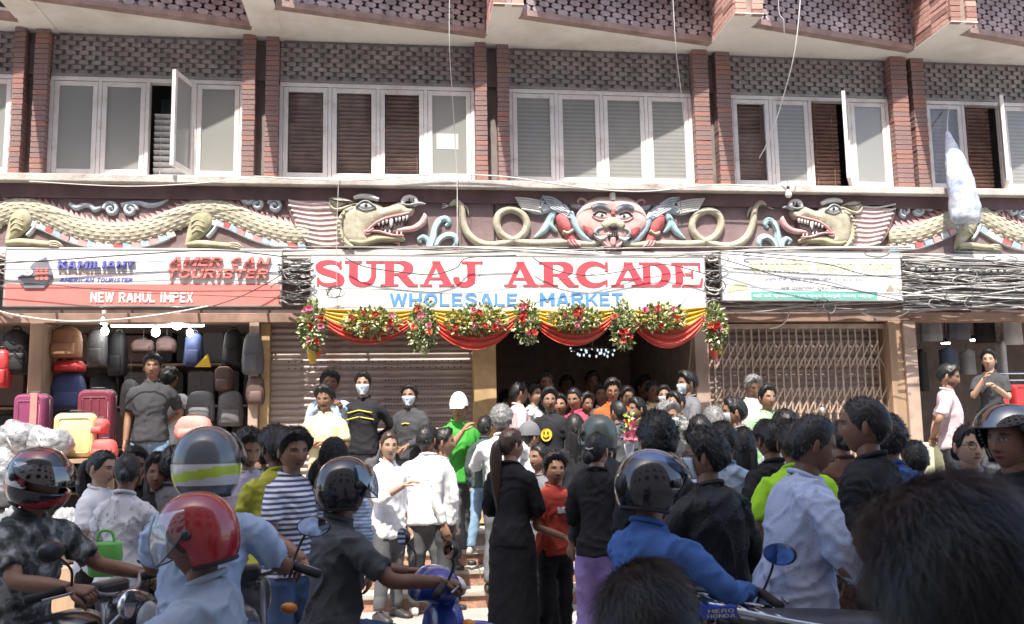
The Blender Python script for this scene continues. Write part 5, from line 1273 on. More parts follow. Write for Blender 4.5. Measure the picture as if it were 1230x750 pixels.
def face_col(p, sk, sp):
    x, y, z = abs(p.x), p.y, p.z; c = list(sk)
    if y > 0.03:
        if ((x-0.031)/0.016)**2+((z-0.011)/0.0075)**2 < 1: c = [v*0.45 for v in sk]
        if ((x-0.031)/0.013)**2+((z-0.010)/0.005)**2 < 1: c = [0.32, 0.29, 0.27]
        if ((x-0.031)/0.0062)**2+((z-0.010)/0.0062)**2 < 1: c = [0.02, 0.012, 0.01]
        if 0.012 < x < 0.052 and abs(z-0.031+((x-0.03)/0.03)**2*0.004) < 0.0045: c = [0.02, 0.014, 0.012]
        if x < 0.024 and abs(z+0.0625) < 0.0075*(1-(x/0.03)**2): c = [sk[0]*0.85, sk[1]*0.5, sk[2]*0.5]
        if x < 0.02 and abs(z+0.0625) < 0.0016: c = [v*0.25 for v in sk]
        if 0.004 < x < 0.012 and abs(z+0.042) < 0.004: c = [v*0.3 for v in sk]
        if sp.get('mustache') and x < 0.034 and -0.056 < z+x*0.15 < -0.044: c = [0.02, 0.015, 0.013]
    if sp.get('beard') and y > 0.0 and z < -0.035 and not (x < 0.022 and -0.072 < z < -0.054):
        k = min(1, (-0.035-z)/0.02); c = [a*(1-0.8*k)+0.012*0.8*k for a in c]
    return c
def limb(pts, rad, n=10, sub=4, flat=1.0):
    q = crom([(p[0], p[1], p[2], r_) for p, r_ in zip(pts, rad)], sub); b = MB()
    b.tube([v[:3] for v in q], [v[3] for v in q], n, flat=flat); return b
def ellring(c, hw, hd, n=20, M=None, p=2.4):
    out = []
    for k in range(n):
        a = 6.28319*k/n; ca, sa = math.cos(a), math.sin(a)
        v = Vector((hw*math.copysign(abs(ca)**(2/p), ca), hd*math.copysign(abs(sa)**(2/p), sa), 0))
        out.append(c + (M @ v if M else v))
    return out
def hand_mesh(b, w, d, palm_n, side, curl, k):
    """palm and five separate fingers from wrist w along d; palm_n is the palm's normal"""
    d = d.normalized(); nrm = (palm_n-d*palm_n.dot(d)).normalized(); s_ = d.cross(nrm).normalized()*side
    b.rings([ellring(w+d*(l*k), hw*k, hd*k, 10, Matrix((s_, nrm, d)).transposed()) for l, hw, hd in ((-0.02, 0.026, 0.02), (0.01, 0.03, 0.019), (0.045, 0.04, 0.017), (0.085, 0.041, 0.014), (0.095, 0.036, 0.009))])
    for i, (off, ln) in enumerate(((-0.03, 0.068), (-0.01, 0.078), (0.011, 0.072), (0.031, 0.056))):
        p = w+d*(0.08*k)+s_*(off*k); pts = [p]; ang = 0.15; dirv = d
        for sgm in (0.45, 0.32, 0.25):
            ang += curl*(0.7 if sgm == 0.45 else 1.0); dirv = d*math.cos(ang)+nrm*math.sin(ang); p = p+dirv*(ln*sgm*k); pts.append(p)
        b.tube(pts, [0.0095*k, 0.009*k, 0.0082*k, 0.0055*k], 7)
    p = w+d*(0.02*k)-s_*(0.026*k); pts = [p, p-s_*(0.022*k)+d*(0.026*k)+nrm*(0.012*k), p-s_*(0.026*k)+d*(0.056*k)+nrm*(0.026*k), p-s_*(0.018*k)+d*(0.08*k)+nrm*(0.034*k*(1+curl))]
    b.tube(pts, [0.014*k, 0.012*k, 0.0105*k, 0.006*k], 7)
ARM = {'down': ((0.055, -0.03, -0.275), (0.065, 0.045, -0.525)), 'fold': ((0.06, 0.05, -0.27), (-0.15, 0.21, -0.235)), 'fwd': ((0.1, 0.19, -0.19), (0.07, 0.44, -0.22)),
       'chin': ((0.05, 0.17, -0.23), (-0.1, 0.24, -0.02)), 'phone': ((0.05, 0.1, -0.26), (-0.07, 0.31, -0.13)), 'back': ((0.1, -0.12, -0.24), (-0.13, -0.17, -0.40)),
       'hip': ((0.21, -0.08, -0.2), (0.045, 0.07, -0.36)), 'up': ((0.12, 0.16, -0.06), (-0.02, 0.30, 0.16)), 'low': ((0.08, 0.08, -0.26), (0.04, 0.3, -0.4)), 'reach': ((0.06, 0.2, -0.2), (0.03, 0.46, -0.26)),
       'clasp': ((0.08, 0.06, -0.27), (-0.09, 0.24, -0.36))}
PEOPLE = []
def wrinkle(me, amp, seed, sc=1.0):
    ns = [v.normal.copy() for v in me.vertices]
    for v, n in zip(me.vertices, ns):
        p = v.co; wv = mnoise.noise(Vector((p.x*4+seed, p.y*4, p.z*4)))*0.9
        a = max(0.0, 1-abs(mnoise.noise(Vector((p.x*5+seed+wv, p.y*5, p.z*8+p.x*5+wv*2))))*3.4); b_ = max(0.0, 1-abs(mnoise.noise(Vector((p.x*10+wv, p.y*10+seed, p.z*13-p.x*8+wv))))*3.0)
        v.co = p + n*(amp*(0.62*a*a+0.34*b_*b_+0.45*wv-0.2))
def remeshed(raw, voxel, m, name, parent, amp, seed, it=5, sub=None):
    me = raw.mesh('raw', m); o = bpy.data.objects.new('raw', me); COL.objects.link(o)
    r_ = o.modifiers.new('r', 'REMESH'); r_.mode = 'VOXEL'; r_.voxel_size = voxel; r_.use_smooth_shade = True
    s_ = o.modifiers.new('s', 'SMOOTH'); s_.factor = 0.5; s_.iterations = it
    def fin(em):
        wrinkle(em, amp, seed); em.materials.clear(); em.materials.append(m)
        em.polygons.foreach_set('use_smooth', [True]*len(em.polygons)); em.polygons.foreach_set('material_index', [0]*len(em.polygons))
        ob = bpy.data.objects.new(name, em); COL.objects.link(ob); ob.parent = parent
    QUEUE.append((o, fin))
def person(px, py, s, label, z0=0.0, h=0.0, shirt=None, pants=None, sleeve='short', L='down', Rr='down', hair='short', sk=0, fem=False, head=(0, 0), lean=0.0, sit=False,
           near=None, skirt=None, H=None, armskin=None, legs='stand', hem=0.0, group=None, wide=1.0, hairm=None, zmax=None, **sp):
    rnd = random.Random(int(px*7+py)); zd = FPX/s; top = atdist(px, py, zd)
    top.z -= 0.04 if sp.get('helmet') else {'curly': 0.03, 'thick': 0.022, 'short': 0.018}.get(hair, 0.01)
    if sit: Ht = H or 1.68; k = Ht/1.7; hz = top.z-0.80*k*math.cos(R(lean)) - z0
    else:
        Ht = H or (top.z-z0); Ht = max(1.2, min(1.9, Ht)); k = Ht/1.682; hz = 0.88*k
    ca = math.cos(R(lean)); Ml = Matrix.Rotation(-R(lean), 3, 'X')
    rz = math.pi+R(h)
    # the head, not the feet, is what the pixel fixes: step back by the lean
    hd_off = Matrix.Rotation(rz, 3, 'Z') @ (Ml @ Vector((0, 0, 0.66*k)))
    root = thing('person', label, 'person', (top.x-hd_off.x, top.y-hd_off.y, z0), rz, group or 'people in the crowd')
    near = near if near is not None else (s > 180); vox = 0.012 if s > 230 else 0.0145 if s > 140 else 0.018
    tn = rnd.uniform(0.82, 1.16); skc = tuple(v_*tn for v_ in SK[sk]); T = lambda x, y, z: Vector((0, 0, hz)) + Ml @ Vector((x*k, y*k, z*k))
    V = lambda *a: Vector(a)
    sw = 0.145 if fem else 0.166*wide
    # ---- head
    hc = T(0, 0.02, 0.676)
    Mh = Matrix.Rotation(R(-head[0]), 3, 'Z') @ Matrix.Rotation(R(-head[1]), 3, 'X')
    if lean and not sit: Mh = Matrix.Rotation(R(-head[0]), 3, 'Z') @ Matrix.Rotation(R(-head[1]-lean*0.3), 3, 'X')
    hk = k*(1.04 if Ht > 1.5 else 1.10)
    fx_, fy_, fz_ = rnd.uniform(0.93, 1.07), rnd.uniform(0.95, 1.05), rnd.uniform(0.95, 1.03)
    HT = lambda v: hc + Mh @ Vector((v.x*hk*fx_, v.y*hk*fy_, v.z*hk*fz_))
    NT, NP = (54, 48) if (s > 105) else (34, 30)
    b = MB(); cols = []
    ths = [math.pi*(0.5+0.5*math.copysign(abs(2*i/NT-1)**1.25, 2*i/NT-1)) for i in range(NT+1)]
    phs = [math.pi*math.copysign(abs(2*j/NP-1)**1.45, 2*j/NP-1) for j in range(NP)]
    vs = []
    for th in ths:
        for ph in phs:
            p = head_pt(th, ph); vs.append(HT(p)); cols.append(face_col(p, skc, sp))
    fs = [(i*NP+j, (i+1)*NP+j, (i+1)*NP+(j+1) % NP, i*NP+(j+1) % NP) for i in range(NT) for j in range(NP)]
    fs = [tuple(reversed(f)) for f in fs]
    b.add(vs, fs); n0 = len(b.v)
    for sx in (-1, 1): b.rings([[HT(V(sx*(0.070+o_), -0.006-0.012*math.cos(a)*w_*1.0-o_*0.35, -0.004+0.031*math.sin(a)*w_)) for a in [6.283*q/10 for q in range(10)]] for o_, w_ in ((0.0, 0.8), (0.008, 1.0), (0.016, 1.1), (0.02, 0.85))])
    nb = T(0, -0.01, 0.47); b.tube([nb, (nb+hc)/2+V(0, 0, -0.02), hc+Mh @ V(0, -0.012, -0.05*hk)], [0.064*k, 0.053*k, 0.055*k], 14)
    # ---- trunk core, arms, hands, legs
    b.rings([ellring(T(0, y, z), hw*k, hdp*k, 14, Ml) for z, hw, hdp, y in ((-0.08, 0.11, 0.08, 0), (0.1, 0.1, 0.075, 0), (0.3, 0.115, 0.08, 0), (0.42, 0.11, 0.07, 0), (0.5, 0.06, 0.055, -0.01))])
    sh_b = MB(); arms = {}
    for side, spec in ((-1, L), (1, Rr)):
        S0 = T(side*sw, -0.005, 0.458)
        e, w_ = ARM[spec] if isinstance(spec, str) else spec
        E_ = S0 + V(side*e[0], e[1], e[2])*k; W_ = S0 + V(side*w_[0], w_[1], w_[2])*k
        if isinstance(spec, str) and spec not in ('down', 'back', 'hip') and lean: pass
        ar = limb([S0-V(side*0.02, 0, 0.01), S0+(E_-S0)*0.45, S0+(E_-S0)*0.75, E_, (E_+W_)/2, W_], [0.012*k, 0.028*k, 0.040*k, 0.036*k, 0.036*k, 0.026*k], 10)
        b.add(ar.v, ar.f)
        d = (W_-E_); pn = V(-side, 0.25, 0.1) if abs(d.normalized().z) > 0.6 else V(-side*0.3, 0.2, -1)
        hand_mesh(b, W_, d, pn, side, {'fwd': 0.85, 'reach': 0.5}.get(spec if isinstance(spec, str) else 'fwd', 0.4), k)
        arms[side] = (S0, E_, W_)
    for side in (-1, 1):
        hp_ = V(side*0.09*k, 0, hz-0.02)
        if sit: kn = V(side*0.2*k, 0.40*k, hz-0.10); an = V(side*0.21*k, 0.30*k, max(0.1, hz-0.5)); 
        else:
            f_ = rnd.uniform(-0.04, 0.05) if legs == 'stand' else side*0.14; kn = V(side*0.1*k, 0.02*k+f_*0.6, hz*0.53); an = V(side*(0.105+rnd.uniform(0, 0.03))*k, -0.01+f_, 0.085*k)
        arms[('leg', side)] = (hp_, kn, an)
        lg = limb([hp_, kn, an], [0.075*k, 0.05*k, 0.038*k], 8); b.add(lg.v, lg.f)
    me = b.mesh('body', m_skin, smooth=True)
    ca_ = me.color_attributes.new('Col', 'FLOAT_COLOR', 'POINT'); base = (*skc, 1.0); flat = []
    for i in range(len(b.v)): flat.extend((*cols[i], 1.0) if i < n0 else base)
    ca_.data.foreach_set('color', flat)
    bo = bpy.data.objects.new('body', me); COL.objects.link(bo); bo.parent = root
    # ---- shirt
    if shirt:
        r_ = MB(); g_ = (1.0 if not fem else 0.94)*wide; w2 = 0.98 if not fem else 0.88
        hm = -0.075+(-hem)
        prof = [(hm, 0.183, 0.145, 0.0), (0.03, 0.172, 0.134, 0.0), (0.16, 0.156*w2, 0.118, 0.006), (0.28, 0.166*w2, 0.120+(0.014 if fem else 0), 0.012), (0.38, 0.172, 0.115, 0.004), (0.455, 0.162, 0.098, -0.006), (0.50, 0.118, 0.084, -0.012), (0.53, 0.076, 0.068, -0.008), (0.548, 0.062, 0.06, -0.004)]
        prof = crom(prof, 3)
        r_.rings([ellring(T(0, y, z), hw*g_*k, hdp*g_*k, 22, Ml, 2.5) for z, hw, hdp, y in prof])
        for side in (-1, 1):
            S0, E_, W_ = arms[side]; Si = T(side*sw*0.72, -0.004, 0.445)
            if sleeve == 'short': q = limb([Si, S0+(E_-S0)*0.25, S0+(E_-S0)*0.80], [0.066*k, 0.064*k, 0.062*k], 14)
            elif sleeve == 'elbow': q = limb([Si, S0+(E_-S0)*0.25, S0+(E_-S0)*0.8, E_+(W_-E_)*0.22], [0.066*k, 0.062*k, 0.06*k, 0.056*k], 14)
            else: q = limb([Si, S0+(E_-S0)*0.25, E_, E_+(W_-E_)*0.5, E_+(W_-E_)*(0.95 if sleeve == 'long' else 0.4)], [0.066*k, 0.061*k, 0.053*k, 0.048*k, 0.041*k], 14)
            r_.add(q.v, q.f)
        remeshed(r_, vox*k, shirt, sp.get('topname', 'shirt'), root, 0.024 if near else 0.018, px*0.37)
        if sp.get('collar', True):
            c_ = MB(); c_.tube([T(0.066*math.cos(a), -0.008+0.064*math.sin(a), 0.545-0.018*math.sin(a)) for a in [R(80-330*q/16)-0.26 for q in range(17)]], 0.0125*k, 7); c_.build('collar', sp.get('collarm', shirt), root, smooth=True, local=True)
    # ---- trousers / skirt
    if skirt:
        r_ = MB(); zb = skirt[1]; prof = crom([(0.08, 0.15, 0.115), (-0.08, 0.185, 0.135), (-0.35, 0.19, 0.145), (-hz/k*0.7, 0.2, 0.16), (-(hz-zb)/k, 0.215, 0.18)], 4)
        r_.rings([ellring(T(0, 0, 0)+V(0, 0, z*k), hw*k, hdp*k, 26, None, 2.1) for z, hw, hdp in prof]); remeshed(r_, vox*k*1.15, skirt[0], 'skirt', root, 0.012, px*0.31)
    if pants:
        r_ = MB(); r_.rings([ellring(T(0, 0, 0)+V(0, 0, z*k), hw*k, hdp*k, 18, None) for z, hw, hdp in ((0.1, 0.14, 0.1), (0.0, 0.152, 0.112), (-0.07, 0.158, 0.122), (-0.12, 0.14, 0.11))])
        for side in (-1, 1):
            hp_, kn, an = arms[('leg', side)]; wd = sp.get('legw', 1.0)
            q = limb([hp_, hp_+(kn-hp_)*0.35, kn, kn+(an-kn)*0.5, an], [0.09*k, 0.094*k, 0.07*k*wd, 0.066*k*wd, 0.06*k*wd], 14); r_.add(q.v, q.f)
        remeshed(r_, vox*k*1.4, pants, 'trousers', root, 0.018, px*0.11)
    for side in (-1, 1):
        an = arms[('leg', side)][2]; sh = MB(); z_ = an.z-0.085*k
        sh.rings([ellring(V(an.x+side*0.004*j, an.y+(-0.07+0.05*j)*k, z_+hh*0.5), hw*k, hh*0.5, 12, Matrix(((1, 0, 0), (0, 0, 1), (0, 1, 0))).transposed(), 2.6) for j, (hw, hh) in enumerate(((0.026, 0.06), (0.034, 0.085), (0.037, 0.09), (0.04, 0.068), (0.043, 0.052), (0.034, 0.04)))])
        sh.build('shoe', sp.get('shoem', m_shoe), root, smooth=True, local=True)
    # ---- hair
    hm_ = hairm or m_hair
    def hairline(ph):
        a = abs(ph)
        t_ = [(0, 0.080), (0.5, 0.079), (0.85, 0.062), (1.15, 0.02), (1.45, -0.012), (1.75, 0.012), (1.95, -0.02), (2.3, -0.06), (3.2, -0.07)]
        for (a0, z0_), (a1, z1_) in zip(t_, t_[1:]):
            if a <= a1: return z0_+(z1_-z0_)*(a-a0)/(a1-a0)
        return -0.07
    if hair:
        vol = {'short': 0.014, 'crop': 0.008, 'thick': 0.024, 'curly': 0.026, 'tied': 0.009, 'long': 0.024, 'pony': 0.010, 'bun': 0.010, 'bob': 0.018, 'bald': 0.004}[hair]
        rough_ = {'curly': 0.014, 'thick': 0.010, 'short': 0.007}.get(hair, 0.004)
        big = s > 300; RT, RP = (60, 96) if big else (22, 44)
        b = MB(); vs = []; nrm = []
        for i in range(RT+1):
            for j in range(RP):
                ph = -math.pi+6.28319*j/RP; zl = hairline(ph)+(0.016*nz((math.cos(ph)*9, math.sin(ph)*9, px))+0.008*nz((math.cos(ph)*25, math.sin(ph)*25, px)) if hair != 'bald' else 0)
                if hair == 'bald' and abs(ph) < 2.0: zl += 0.03
                thl = math.acos(max(-1, min(1, zl/(0.122 if zl > 0 else 0.116)))); th = thl*i/RT; p = head_pt(th, ph); d = p.normalized()
                e = min(1, (1-i/RT)*4.5); off = 0.003+vol*e*(1+0.35*max(0, d.z))
                off += e*rough_*(mnoise.noise(d*9+V(px, 0, 0))+0.6*mnoise.noise(d*22+V(px, 0, 0))+(0.4*mnoise.noise(d*55) if big else 0))
                if hair in ('short', 'thick') and d.y > 0.2 and d.z > 0.3: off += 0.012*e
                vs.append(HT(p+d*off)); nrm.append(d)
        b.add(vs, [(i*RP+j, i*RP+(j+1) % RP, (i+1)*RP+(j+1) % RP, (i+1)*RP+j) for i in range(RT) for j in range(RP)])
        b.f = [tuple(reversed(f)) for f in b.f]
        fine = s > 450
        ns_ = sp.get('strands', 45000 if s > 800 else 24000 if s > 450 else 700 if s > 140 else 260)
        if hair in ('tied', 'pony', 'bun', 'bald', 'crop'): ns_ = int(ns_*0.35)
        for _ in range(ns_):
            q = rnd.randrange(RP, len(vs)-RP*2); v = vs[q]+V(rnd.uniform(-1, 1), rnd.uniform(-1, 1), rnd.uniform(-1, 1))*0.006; d = Mh @ nrm[q]
            dn = (V(0, 0, -1)+V(rnd.uniform(-1, 1), rnd.uniform(-1, 1), rnd.uniform(-.6, .6))*(1.2 if hair == 'curly' else 0.6)); t_ = (dn-d*dn.dot(d)); t_ = t_.normalized() if t_.length > 1e-4 else V(1, 0, 0)
            w_ = d.cross(t_)*(0.0009 if s > 450 else 0.002)
            if fine:
                dn = Vector((0, 0, -1))+V(rnd.uniform(-1, 1), rnd.uniform(-1, 1), rnd.uniform(-1, 1))*0.3+V(0.5, -0.4, 0)*max(0, nrm[q].z); t_ = (dn-d*dn.dot(d)); t_ = t_.normalized() if t_.length > 1e-4 else V(1, 0, 0)
                ln = rnd.uniform(0.04, 0.10); w_ = d.cross(t_)*0.00045; sd_ = d.cross(t_)*rnd.uniform(-0.3, 0.3)*ln; lf = rnd.uniform(-0.04, 0.07) if rnd.random() < 0.93 else 0.22
                m0 = v+t_*ln*0.35+d*ln*lf*0.7; m1 = v+t_*ln*0.7+sd_*0.5+d*ln*lf; m2 = v+t_*ln*0.95+sd_+d*ln*(lf-0.08)
                b.add([v-w_-d*0.004, v+w_-d*0.004, m0+w_, m1+w_*0.8, m2, m1-w_*0.8, m0-w_], [(0, 1, 2, 6), (6, 2, 3, 5), (5, 3, 4)])
            elif hair == 'curly':
                ln = rnd.uniform(0.016, 0.036); sd_ = d.cross(t_)*rnd.uniform(-0.5, 0.5)*ln
                m0 = v+t_*ln*0.35+d*ln*rnd.uniform(0.1, 0.4); m1 = v+t_*ln*0.7+sd_*0.5+d*ln*rnd.uniform(0.05, 0.4); m2 = v+t_*ln*0.8+sd_+d*ln*rnd.uniform(-0.2, 0.25)
                b.add([v-w_-d*0.004, v+w_-d*0.004, m0+w_, m1+w_*0.8, m2, m1-w_*0.8, m0-w_], [(0, 1, 2, 6), (6, 2, 3, 5), (5, 3, 4)])
            else:
                ln = rnd.uniform(0.012, 0.03)
                m1 = v+t_*ln*0.5+d*ln*0.24; m2 = v+t_*ln*0.9+d*ln*0.4*rnd.uniform(0.3, 1.0)
                b.add([v-w_-d*0.003, v+w_-d*0.003, m1+w_*0.8, m2, m1-w_*0.8], [(0, 1, 2, 4), (4, 2, 3)])
        ho = b.build('hair', hm_, root, smooth=True, local=True)
        if hair in ('pony', 'long', 'bun', 'tied'):
            b = MB()
            if hair == 'pony':
                ln = sp.get('ponylen', 0.34); a0 = HT(V(0, -0.105, 0.035)); back = Matrix.Identity(3)
                pts = [HT(V(0, -0.09, 0.03)), HT(V(0, -0.13, 0.02)), HT(V(0, -0.145, -0.05)), HT(V(0, -0.14, -0.1))+V(0, 0, -ln*0.3), HT(V(0, -0.135, -0.1))+V(0, 0, -ln*0.65), HT(V(0, -0.13, -0.1))+V(0, 0, -ln)]
                rad = [0.02, 0.028, 0.042, 0.046, 0.036, 0.01]
            elif hair == 'long':
                ln = sp.get('ponylen', 0.3); pts = [HT(V(0, -0.06, 0.03)), HT(V(0, -0.075, -0.05)), HT(V(0, -0.075, -0.1))+V(0, 0, -ln*0.3), HT(V(0, -0.08, -0.1))+V(0, 0, -ln)]; rad = [0.07, 0.085, 0.082, 0.05]
            else:
                c_ = V(0, -0.118, 0.0 if hair == 'bun' else -0.04); pts = [HT(c_+V(0, 0.02, 0.034)), HT(c_+V(0, -0.012, 0.022)), HT(c_+V(0, -0.02, -0.01)), HT(c_+V(0, 0.0, -0.035))]; rad = [0.012, 0.036, 0.038, 0.014]
            q = crom([(p.x, p.y, p.z, r__) for p, r__ in zip(pts, rad)], 6); n_ = 26; rs = []
            bb = MB(); bb.tube([v[:3] for v in q], [v[3] for v in q], n_, flat=0.6 if hair == 'long' else 0.8, up=(0, 1, 0))
            for i, v in enumerate(bb.v):
                c_ = Vector(q[i//n_][:3]); d = Vector(v)-c_; bb.v[i] = tuple(c_+d*(1+0.13*math.sin((i % n_)*2.4+px)+0.1*mnoise.noise(Vector(v)*18)))
            bb.build('hair_tail', hm_, root, smooth=True, local=True)
    if sp.get('mask'):
        b = MB(); vs = []; n_, m_ = 16, 10
        for i in range(m_+1):
            zz = 0.002-0.108*i/m_; th = math.acos(max(-1, min(1, zz/(0.122 if zz > 0 else 0.116))))
            for j in range(n_+1):
                ph = R(-66+132*j/n_); p = head_pt(th, ph); p.y += 0.010*math.cos(ph)+0.004; p.x *= 1.07
                if abs(p.x) < 0.02 and zz < -0.034: p.y = max(p.y, 0.106-0.15*max(0, -zz-0.05))
                vs.append(HT(p))
        b.add(vs, [(i*(n_+1)+j, (i+1)*(n_+1)+j, (i+1)*(n_+1)+j+1, i*(n_+1)+j+1) for i in range(m_) for j in range(n_)])
        b.f = [tuple(reversed(f)) for f in b.f]
        mo = b.build('face_mask', sp.get('maskm', m_mask), root, smooth=True, local=True); sd = mo.modifiers.new('t', 'SOLIDIFY'); sd.thickness = 0.003
    if sp.get('glasses'):
        for sx in (-1, 1):
            b = MB(); b.tube([HT(V(sx*0.032+0.024*math.cos(a), 0.097, 0.008+0.019*math.sin(a))) for a in [6.283*q/14 for q in range(15)]], 0.0022, 5); b.tube([HT(V(sx*0.055, 0.096, 0.014)), HT(V(sx*0.078, 0.03, 0.014))], 0.002, 5); b.build('glasses_rim', m_blackp, root, local=True)
    if sp.get('cap'):
        cm, bill = sp['cap']; b = MB(); vs = []
        for i in range(9):
            for j in range(24):
                ph = 6.28319*j/24; th = R(86)*i/8; p = head_pt(th, ph); d = p.normalized(); vs.append(HT(p+d*0.02+V(0, 0, 0.012)))
        b.add(vs, [(i*24+j, (i+1)*24+j, (i+1)*24+(j+1) % 24, i*24+(j+1) % 24) for i in range(8) for j in range(24)]); b.f = [tuple(reversed(f)) for f in b.f]
        co = b.build('cap', cm, root, smooth=True, local=True)
        if bill:
            b = MB(); vs = [];
            for i in range(5):
                for j in range(13):
                    a = R(-60+120*j/12); r_ = 0.092+0.075*i/4*math.cos(a)**0.5
                    vs.append(HT(V(math.sin(a)*0.088*(1-0.12*i/4), math.cos(a)*0.02+0.085+0.07*i/4*math.cos(a), 0.03-0.012*i/4-0.01*abs(math.sin(a)))))
            b.add(vs, [(i*13+j, i*13+j+1, (i+1)*13+j+1, (i+1)*13+j) for i in range(4) for j in range(12)]); bo2 = b.build('cap_brim', cm, root, smooth=True, local=True); sd = bo2.modifiers.new('t', 'SOLIDIFY'); sd.thickness = 0.004
    if sp.get('helmet'): helmet(root, HT, Mh, sp['helmet'])
    info = dict(root=root, T=T, HT=HT, k=k, hz=hz, arms=arms, rz=rz)
    PEOPLE.append(info)
    return info
def helmet(root, HT, Mh, hs):
    """hs: dict kind jet/full, mats [main, accent, accent2], paint(fn of unit vector, z) , visor up/down/none"""
    kind = hs['kind']; NT, NP = 44, 64; A, Bf, Bb, Ct, Cb = 0.128, 0.140, 0.152, 0.148, 0.15
    def hp(th, ph, off=0.0):
        st, ct = math.sin(th), math.cos(th); cy = math.cos(ph)
        bb = Bf if cy > 0 else Bb
        if kind == 'full' and cy > 0: bb += 0.035*max(0, -ct)**0.8
        v = Vector(((A+off)*st**0.9*math.sin(ph), (bb+off)*st**0.9*cy-0.004, ((Ct if ct > 0 else Cb)+off)*ct+0.012))
        return v
    b = MB(); vs = []; par = []
    thm = R(138) if kind == 'full' else R(128)
    for i in range(NT+1):
        for j in range(NP):
            ph = -math.pi+6.28319*j/NP; th = thm*i/NT; vs.append(HT(hp(th, ph))); par.append((th, ph))
    def hole(th, ph):
        z = math.cos(th); a = abs(ph)
        if kind == 'full': return R(73) < th < R(103) and a < R(72)
        return th > R(66)+max(0, a-R(52))*1.1 and a < R(88)
    for i in range(NT):
        for j in range(NP):
            k2 = (j+1) % NP; th = thm*(i+0.5)/NT; ph = -math.pi+6.28319*(j+0.5)/NP
            if hole(th, ph): continue
            b.cur = hs['paint'](th, ph) if 'paint' in hs else 0
            b.add([vs[i*NP+j], vs[(i+1)*NP+j], vs[(i+1)*NP+k2], vs[i*NP+k2]], [(3, 2, 1, 0)])
    me = b.mesh('helmet', hs['mats'], smooth=True)
    bm = bmesh.new(); bm.from_mesh(me); bmesh.ops.remove_doubles(bm, verts=bm.verts, dist=1e-5); bm.to_mesh(me); bm.free()
    o = bpy.data.objects.new('helmet', me); COL.objects.link(o); o.parent = root
    sd = o.modifiers.new('t', 'SOLIDIFY'); sd.thickness = 0.022; sd.offset = -1
    # inner padding, edge trim, visor
    b = MB(); vs = []
    for i in range(16):
        for j in range(28):
            vs.append(HT(hp(thm*0.97*i/15, -math.pi+6.28319*j/28, -0.024)))
    for i in range(15):
        for j in range(28):
            th = thm*0.97*(i+0.5)/15; ph = -math.pi+6.28319*(j+0.5)/28
            if hole(th-0.05, ph) or hole(th+0.05, ph): continue
            b.add([vs[i*28+j], vs[(i+1)*28+j], vs[(i+1)*28+(j+1) % 28], vs[i*28+(j+1) % 28]], [(0, 1, 2, 3)])
    b.build('helmet_lining', m_rubber, root, smooth=True, local=True)
    b = MB(); b.tube([HT(hp(thm, -math.pi+6.28319*j/40, 0.001)) for j in range(41) if kind == 'full' or abs(-math.pi+6.28319*j/40) > R(86)] if False else [HT(hp(thm, R(90)+R(180)*j/24, 0.0)) for j in range(25)], 0.008, 7); b.build('helmet_trim', hs.get('trim', m_rubber), root, smooth=True, local=True)
    if kind == 'jet':
        edge = [(R(66)+max(0, abs(R(a))-R(52))*1.1, R(a)) for a in range(-86, 87, 4)]
        b = MB(); b.tube([HT(hp(th, ph, 0.002)) for th, ph in edge], 0.006, 7); b.build('helmet_trim', hs.get('trim', m_rubber), root, smooth=True, local=True)
    if hs.get('visor'):
        t0, t1 = hs['visor']; b = MB(); vs = []; n_, m_ = 30, 14
        for i in range(m_+1):
            for j in range(n_+1):
                ph = R(-95+190*j/n_); tq = R(t0)+(R(t1)-R(t0))*i/m_*(1-0.55*(abs(ph)/R(95))**3); vs.append(HT(hp(tq, ph, 0.012+0.012*i/m_)))
        b.add(vs, [(i*(n_+1)+j, i*(n_+1)+j+1, (i+1)*(n_+1)+j+1, (i+1)*(n_+1)+j) for i in range(m_) for j in range(n_)])
        b.build('visor', hs.get('visorm', m_visor), root, smooth=True, local=True)
        for side in (-1, 1):
            b = MB(); c = HT(hp(R(84), side*R(92), 0.014)); b.ball(c, (0.012, 0.02, 0.02), 10, 6); b.build('visor_pivot', m_blackp, root, smooth=True, local=True)
        b = MB(); b.tube([HT(hp(R(t1)*1.0 if abs(a) < 1 else R(t0)+(R(t1)-R(t0))*(1-0.55*(abs(a)/95)**3), R(a), 0.024)) for a in range(-94, 95, 6)], 0.003, 5); b.build('visor_edge', hs.get('vtrim', m_blackp), root, smooth=True, local=True)
# ------------------------------------------------------------ the crowd
c_black = cloth('black', (0.02, 0.02, 0.023)); c_char = cloth('charcoal', (0.055, 0.055, 0.06)); c_grey = cloth('grey', (0.14, 0.14, 0.15)); c_white = cloth('white', (0.72, 0.72, 0.74)); c_offw = cloth('offwhite', (0.6, 0.59, 0.58))
c_sky = cloth('pale blue', (0.36, 0.45, 0.6)); c_denim = cloth('denim', (0.07, 0.11, 0.2), bscale=60); c_jean = cloth('light jeans', (0.2, 0.3, 0.42), var=0.3); c_navy = cloth('navy', (0.03, 0.035, 0.07)); c_trous = cloth('grey trousers', (0.10, 0.10, 0.105))
c_green = cloth('green polo', (0.06, 0.36, 0.05)); c_neon = cloth('neon green', (0.32, 0.62, 0.03)); c_yell = cloth('olive yellow', (0.42, 0.42, 0.06)); c_cream = cloth('cream', (0.66, 0.58, 0.34)); c_orange = cloth('orange', (0.5, 0.1, 0.03)); c_red = cloth('rust red', (0.42, 0.06, 0.04))
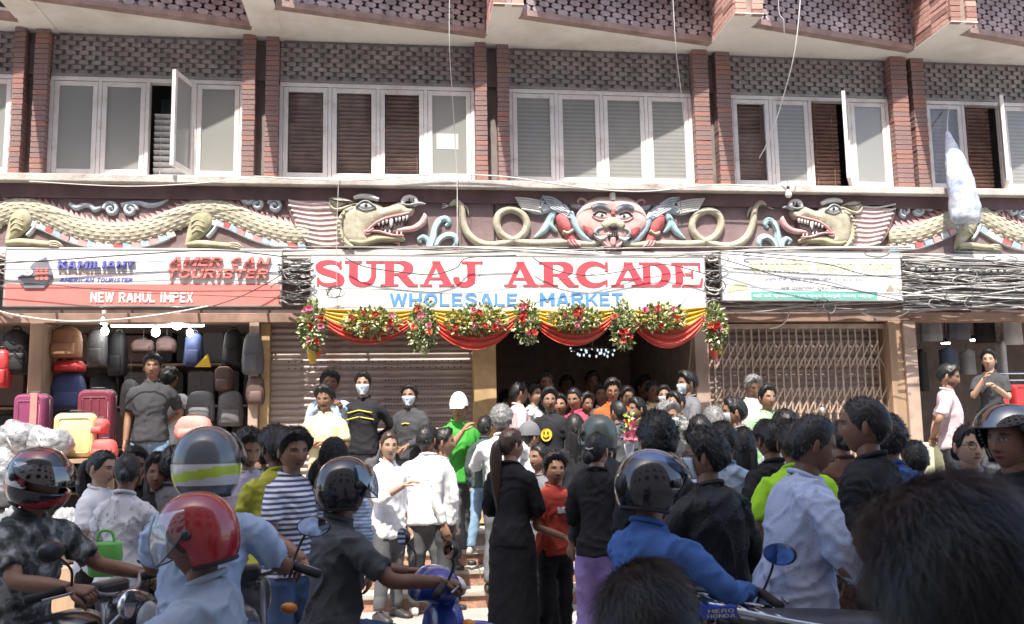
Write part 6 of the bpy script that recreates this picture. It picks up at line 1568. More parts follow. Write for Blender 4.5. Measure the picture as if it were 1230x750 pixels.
c_rose = cloth('rose', (0.55, 0.06, 0.1)); c_pink = cloth('pale pink', (0.66, 0.5, 0.52)); c_purple = cloth('lilac', (0.34, 0.25, 0.55)); c_blue = cloth('royal blue', (0.06, 0.13, 0.34)); c_lt = cloth('light green', (0.28, 0.48, 0.26)); c_brown = cloth('brown', (0.13, 0.07, 0.05)); c_lav = cloth('lavender', (0.4, 0.36, 0.46))
c_leather = cloth('black leather', (0.018, 0.019, 0.021), rough=0.42, sheen=0.0, bump=0.35); c_hood = cloth('grey hoodie', (0.2, 0.19, 0.19)); c_tee = cloth('slate tee', (0.075, 0.08, 0.085)); c_redhel = cloth('blue grey tee', (0.3, 0.35, 0.42)); c_gw = cloth('grey green', (0.06, 0.08, 0.075))
def patterned(name, colA, colB, kind, scale):
    m = mat('cloth ' + name, colA, rough=0.85, sheen=0.1); nt = m.node_tree; N = nt.nodes; Lk = nt.links; bs = N['Principled BSDF']
    tc = N.new('ShaderNodeTexCoord'); mx = N.new('ShaderNodeMix'); mx.data_type = 'RGBA'; mx.inputs[6].default_value = (*colA, 1); mx.inputs[7].default_value = (*colB, 1)
    if kind == 'stripe':
        t_ = N.new('ShaderNodeTexWave'); t_.bands_direction = 'Z'; t_.inputs['Scale'].default_value = scale; t_.inputs['Distortion'].default_value = 0.6
        rg = N.new('ShaderNodeMapRange'); rg.inputs[1].default_value = 0.45; rg.inputs[2].default_value = 0.6; Lk.new(t_.outputs['Fac'], rg.inputs[0]); Lk.new(rg.outputs[0], mx.inputs[0]); Lk.new(tc.outputs['Object'], t_.inputs[0])
    elif kind == 'dots':
        t_ = N.new('ShaderNodeTexNoise'); t_.inputs['Scale'].default_value = scale; t_.inputs['Detail'].default_value = 2
        rg = N.new('ShaderNodeMapRange'); rg.inputs[1].default_value = 0.62; rg.inputs[2].default_value = 0.68; Lk.new(t_.outputs[0], rg.inputs[0]); Lk.new(rg.outputs[0], mx.inputs[0]); Lk.new(tc.outputs['Object'], t_.inputs[0])
    else:
        t_ = N.new('ShaderNodeTexNoise'); t_.inputs['Scale'].default_value = scale; t_.inputs['Detail'].default_value = 3; Lk.new(tc.outputs['Object'], t_.inputs[0])
        cr = N.new('ShaderNodeValToRGB'); cr.color_ramp.interpolation = 'CONSTANT'; e = cr.color_ramp.elements
        e[0].color = (*colA, 1); e[1].position = 0.43; e[1].color = (*colB, 1)
        for pos, cc in ((0.52, (0.16, 0.16, 0.15)), (0.6, (0.3, 0.3, 0.28))): x_ = e.new(pos); x_.color = (*cc, 1)
        Lk.new(t_.outputs[0], cr.inputs[0]); Lk.new(cr.outputs[0], bs.inputs['Base Color']); return m
    Lk.new(mx.outputs[2], bs.inputs['Base Color']); return m
c_stripe = patterned('striped', (0.66, 0.66, 0.68), (0.06, 0.07, 0.16), 'stripe', 10); c_dots = patterned('dotted blue', (0.40, 0.46, 0.62), (0.27, 0.32, 0.47), 'dots', 90); c_camo = patterned('camouflage', (0.02, 0.022, 0.022), (0.065, 0.07, 0.06), 'camo', 16)
c_floral = patterned('white print', (0.6, 0.6, 0.62), (0.25, 0.27, 0.3), 'dots', 38); c_lstripe = patterned('blue striped', (0.5, 0.58, 0.7), (0.2, 0.3, 0.5), 'stripe', 14)
m_hgrey = mat('helmet grey', (0.09, 0.10, 0.11), rough=0.25, coat=0.6, var=0.2); m_hblk = mat('helmet black', (0.012, 0.013, 0.016), rough=0.18, coat=0.8); m_hred = mat('helmet red', (0.3, 0.012, 0.018), rough=0.22, coat=0.8, var=0.1, scale=3)
m_hwht = mat('helmet white', (0.6, 0.6, 0.6), rough=0.25, coat=0.6); m_hneon = mat('helmet lime', (0.45, 0.62, 0.05), rough=0.3, coat=0.5); m_hblu = mat('helmet blue', (0.06, 0.12, 0.26), rough=0.2, coat=0.8); m_hgrn = mat('helmet olive', (0.09, 0.12, 0.1), rough=0.35, coat=0.4)
m_smoke = glass_mat('visor smoke', (0.25, 0.28, 0.34), 0.04, 0.35)
P_ = person
SHOPZ = PL+0.005
# --- on the plinth in front of the shutter
P_(396, 446, 106, 'man in blue shirt behind the man in cream, both hands on his shoulders', SHOPZ, 5, c_sky, c_denim, 'long', L=((0.04, 0.16, -0.16), (-0.06, 0.34, -0.03)), Rr=((0.04, 0.16, -0.16), (-0.06, 0.34, -0.03)), sk=2, hair='thick', collarm=c_sky)
P_(391, 463, 113, 'man in cream short sleeved shirt with crossed arms by the shutter', 0.465, -6, c_cream, c_trous, 'short', 'fold', 'fold', sk=1, mustache=True, hair='thick', head=(10, 12))
g1 = P_(437, 447, 108, 'guard in black jacket with yellow stripes and white mask', SHOPZ, -20, c_black, c_grey, 'long', 'back', 'back', mask=True, sk=0, head=(-15, 0))
g2 = P_(493, 462, 108, 'guard in dark uniform and pale blue mask near the column', SHOPZ, -28, c_char, c_grey, 'long', 'clasp', 'clasp', mask=True, sk=1, head=(-10, 0))
for inf, lst in ((g1, ((0.33, 0.16), (0.40, 0.14))), (g2, ((0.36, 0.05),))):
    for zz, w in lst:
        b = MB(); T = inf['T']; b.tube([T(x, 0.118-0.9*x*x+0.014, zz-abs(x)*0.2) for x in [(-w+2*w*q/10) for q in range(11)]], 0.008, 6); b.build('reflective_stripe', mat('stripe yellow', (0.6, 0.5, 0.08), rough=0.6), inf['root'], smooth=True, local=True)
P_(550, 474, 115, 'man in bright green polo and white cap touching his chin', 0.315, 22, c_green, c_trous, 'short', 'down', 'chin', sk=1, hair='crop', cap=(c_white, True), head=(35, 8), collarm=c_green, legs='step')
P_(582, 500, 118, 'man in dark olive jacket and light jeans behind the green polo', 0.465, 150, c_gw, c_jean, 'long', sk=1, shoem=m_shoew, legs='step')
P_(602, 486, 124, 'man with grey curly hair in white shirt seen from behind', 0.16, 172, c_white, c_grey, 'long', 'fwd', 'fwd', hair='curly', hairm=m_hairg, sk=1)
P_(634, 509, 122, 'boy in grey cap and white shirt facing right', 0.0, 120, c_white, c_denim, 'short', sk=1, hair='crop', cap=(c_grey, False))
# --- standing in the sunlit street
P_(466, 519, 130, 'woman in loose white shirt and grey trousers with tied hair', 0.0, 40, c_white, c_trous, 'roll', 'down', 'phone', hair='tied', hairm=m_hairb, fem=True, sk=3, head=(30, 4), hem=0.08)
P_(513, 511, 127, 'man in white long sleeved shirt with his back turned', 0.0, 178, c_white, c_trous, 'long', sk=2, hair='short', head=(28, 0), wide=1.08, legw=1.12, shoem=m_shoew)
P_(531, 514, 126, 'man in pale shirt looking right behind the man in white', 0.0, 80, c_offw, c_char, 'long', sk=1, hair='short')
P_(613, 515, 157, 'woman with long brown ponytail in a long black dress', 0.0, 150, c_black, None, 'long', 'fold', 'fold', hair='pony', hairm=m_hairb, ponylen=0.36, fem=True, sk=3, skirt=(c_black, 0.05), head=(35, 0))
P_(649, 533, 142, 'girl with tied hair in grey top looking left', 0.0, -60, c_grey, c_black, 'short', hair='tied', fem=True, sk=1)
boy = P_(664, 545, 152, 'boy in orange red printed shirt holding something in both hands', 0.0, 30, c_red, c_black, 'short', 'phone', 'clasp', sk=1, hair='thick', head=(20, 0))
P_(716, 521, 168, 'woman in black top and lilac trousers with hair clip', 0.0, 160, c_black, c_purple, 'long', 'fold', 'fold', hair='tied', fem=True, sk=3, head=(20, 0), legw=1.25)
b = MB(); HT = PEOPLE[-1]['HT']; b.tube([HT(Vector(v)) for v in ((-0.03, -0.115, 0.03), (0.0, -0.13, 0.02), (0.03, -0.12, 0.03))], 0.006, 6); b.build('hair_clip', m_shoew, PEOPLE[-1]['root'], local=True)
# --- people in the entrance
P_(622, 459, 104, 'man in pale pink shirt by the ochre column of the entrance', SHOPZ, 100, c_pink, c_char, 'short', sk=1)
smil = P_(660, 467, 114, 'man in black shirt with a yellow smiley print', SHOPZ, -30, c_black, c_char, 'short', sk=1, hair='thick', head=(-30, 0))
P_(655, 447, 98, 'man standing behind the one with the smiley print', SHOPZ, 0, c_char, c_char, 'short', sk=1)
P_(691, 467, 110, 'woman in rose red shirt in the entrance', SHOPZ, -50, c_rose, c_denim, 'elbow', 'phone', 'low', hair='tied', fem=True, sk=1, head=(-20, 10))
P_(735, 455, 106, 'man in orange sweater and glasses with folded arms', SHOPZ, -8, c_orange, c_char, 'long', 'fold', 'fold', sk=1, glasses=True, hair='thick', head=(0, 14))
P_(797, 463, 104, 'man in dark shirt and mask on the right of the entrance', SHOPZ, -15, c_char, c_black, 'short', sk=1, mask=True)
P_(826, 446, 110, 'man in grey shirt with mask and backpack facing left', SHOPZ, -80, c_grey, c_denim, 'short', 'phone', 'phone', mask=True, sk=1, hair='thick')
P_(710, 447, 92, 'man in black deep inside the entrance', SHOPZ, 10, c_black, c_black, 'long', sk=2)
P_(772, 452, 92, 'man in brown shirt deep inside the entrance', SHOPZ, 30, c_brown, c_black, 'long', sk=2)
P_(815, 450, 88, 'tall man in black at the right wall inside the entrance', SHOPZ, -40, c_black, c_black, 'long', sk=2)
P_(608, 470, 92, 'woman in dark green at the left wall inside the entrance', SHOPZ, 60, c_gw, c_black, 'long', hair='long', fem=True, sk=1)
P_(680, 452, 88, 'man in grey in the dark behind the woman in rose', SHOPZ, 0, c_grey, c_black, 'long', sk=2)
for px_, py_, s_, lab_, h_, c_, kw in (
        (640, 462, 100, 'woman in white scarf behind the man in pink shirt', 40, c_offw, dict(fem=True, hair='long', sk=3)), (673, 474, 106, 'boy in teal shirt beside the smiley print', -20, c_gw, dict(sk=1)),
        (703, 473, 108, 'man in grey shirt right of the woman in rose', 20, c_grey, dict(sk=2, hair='thick')), (722, 462, 98, 'man in white shirt left of the orange sweater', -10, c_white, dict(sk=1, sleeve='long')),
        (752, 466, 100, 'woman in lavender behind the orange sweater', 15, c_lav, dict(fem=True, hair='long', sk=1)), (766, 478, 112, 'man in olive shirt facing left in the entrance', -70, c_gw, dict(sk=1)),
        (783, 458, 96, 'man in tan shirt behind the masked man', 10, c_cream, dict(sk=2)), (812, 470, 116, 'man in patterned shirt left of the backpack', -60, c_camo, dict(sk=1)),
        (743, 482, 118, 'woman in slate top near the bouquet', -150, c_tee, dict(fem=True, hair='tied', sk=1)), (840, 500, 146, 'man in grey green shirt raising a hand before the gate', 165, c_gw, dict(sk=1, Rr='up')),
        (690, 500, 128, 'woman in black with loose hair behind the boy', 170, c_black, dict(fem=True, hair='long', sk=1)), (944, 492, 150, 'man in white shirt behind the neon green shirt', 175, c_offw, dict(sk=2)),
        (1010, 505, 168, 'woman in brown top between the dotted shirt and the tall man', 170, c_brown, dict(fem=True, hair='tied', sk=1)), (270, 528, 160, 'man in grey shirt behind the lime striped helmet, right side', 20, c_grey, dict(sk=2))):
    P_(px_, py_, s_, lab_, SHOPZ if s_ < 112 else 0.465 if s_ < 120 else 0.16 if s_ < 140 else 0.0, h_, c_, c_char, **kw)
# --- crowd before the gate
P_(902, 450, 110, 'grey haired man in white shirt and dark vest by the gate', SHOPZ, 8, c_offw, c_char, 'long', sk=1, hairm=m_hairg, hair='short', head=(0, 25))
P_(920, 463, 116, 'man in light green shirt facing the street before the gate', 0.465, 6, c_lt, c_char, 'short', sk=1, hair='short')
P_(883, 478, 134, 'man in grey hooded top and mask looking left', 0.31, -100, c_hood, c_denim, 'long', 'phone', 'down', mask=True, sk=1, hair='short')
b = MB(); T = PEOPLE[-1]['T']; b.rings([ellring(T(0, -0.10-0.02*q, 0.53-0.05*q), (0.10-0.012*abs(q-1.2))*1.0, 0.05+0.01*q, 18) for q in range(4)]); b.build('hood', c_hood, PEOPLE[-1]['root'], smooth=True, local=True)
P_(858, 489, 134, 'man with greying hair seen from behind left of the hooded man', 0.16, 175, c_char, c_char, 'long', hairm=m_hairg, hair='short', sk=1)
P_(799, 483, 130, 'grey haired man in dark coat among the crowd', 0.16, 30, c_char, c_char, 'long', hairm=m_hairg, hair='thick', sk=1, mask=True)
P_(790, 497, 232, 'man with thick black hair behind the denim rider', 0.0, 180, c_black, c_black, 'short', hair='curly', sk=1)
P_(720, 498, 160, 'person in olive helmet behind the woman in lilac trousers', 0.0, -160, c_char, c_char, 'long', hair=None, sk=1, helmet=dict(kind='jet', mats=[m_hgrn, m_hwht], visor=(60, 112)))
P_(848, 514, 250, 'man in black leather jacket with blue mask seen from behind', 0.0, -150, c_leather, c_char, 'long', 'low', 'down', sk=1, hair='thick', mask=True, glasses=True, head=(-32, 0), wide=1.2, collarm=c_leather)
P_(868, 508, 176, 'man in slate blue shirt right of the leather jacket', 0.0, 170, c_sky, c_char, 'long', hair='short', sk=2)
P_(893, 518, 165, 'woman in rose shirt partly hidden right of the leather jacket', 0.0, 160, c_rose, c_char, 'short', hair='long', fem=True, sk=1)
P_(926, 504, 182, 'man in black shirt and short hair facing away left of the dotted shirt', 0.0, -165, c_black, c_char, 'short', hair='short', sk=2)
P_(952, 505, 205, 'man in neon green shirt behind the man in dotted blue', 0.0, 170, c_neon, c_char, 'short', hair='short', sk=2, wide=1.1)
dot = P_(968, 497, 272, 'man in dotted pale blue shirt with rolled sleeves walking right', 0.0, 88, c_dots, c_denim, 'elbow', L='low', Rr=((0.05, 0.07, -0.29), (0.03, 0.29, -0.40)), hair='crop', sk=4, head=(5, 14), wide=1.2, hem=0.12, lean=9)
P_(1040, 479, 245, 'tall man in black shirt with his back turned', 0.0, -140, c_black, c_char, 'short', 'down', 'down', hair='crop', sk=2, head=(-20, 0), wide=1.08)
P_(1066, 500, 200, 'person in blue shirt behind the tall man in black', 0.0, 175, c_blue, c_char, 'short', hair='curly', sk=1)
P_(1161, 510, 205, 'smiling woman in glasses and pale blue top', 0.0, -12, c_sky, c_char, 'short', hair='tied', fem=True, sk=3, glasses=True, head=(-8, 0))
P_(1212, 486, 268, 'man in dark helmet and black jacket at the right edge', 0.0, -70, c_black, c_char, 'long', hair=None, sk=2, helmet=dict(kind='jet', mats=[m_hblk, m_hgrey], visor=(28, 74), visorm=m_smoke))
P_(1136, 437, 116, 'man in pale pink shirt with hands behind his back', SHOPZ, 62, c_pink, c_char, 'short', 'back', 'back', sk=1, head=(10, 14), beard=True)
P_(1187, 421, 97, 'woman with long dark hair standing in the right shop', 0.95, -40, c_char, c_trous, 'short', 'phone', 'chin', hair='long', fem=True, sk=3)
P_(1196, 500, 172, 'person in cream cap and dark patterned jacket near the right shop', 0.0, -150, c_camo, c_char, 'long', hair='crop', sk=1, cap=(c_cream, False))
P_(1098, 520, 168, 'person in black between the tall man and the smiling woman', 0.0, 160, c_black, c_black, 'long', hair='short', sk=1, H=1.5)
# --- left crowd
P_(184, 425, 106, 'shop keeper in dark grey shirt standing inside the luggage shop', 0.72, 8, c_char, c_jean, 'short', 'back', 'down', sk=1, hair='short')
P_(203, 438, 102, 'second man in pale grey shirt leaning behind the shop keeper', 0.72, 170, c_offw, c_char, 'long', 'down', 'hip', sk=1, hair='short', lean=12)
P_(313, 507, 150, 'older man with grey hair and dark mask by the pier', 0.0, 50, c_char, c_char, 'long', hairm=m_hairg, sk=1, mask=True, maskm=c_black, H=1.66)
P_(297, 516, 172, 'bearded man in lavender shirt looking down', 0.0, 30, c_lav, c_char, 'short', sk=1, beard=True, hair='thick', head=(0, 18))
P_(334, 512, 188, 'man in olive yellow shirt turned away with bent arms', 0.0, -150, c_yell, c_denim, 'short', 'phone', 'low', sk=2, hair='thick')
P_(350, 515, 195, 'man in navy and white striped shirt and jeans', 0.0, 55, c_stripe, c_denim, 'short', 'hip', 'low', sk=1, hair='thick', head=(25, 5))
P_(386, 552, 190, 'person in rust orange shirt behind the rider in black helmet', 0.0, 170, c_red, c_brown, 'short', sk=2, hair='short')
P_(400, 527, 190, 'person in blue striped shirt and black cap behind the rider', 0.0, 175, c_lstripe, c_jean, 'long', sk=2, hair='short', cap=(c_black, False))
P_(121, 541, 176, 'girl in white shirt with ponytail and shoulder strap', 0.0, 70, c_white, c_black, 'short', 'clasp', 'clasp', hair='pony', ponylen=0.15, fem=True, sk=3, head=(5, 8))
P_(152, 545, 190, 'woman in white printed shirt with her back turned', 0.0, 165, c_floral, c_char, 'short', 'low', 'low', hair='tied', fem=True, sk=2, head=(-20, 10))
P_(163, 528, 165, 'woman with dark hair between the two women in white', 0.0, 25, c_black, c_black, 'long', hair='long', fem=True, sk=1, H=1.55)
P_(190, 545, 168, 'woman in black with loose hair left of the lime helmet', 0.0, 10, c_black, c_black, 'long', hair='long', fem=True, sk=2, H=1.5)
P_(208, 535, 168, 'person in slate shirt behind the lime striped helmet', 0.0, 150, c_grey, c_char, 'short', hair='thick', sk=2, H=1.55)
# --- riders (bikes follow below)
def limep(th, ph): return 1 if R(96) < th+0.12*math.sin(ph) < R(110) else (0 if th < R(88) else 2 if th < R(118) else 0)
def redp(th, ph): return 1 if R(60) < th < R(100) and abs(ph) > R(60) and math.sin(th*9+ph*3) > 0.2 else (2 if math.sin(th*7-ph*2) > 0.55 else 0)
r1 = P_(45, 536, 262, 'rider in camouflage shirt and black red full face helmet', 0.0, 68, c_camo, c_camo, 'short', 'fwd', 'fwd', hair=None, sit=True, sk=2, lean=8, head=(5, 12), helmet=dict(kind='full', mats=[m_hblk, m_hwht, m_hred], paint=redp, visor=(58, 90), visorm=m_smoke))
r2 = P_(244, 592, 345, 'rider in glossy red helmet and grey shirt at the lower left', 0.0, -100, c_redhel, c_char, 'short', 'fwd', 'fwd', hair='crop', sit=True, sk=4, lean=6, head=(-5, 12), helmet=dict(kind='jet', mats=[m_hred], visor=(52, 112)))
r3 = P_(248, 513, 300, 'rider in grey helmet with lime stripes seen from behind', 0.0, 172, c_sky, c_denim, 'short', 'fwd', 'fwd', hair='crop', sit=True, sk=2, lean=4, helmet=dict(kind='full', mats=[m_hgrey, m_hneon, m_hwht], paint=limep, visor=(40, 92)))
r4 = P_(411, 548, 250, 'rider in black helmet and slate shirt on the blue scooter', 0.0, 108, c_tee, c_denim, 'short', 'fwd', 'fwd', hair='crop', sit=True, sk=2, lean=5, head=(-15, 0), helmet=dict(kind='jet', mats=[m_hblk], visor=(48, 108), visorm=m_smoke))
r5 = P_(778, 541, 292, 'rider in denim shirt and black helmet with pale visor edge', 0.0, 128, c_blue, c_denim, 'long', 'fwd', 'fwd', hair='bun', sit=True, sk=2, fem=True, lean=5, head=(10, 10), helmet=dict(kind='jet', mats=[m_hblk, m_hblu], paint=lambda th, ph: 1 if th < R(50) else 0, visor=(30, 72), vtrim=m_shoew, visorm=m_smoke))
P_(772, 690, 500, 'dark haired person at the lower edge seen from behind', 0.0, 170, c_black, c_char, 'short', hair='thick', sk=2, sit=True)
P_(1136, 600, 850, 'nearest person with thick dark hair at the lower right', 0.0, 178, c_brown, c_char, 'short', hair='long', ponylen=0.16, sk=4)

# prints on two shirts
T = smil['T']; y_ = mat('print yellow', (0.75, 0.5, 0.03), rough=0.7)
def patch(inf, name, pts, m, off=0.0):
    q = MB(); T = inf['T']; n = len(pts); vs = [T(x, 0.152-1.9*x*x+off, z) for x, z in pts]+[T(x, 0.10-1.9*x*x, z) for x, z in pts]
    q.add(vs, [tuple(range(n))]+[(i, i+n, (i+1) % n+n, (i+1) % n) for i in range(n)]); q.build(name, m, inf['root'], local=True)
patch(smil, 'smiley_print', [(0.07*math.cos(R(a)), 0.27+0.075*math.sin(R(a))) for a in range(0, 360, 24)], y_)
for sx in (-1, 1): patch(smil, 'smiley_eye', [(sx*0.025+0.01*math.cos(R(a)), 0.295+0.018*math.sin(R(a))) for a in range(0, 360, 45)], m_blackp, 0.004)
patch(smil, 'smiley_mouth', [(0.045*math.cos(R(a)), 0.27+0.045*math.sin(R(a))) for a in range(200, 341, 20)]+[(0.033*math.cos(R(a)), 0.272+0.034*math.sin(R(a))) for a in range(340, 199, -20)], m_blackp, 0.004)
for k, ch in enumerate('BOY'):
    for poly, kk in sans(ch): patch(boy, 'shirt_letter', [(0.06-(k*0.044+u*0.036), 0.30+v*0.05) for u, v in poly], c_white, 0.002+0.0006*kk)
# ============================================================ MOTORCYCLES
m_mir = mat('mirror', (0.8, 0.82, 0.85), rough=0.02, metal=1.0, var=0.0); m_seatv = mat('seat vinyl', (0.03, 0.032, 0.035), rough=0.45, var=0.15, bump=0.15, bscale=90); m_steel = mat('engine metal', (0.3, 0.3, 0.31), rough=0.4, metal=0.8, var=0.2)
m_glow = mat('lamp lens', (0.6, 0.6, 0.58), rough=0.15, coat=0.5); m_orange = mat('indicator', (0.7, 0.25, 0.03), rough=0.3); m_tail = mat('tail lens', (0.4, 0.02, 0.02), rough=0.25, coat=0.6)
def wheel(t, y, r_=0.29):
    q = MB(); q.lathe((0, y, r_), [(r_-0.09, -0.035), (r_-0.03, -0.05), (r_, -0.028), (r_+0.005, 0.0), (r_, 0.028), (r_-0.03, 0.05), (r_-0.09, 0.035), (r_-0.09, -0.035)], 28, 'x'); w = q.build('wheel', m_rubber, t, smooth=True, local=True)
    q = MB(); q.lathe((0, y, r_), [(r_-0.11, -0.028), (r_-0.085, -0.03), (r_-0.085, 0.03), (r_-0.11, 0.028), (r_-0.11, -0.028)], 28, 'x'); o = q.build('rim', m_steel, w, smooth=True, local=True)
    for k in range(6):
        a = R(60*k); q = MB(); q.bar((0, y, r_), (0, y+math.cos(a)*(r_-0.1), r_+math.sin(a)*(r_-0.1)), 0.022, 0.03, up=(1, 0, 0)); q.build('spoke', m_steel, w, local=True)
def mirror(t, sx, S, y=0.5, out=0.34, up=0.16, round_=False, m=None):
    b0 = Vector((sx*0.24, y, S+0.33)); c = Vector((sx*out, y-0.03, S+0.33+up)); q = MB(); q.tube(crom([tuple(b0), (sx*0.27, y+0.02, S+0.33+up*0.5), tuple(c+Vector((-sx*0.03, 0.01, -0.02)))], 5), 0.006, 6); st = q.build('mirror', m or m_blackp, t, smooth=True, local=True)
    w, h = (0.055, 0.052) if round_ else (0.075, 0.045)
    n = 18; rs = []
    for dy, s_ in ((0.035, 0.35), (0.03, 0.75), (0.012, 1.0), (0.0, 1.0)): rs.append([c+Vector((w*s_*math.cos(6.283*k/n), dy, h*s_*math.sin(6.283*k/n))) for k in range(n)])
    q = MB(); q.rings(rs); q.f = [tuple(reversed(f)) for f in q.f]; q.build('mirror_housing', m or m_blackp, st, smooth=True, local=True)
    q = MB(); q.add([c+Vector((w*0.92*math.cos(6.283*k/n), -0.003, h*0.92*math.sin(6.283*k/n))) for k in range(n)], [tuple(range(n))]); q.build('mirror_glass', m_mir, st, local=True)
def shell(t, name, rings_, m, p=2.6, n=18):
    q = MB(); q.rings([[Vector((hw*math.copysign(abs(math.cos(6.283*k/n))**(2/p), math.cos(6.283*k/n)), y, zc+hh*math.copysign(abs(math.sin(6.283*k/n))**(2/p), math.sin(6.283*k/n)))) for k in range(n)] for y, zc, hw, hh in crom(rings_, 4)])
    return q.build(name, m, t, smooth=True, local=True)
def motorcycle(loc, rz, S, label, paint, scooter=False, rail=False, rmir=False, group='motorcycles in the street', plate=None, hx=0.0, name='motorcycle', mm=None):
    t = thing(name, label, 'scooter' if scooter else 'motorcycle', (loc[0], loc[1], 0.004), rz, group)
    wheel(t, 0.70); wheel(t, -0.58)
    # handlebar, grips, levers, mirrors
    hb = [(-0.36, 0.40, S+0.30), (-0.22, 0.5, S+0.33), (-0.1, 0.56, S+0.28), (0.1, 0.56, S+0.28), (0.22, 0.5, S+0.33), (0.36, 0.40, S+0.30)]
    q = MB(); q.tube(crom(hb, 5), 0.012, 8); q.build('handlebar', m_steel, t, smooth=True, local=True)
    for sx in (-1, 1):
        q = MB(); q.tube([(sx*0.25, 0.475, S+0.325), (sx*0.38, 0.39, S+0.297)], 0.019, 10); q.build('grip', m_rubber, t, smooth=True, local=True)
        q = MB(); q.tube([(sx*0.2, 0.53, S+0.32), (sx*0.3, 0.53, S+0.315), (sx*0.37, 0.47, S+0.30)], 0.006, 6); q.build('lever', m_steel, t, smooth=True, local=True)
        mirror(t, sx, S, round_=rmir, m=m_chr if rmir else None)
        q = MB(); q.tube([(sx*0.09, 0.55, S+0.25), (sx*0.09, 0.62, 0.62), (sx*0.09, 0.70, 0.29)], [0.022, 0.024, 0.026], 8); q.build('fork', m_steel, t, smooth=True, local=True)
        q = MB(); q.ball((sx*0.2, 0.62, S+0.12), (0.04, 0.03, 0.025), 10, 6); q.build('indicator', m_orange, t, smooth=True, local=True)
    if scooter:
        shell(t, 'front_apron', [(0.50, S-0.12, 0.14, 0.30), (0.56, S-0.1, 0.2, 0.34), (0.62, S-0.1, 0.18, 0.32), (0.66, S-0.1, 0.08, 0.2)], paint)
        shell(t, 'handle_cowl', [(0.42, S+0.27, 0.1, 0.05), (0.5, S+0.29, 0.17, 0.085), (0.58, S+0.28, 0.15, 0.09), (0.64, S+0.26, 0.07, 0.05)], paint)
        shell(t, 'side_body', [(-0.75, S-0.05, 0.06, 0.06), (-0.55, S-0.16, 0.16, 0.14), (-0.2, S-0.24, 0.19, 0.2), (0.05, S-0.3, 0.17, 0.2), (0.1, S-0.34, 0.1, 0.14)], paint)
        q = MB(); q.box(-0.17, 0.17, 0.05, 0.52, 0.3, 0.36); q.build('floorboard', m_blackp, t, local=True, bevel=0.015)
        shell(t, 'front_mudguard', [(0.5, 0.56, 0.05, 0.03), (0.66, 0.64, 0.08, 0.05), (0.85, 0.62, 0.07, 0.05), (0.98, 0.5, 0.03, 0.03)], paint)
        q = MB(); q.ball((0, 0.645, S+0.27), (0.1, 0.03, 0.05), 14, 8); q.build('headlight', m_glow, t, smooth=True, local=True)
    else:
        shell(t, 'fuel_tank', [(0.02, S+0.0, 0.08, 0.06), (0.12, S+0.04, 0.13, 0.1), (0.3, S+0.08, 0.15, 0.12), (0.44, S+0.07, 0.12, 0.1), (0.5, S+0.05, 0.06, 0.06)], paint)
        shell(t, 'headlight_cowl', [(0.52, S+0.17, 0.06, 0.06), (0.58, S+0.18, 0.12, 0.11), (0.66, S+0.18, 0.11, 0.1), (0.70, S+0.17, 0.08, 0.08)], paint)
        q = MB(); q.ball((0, 0.69, S+0.17), (0.085, 0.03, 0.08), 14, 8); q.build('headlight', m_glow, t, smooth=True, local=True)
        shell(t, 'engine', [(-0.1, 0.42, 0.1, 0.1), (0.05, 0.42, 0.15, 0.15), (0.22, 0.45, 0.14, 0.17), (0.36, 0.47, 0.08, 0.12)], m_steel)
        for sx in (-0.1, 0.1):
            q = MB(); q.tube([(sx, 0.5, S-0.02), (sx*1.2, 0.1, S-0.08), (sx*1.2, -0.3, S-0.1), (sx, -0.6, S-0.03)], 0.018, 8); q.build('frame_tube', m_blackp, t, smooth=True, local=True)
            q = MB(); q.tube([(sx*1.3, -0.25, S-0.12), (sx*1.3, -0.55, 0.31)], 0.026, 8); q.build('shock_absorber', m_steel, t, smooth=True, local=True)
        q = MB(); q.tube([(0.13, 0.25, 0.35), (0.16, 0.0, 0.27), (0.18, -0.5, 0.3), (0.18, -0.8, 0.36)], [0.02, 0.025, 0.045, 0.045], 10); q.build('exhaust', m_chr, t, smooth=True, local=True)
        shell(t, 'front_mudguard', [(0.45, 0.56, 0.05, 0.02), (0.62, 0.64, 0.07, 0.03), (0.8, 0.63, 0.07, 0.03), (0.96, 0.53, 0.05, 0.02)], paint)
        shell(t, 'tail_cowl', [(-0.30, S-0.08, 0.12, 0.07), (-0.55, S-0.03, 0.11, 0.06), (-0.78, S+0.02, 0.07, 0.04), (-0.84, S+0.03, 0.03, 0.02)], paint)
        q = MB(); q.box(-0.1, 0.1, 0.46, 0.54, S+0.26, S+0.33); q.build('gauge', m_blackp, t, local=True, bevel=0.02)
    shell(t, 'seat', [(-0.72, S+0.02, 0.07, 0.03), (-0.6, S+0.0, 0.125, 0.055), (-0.3, S-0.02, 0.135, 0.06), (0.0, S-0.045, 0.11, 0.055), (0.12, S-0.03, 0.06, 0.03)], m_seatv)
    q = MB(); q.ball((0, -0.83, S-0.02), (0.07, 0.025, 0.035), 12, 8); q.build('tail_light', m_tail, t, smooth=True, local=True)
    shell(t, 'rear_mudguard', [(-0.5, 0.62, 0.06, 0.02), (-0.7, 0.6, 0.07, 0.03), (-0.88, 0.45, 0.06, 0.03)], m_blackp)
    if rail:
        q = MB(); q.tube(crom([(-0.16, -0.25, S-0.02), (-0.17, -0.55, S+0.03), (-0.15, -0.86, S+0.1), (0.15, -0.86, S+0.1), (0.17, -0.55, S+0.03), (0.16, -0.25, S-0.02)], 6), 0.011, 8); ro = q.build('grab_rail', m_chr, t, smooth=True, local=True)
        for k in range(4): q = MB(); q.tube([(-0.15, -0.62-0.07*k, S+0.045+0.016*k), (0.15, -0.62-0.07*k, S+0.045+0.016*k)], 0.007, 6); q.build('rail_bar', m_chr, ro, smooth=True, local=True)
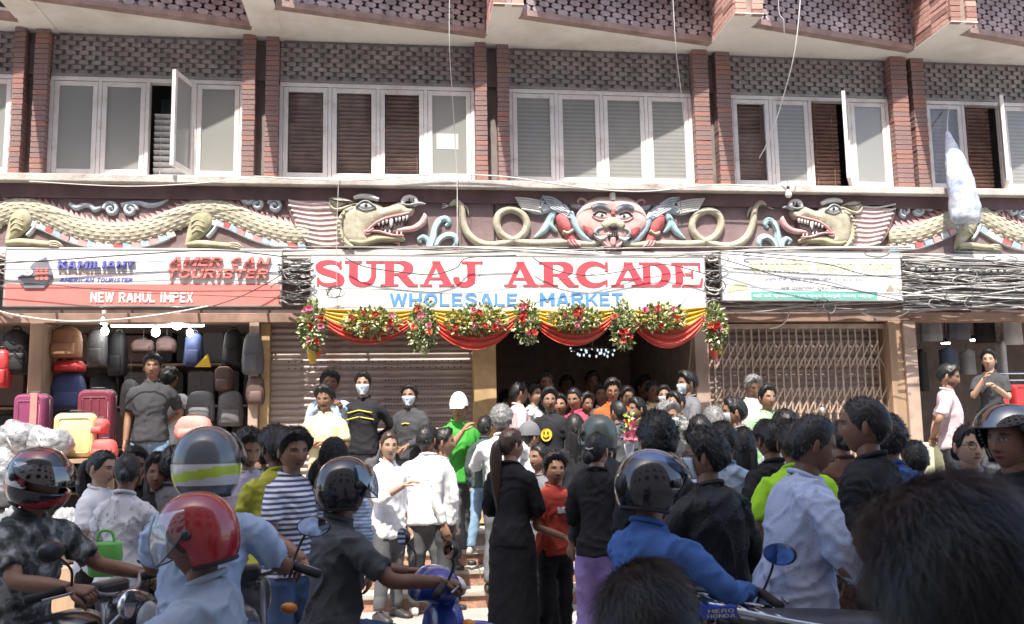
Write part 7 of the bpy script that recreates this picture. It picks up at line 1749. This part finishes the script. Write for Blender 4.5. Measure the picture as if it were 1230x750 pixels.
    if plate:
        q = MB(); q.box(-0.12, 0.12, -0.9, -0.892, S-0.26, S-0.08); q.build('number_plate', m_sred, t, local=True)
    return t
mp_red = mat('bike red', (0.3, 0.02, 0.02), rough=0.25, coat=0.6); mp_blk = mat('bike black', (0.015, 0.015, 0.017), rough=0.25, coat=0.6); mp_blu = mat('scooter blue', (0.015, 0.045, 0.3), rough=0.25, coat=0.7); mp_gry = mat('bike grey', (0.1, 0.1, 0.11), rough=0.3, coat=0.5)
def under(inf, label, paint, **k):
    rt = inf['root']; return motorcycle(rt.location, inf['rz'], inf['hz']-0.10, label, paint, **k)
under(r1, 'black motorcycle under the camouflage rider', mp_blk); under(r2, 'motorcycle with round chrome mirrors under the red helmet rider', mp_blk, rmir=True); under(r3, 'grey motorcycle under the rider with the lime striped helmet', mp_gry)
under(r4, 'blue scooter ridden by the man in black helmet', mp_blu, scooter=True, name='scooter'); under(r5, 'black motorcycle with chrome grab rail under the rider in denim', mp_blk, rail=True)
c = atdist(1105, 742, 3.8); hh_ = motorcycle((c.x, c.y), R(-90), 0.86, 'dark motorcycle with chrome rack and lettered blue panel below the dotted shirt', mp_blk, rail=True)
yb = c.y-0.19; a, b_ = P(846, 730, yb), P(886, 743, yb); q = MB(); q.box(a.x, b_.x, yb, yb+0.06, b_.z, a.z); q.build('side_panel', mp_blu, hh_)
sign_text('HERO', (850, 731.5, 882, 736), yb, m_chr, hh_, 0.003); sign_text('HONDA', (849, 737.5, 883, 742), yb, m_chr, hh_, 0.003)
# things held or carried
c = P(755, 520, -2.5); t = thing('bouquet', 'bouquet of white and violet flowers with a yellow plume in the crowd', 'bouquet', c)
q = MB(); leafy(q, c, 70, (0.09, 0.05, 0.1), 0.06, 5); tag(q.build('foliage', [m_leafs[0], m_leafs[1], mat('violet petals', (0.2, 0.16, 0.45))], t), kind='stuff')
q = MB(); leafy(q, c+Vector((0.0, -0.03, 0.12)), 36, (0.04, 0.03, 0.08), 0.05, 8); tag(q.build('plume', [m_hneon, m_leafs[1], m_leafs[2]], t), kind='stuff')
for k in range(3): inst('rose', rose_me[1], c+Vector((random.uniform(-0.08, 0.08), -0.06, random.uniform(-0.07, 0.06))), t, rot=(0, k, 0))
q = MB(); q.tube([c+Vector((0, 0, -0.1)), c+Vector((0.02, 0.02, -0.34))], [0.05, 0.025], 10); q.build('wrapping', c_white, t, smooth=True)
c = atdist(126, 668, 5.3); t = thing('shopping_bag', 'green shopping bag between the women in white', 'bag', c)
q = MB(); q.rings([ellring2((c.x, c.y, c.z+z), 0.085*s_, 0.05*s_) for z, s_ in ((-0.11, 0.75), (-0.1, 0.95), (0.0, 1.1), (0.06, 1.0), (0.075, 0.92))]); q.build('bag_body', mat('bag green', (0.12, 0.4, 0.07), rough=0.6), t, smooth=True)
q = MB(); q.tube(crom([tuple(c+Vector((-0.05, 0, 0.06))), tuple(c+Vector((-0.03, 0, 0.13))), tuple(c+Vector((0.03, 0, 0.13))), tuple(c+Vector((0.05, 0, 0.06)))], 6), 0.008, 6); q.build('bag_handle', mat('bag green', (0.12, 0.4, 0.07)), t, smooth=True)
bake_queue()
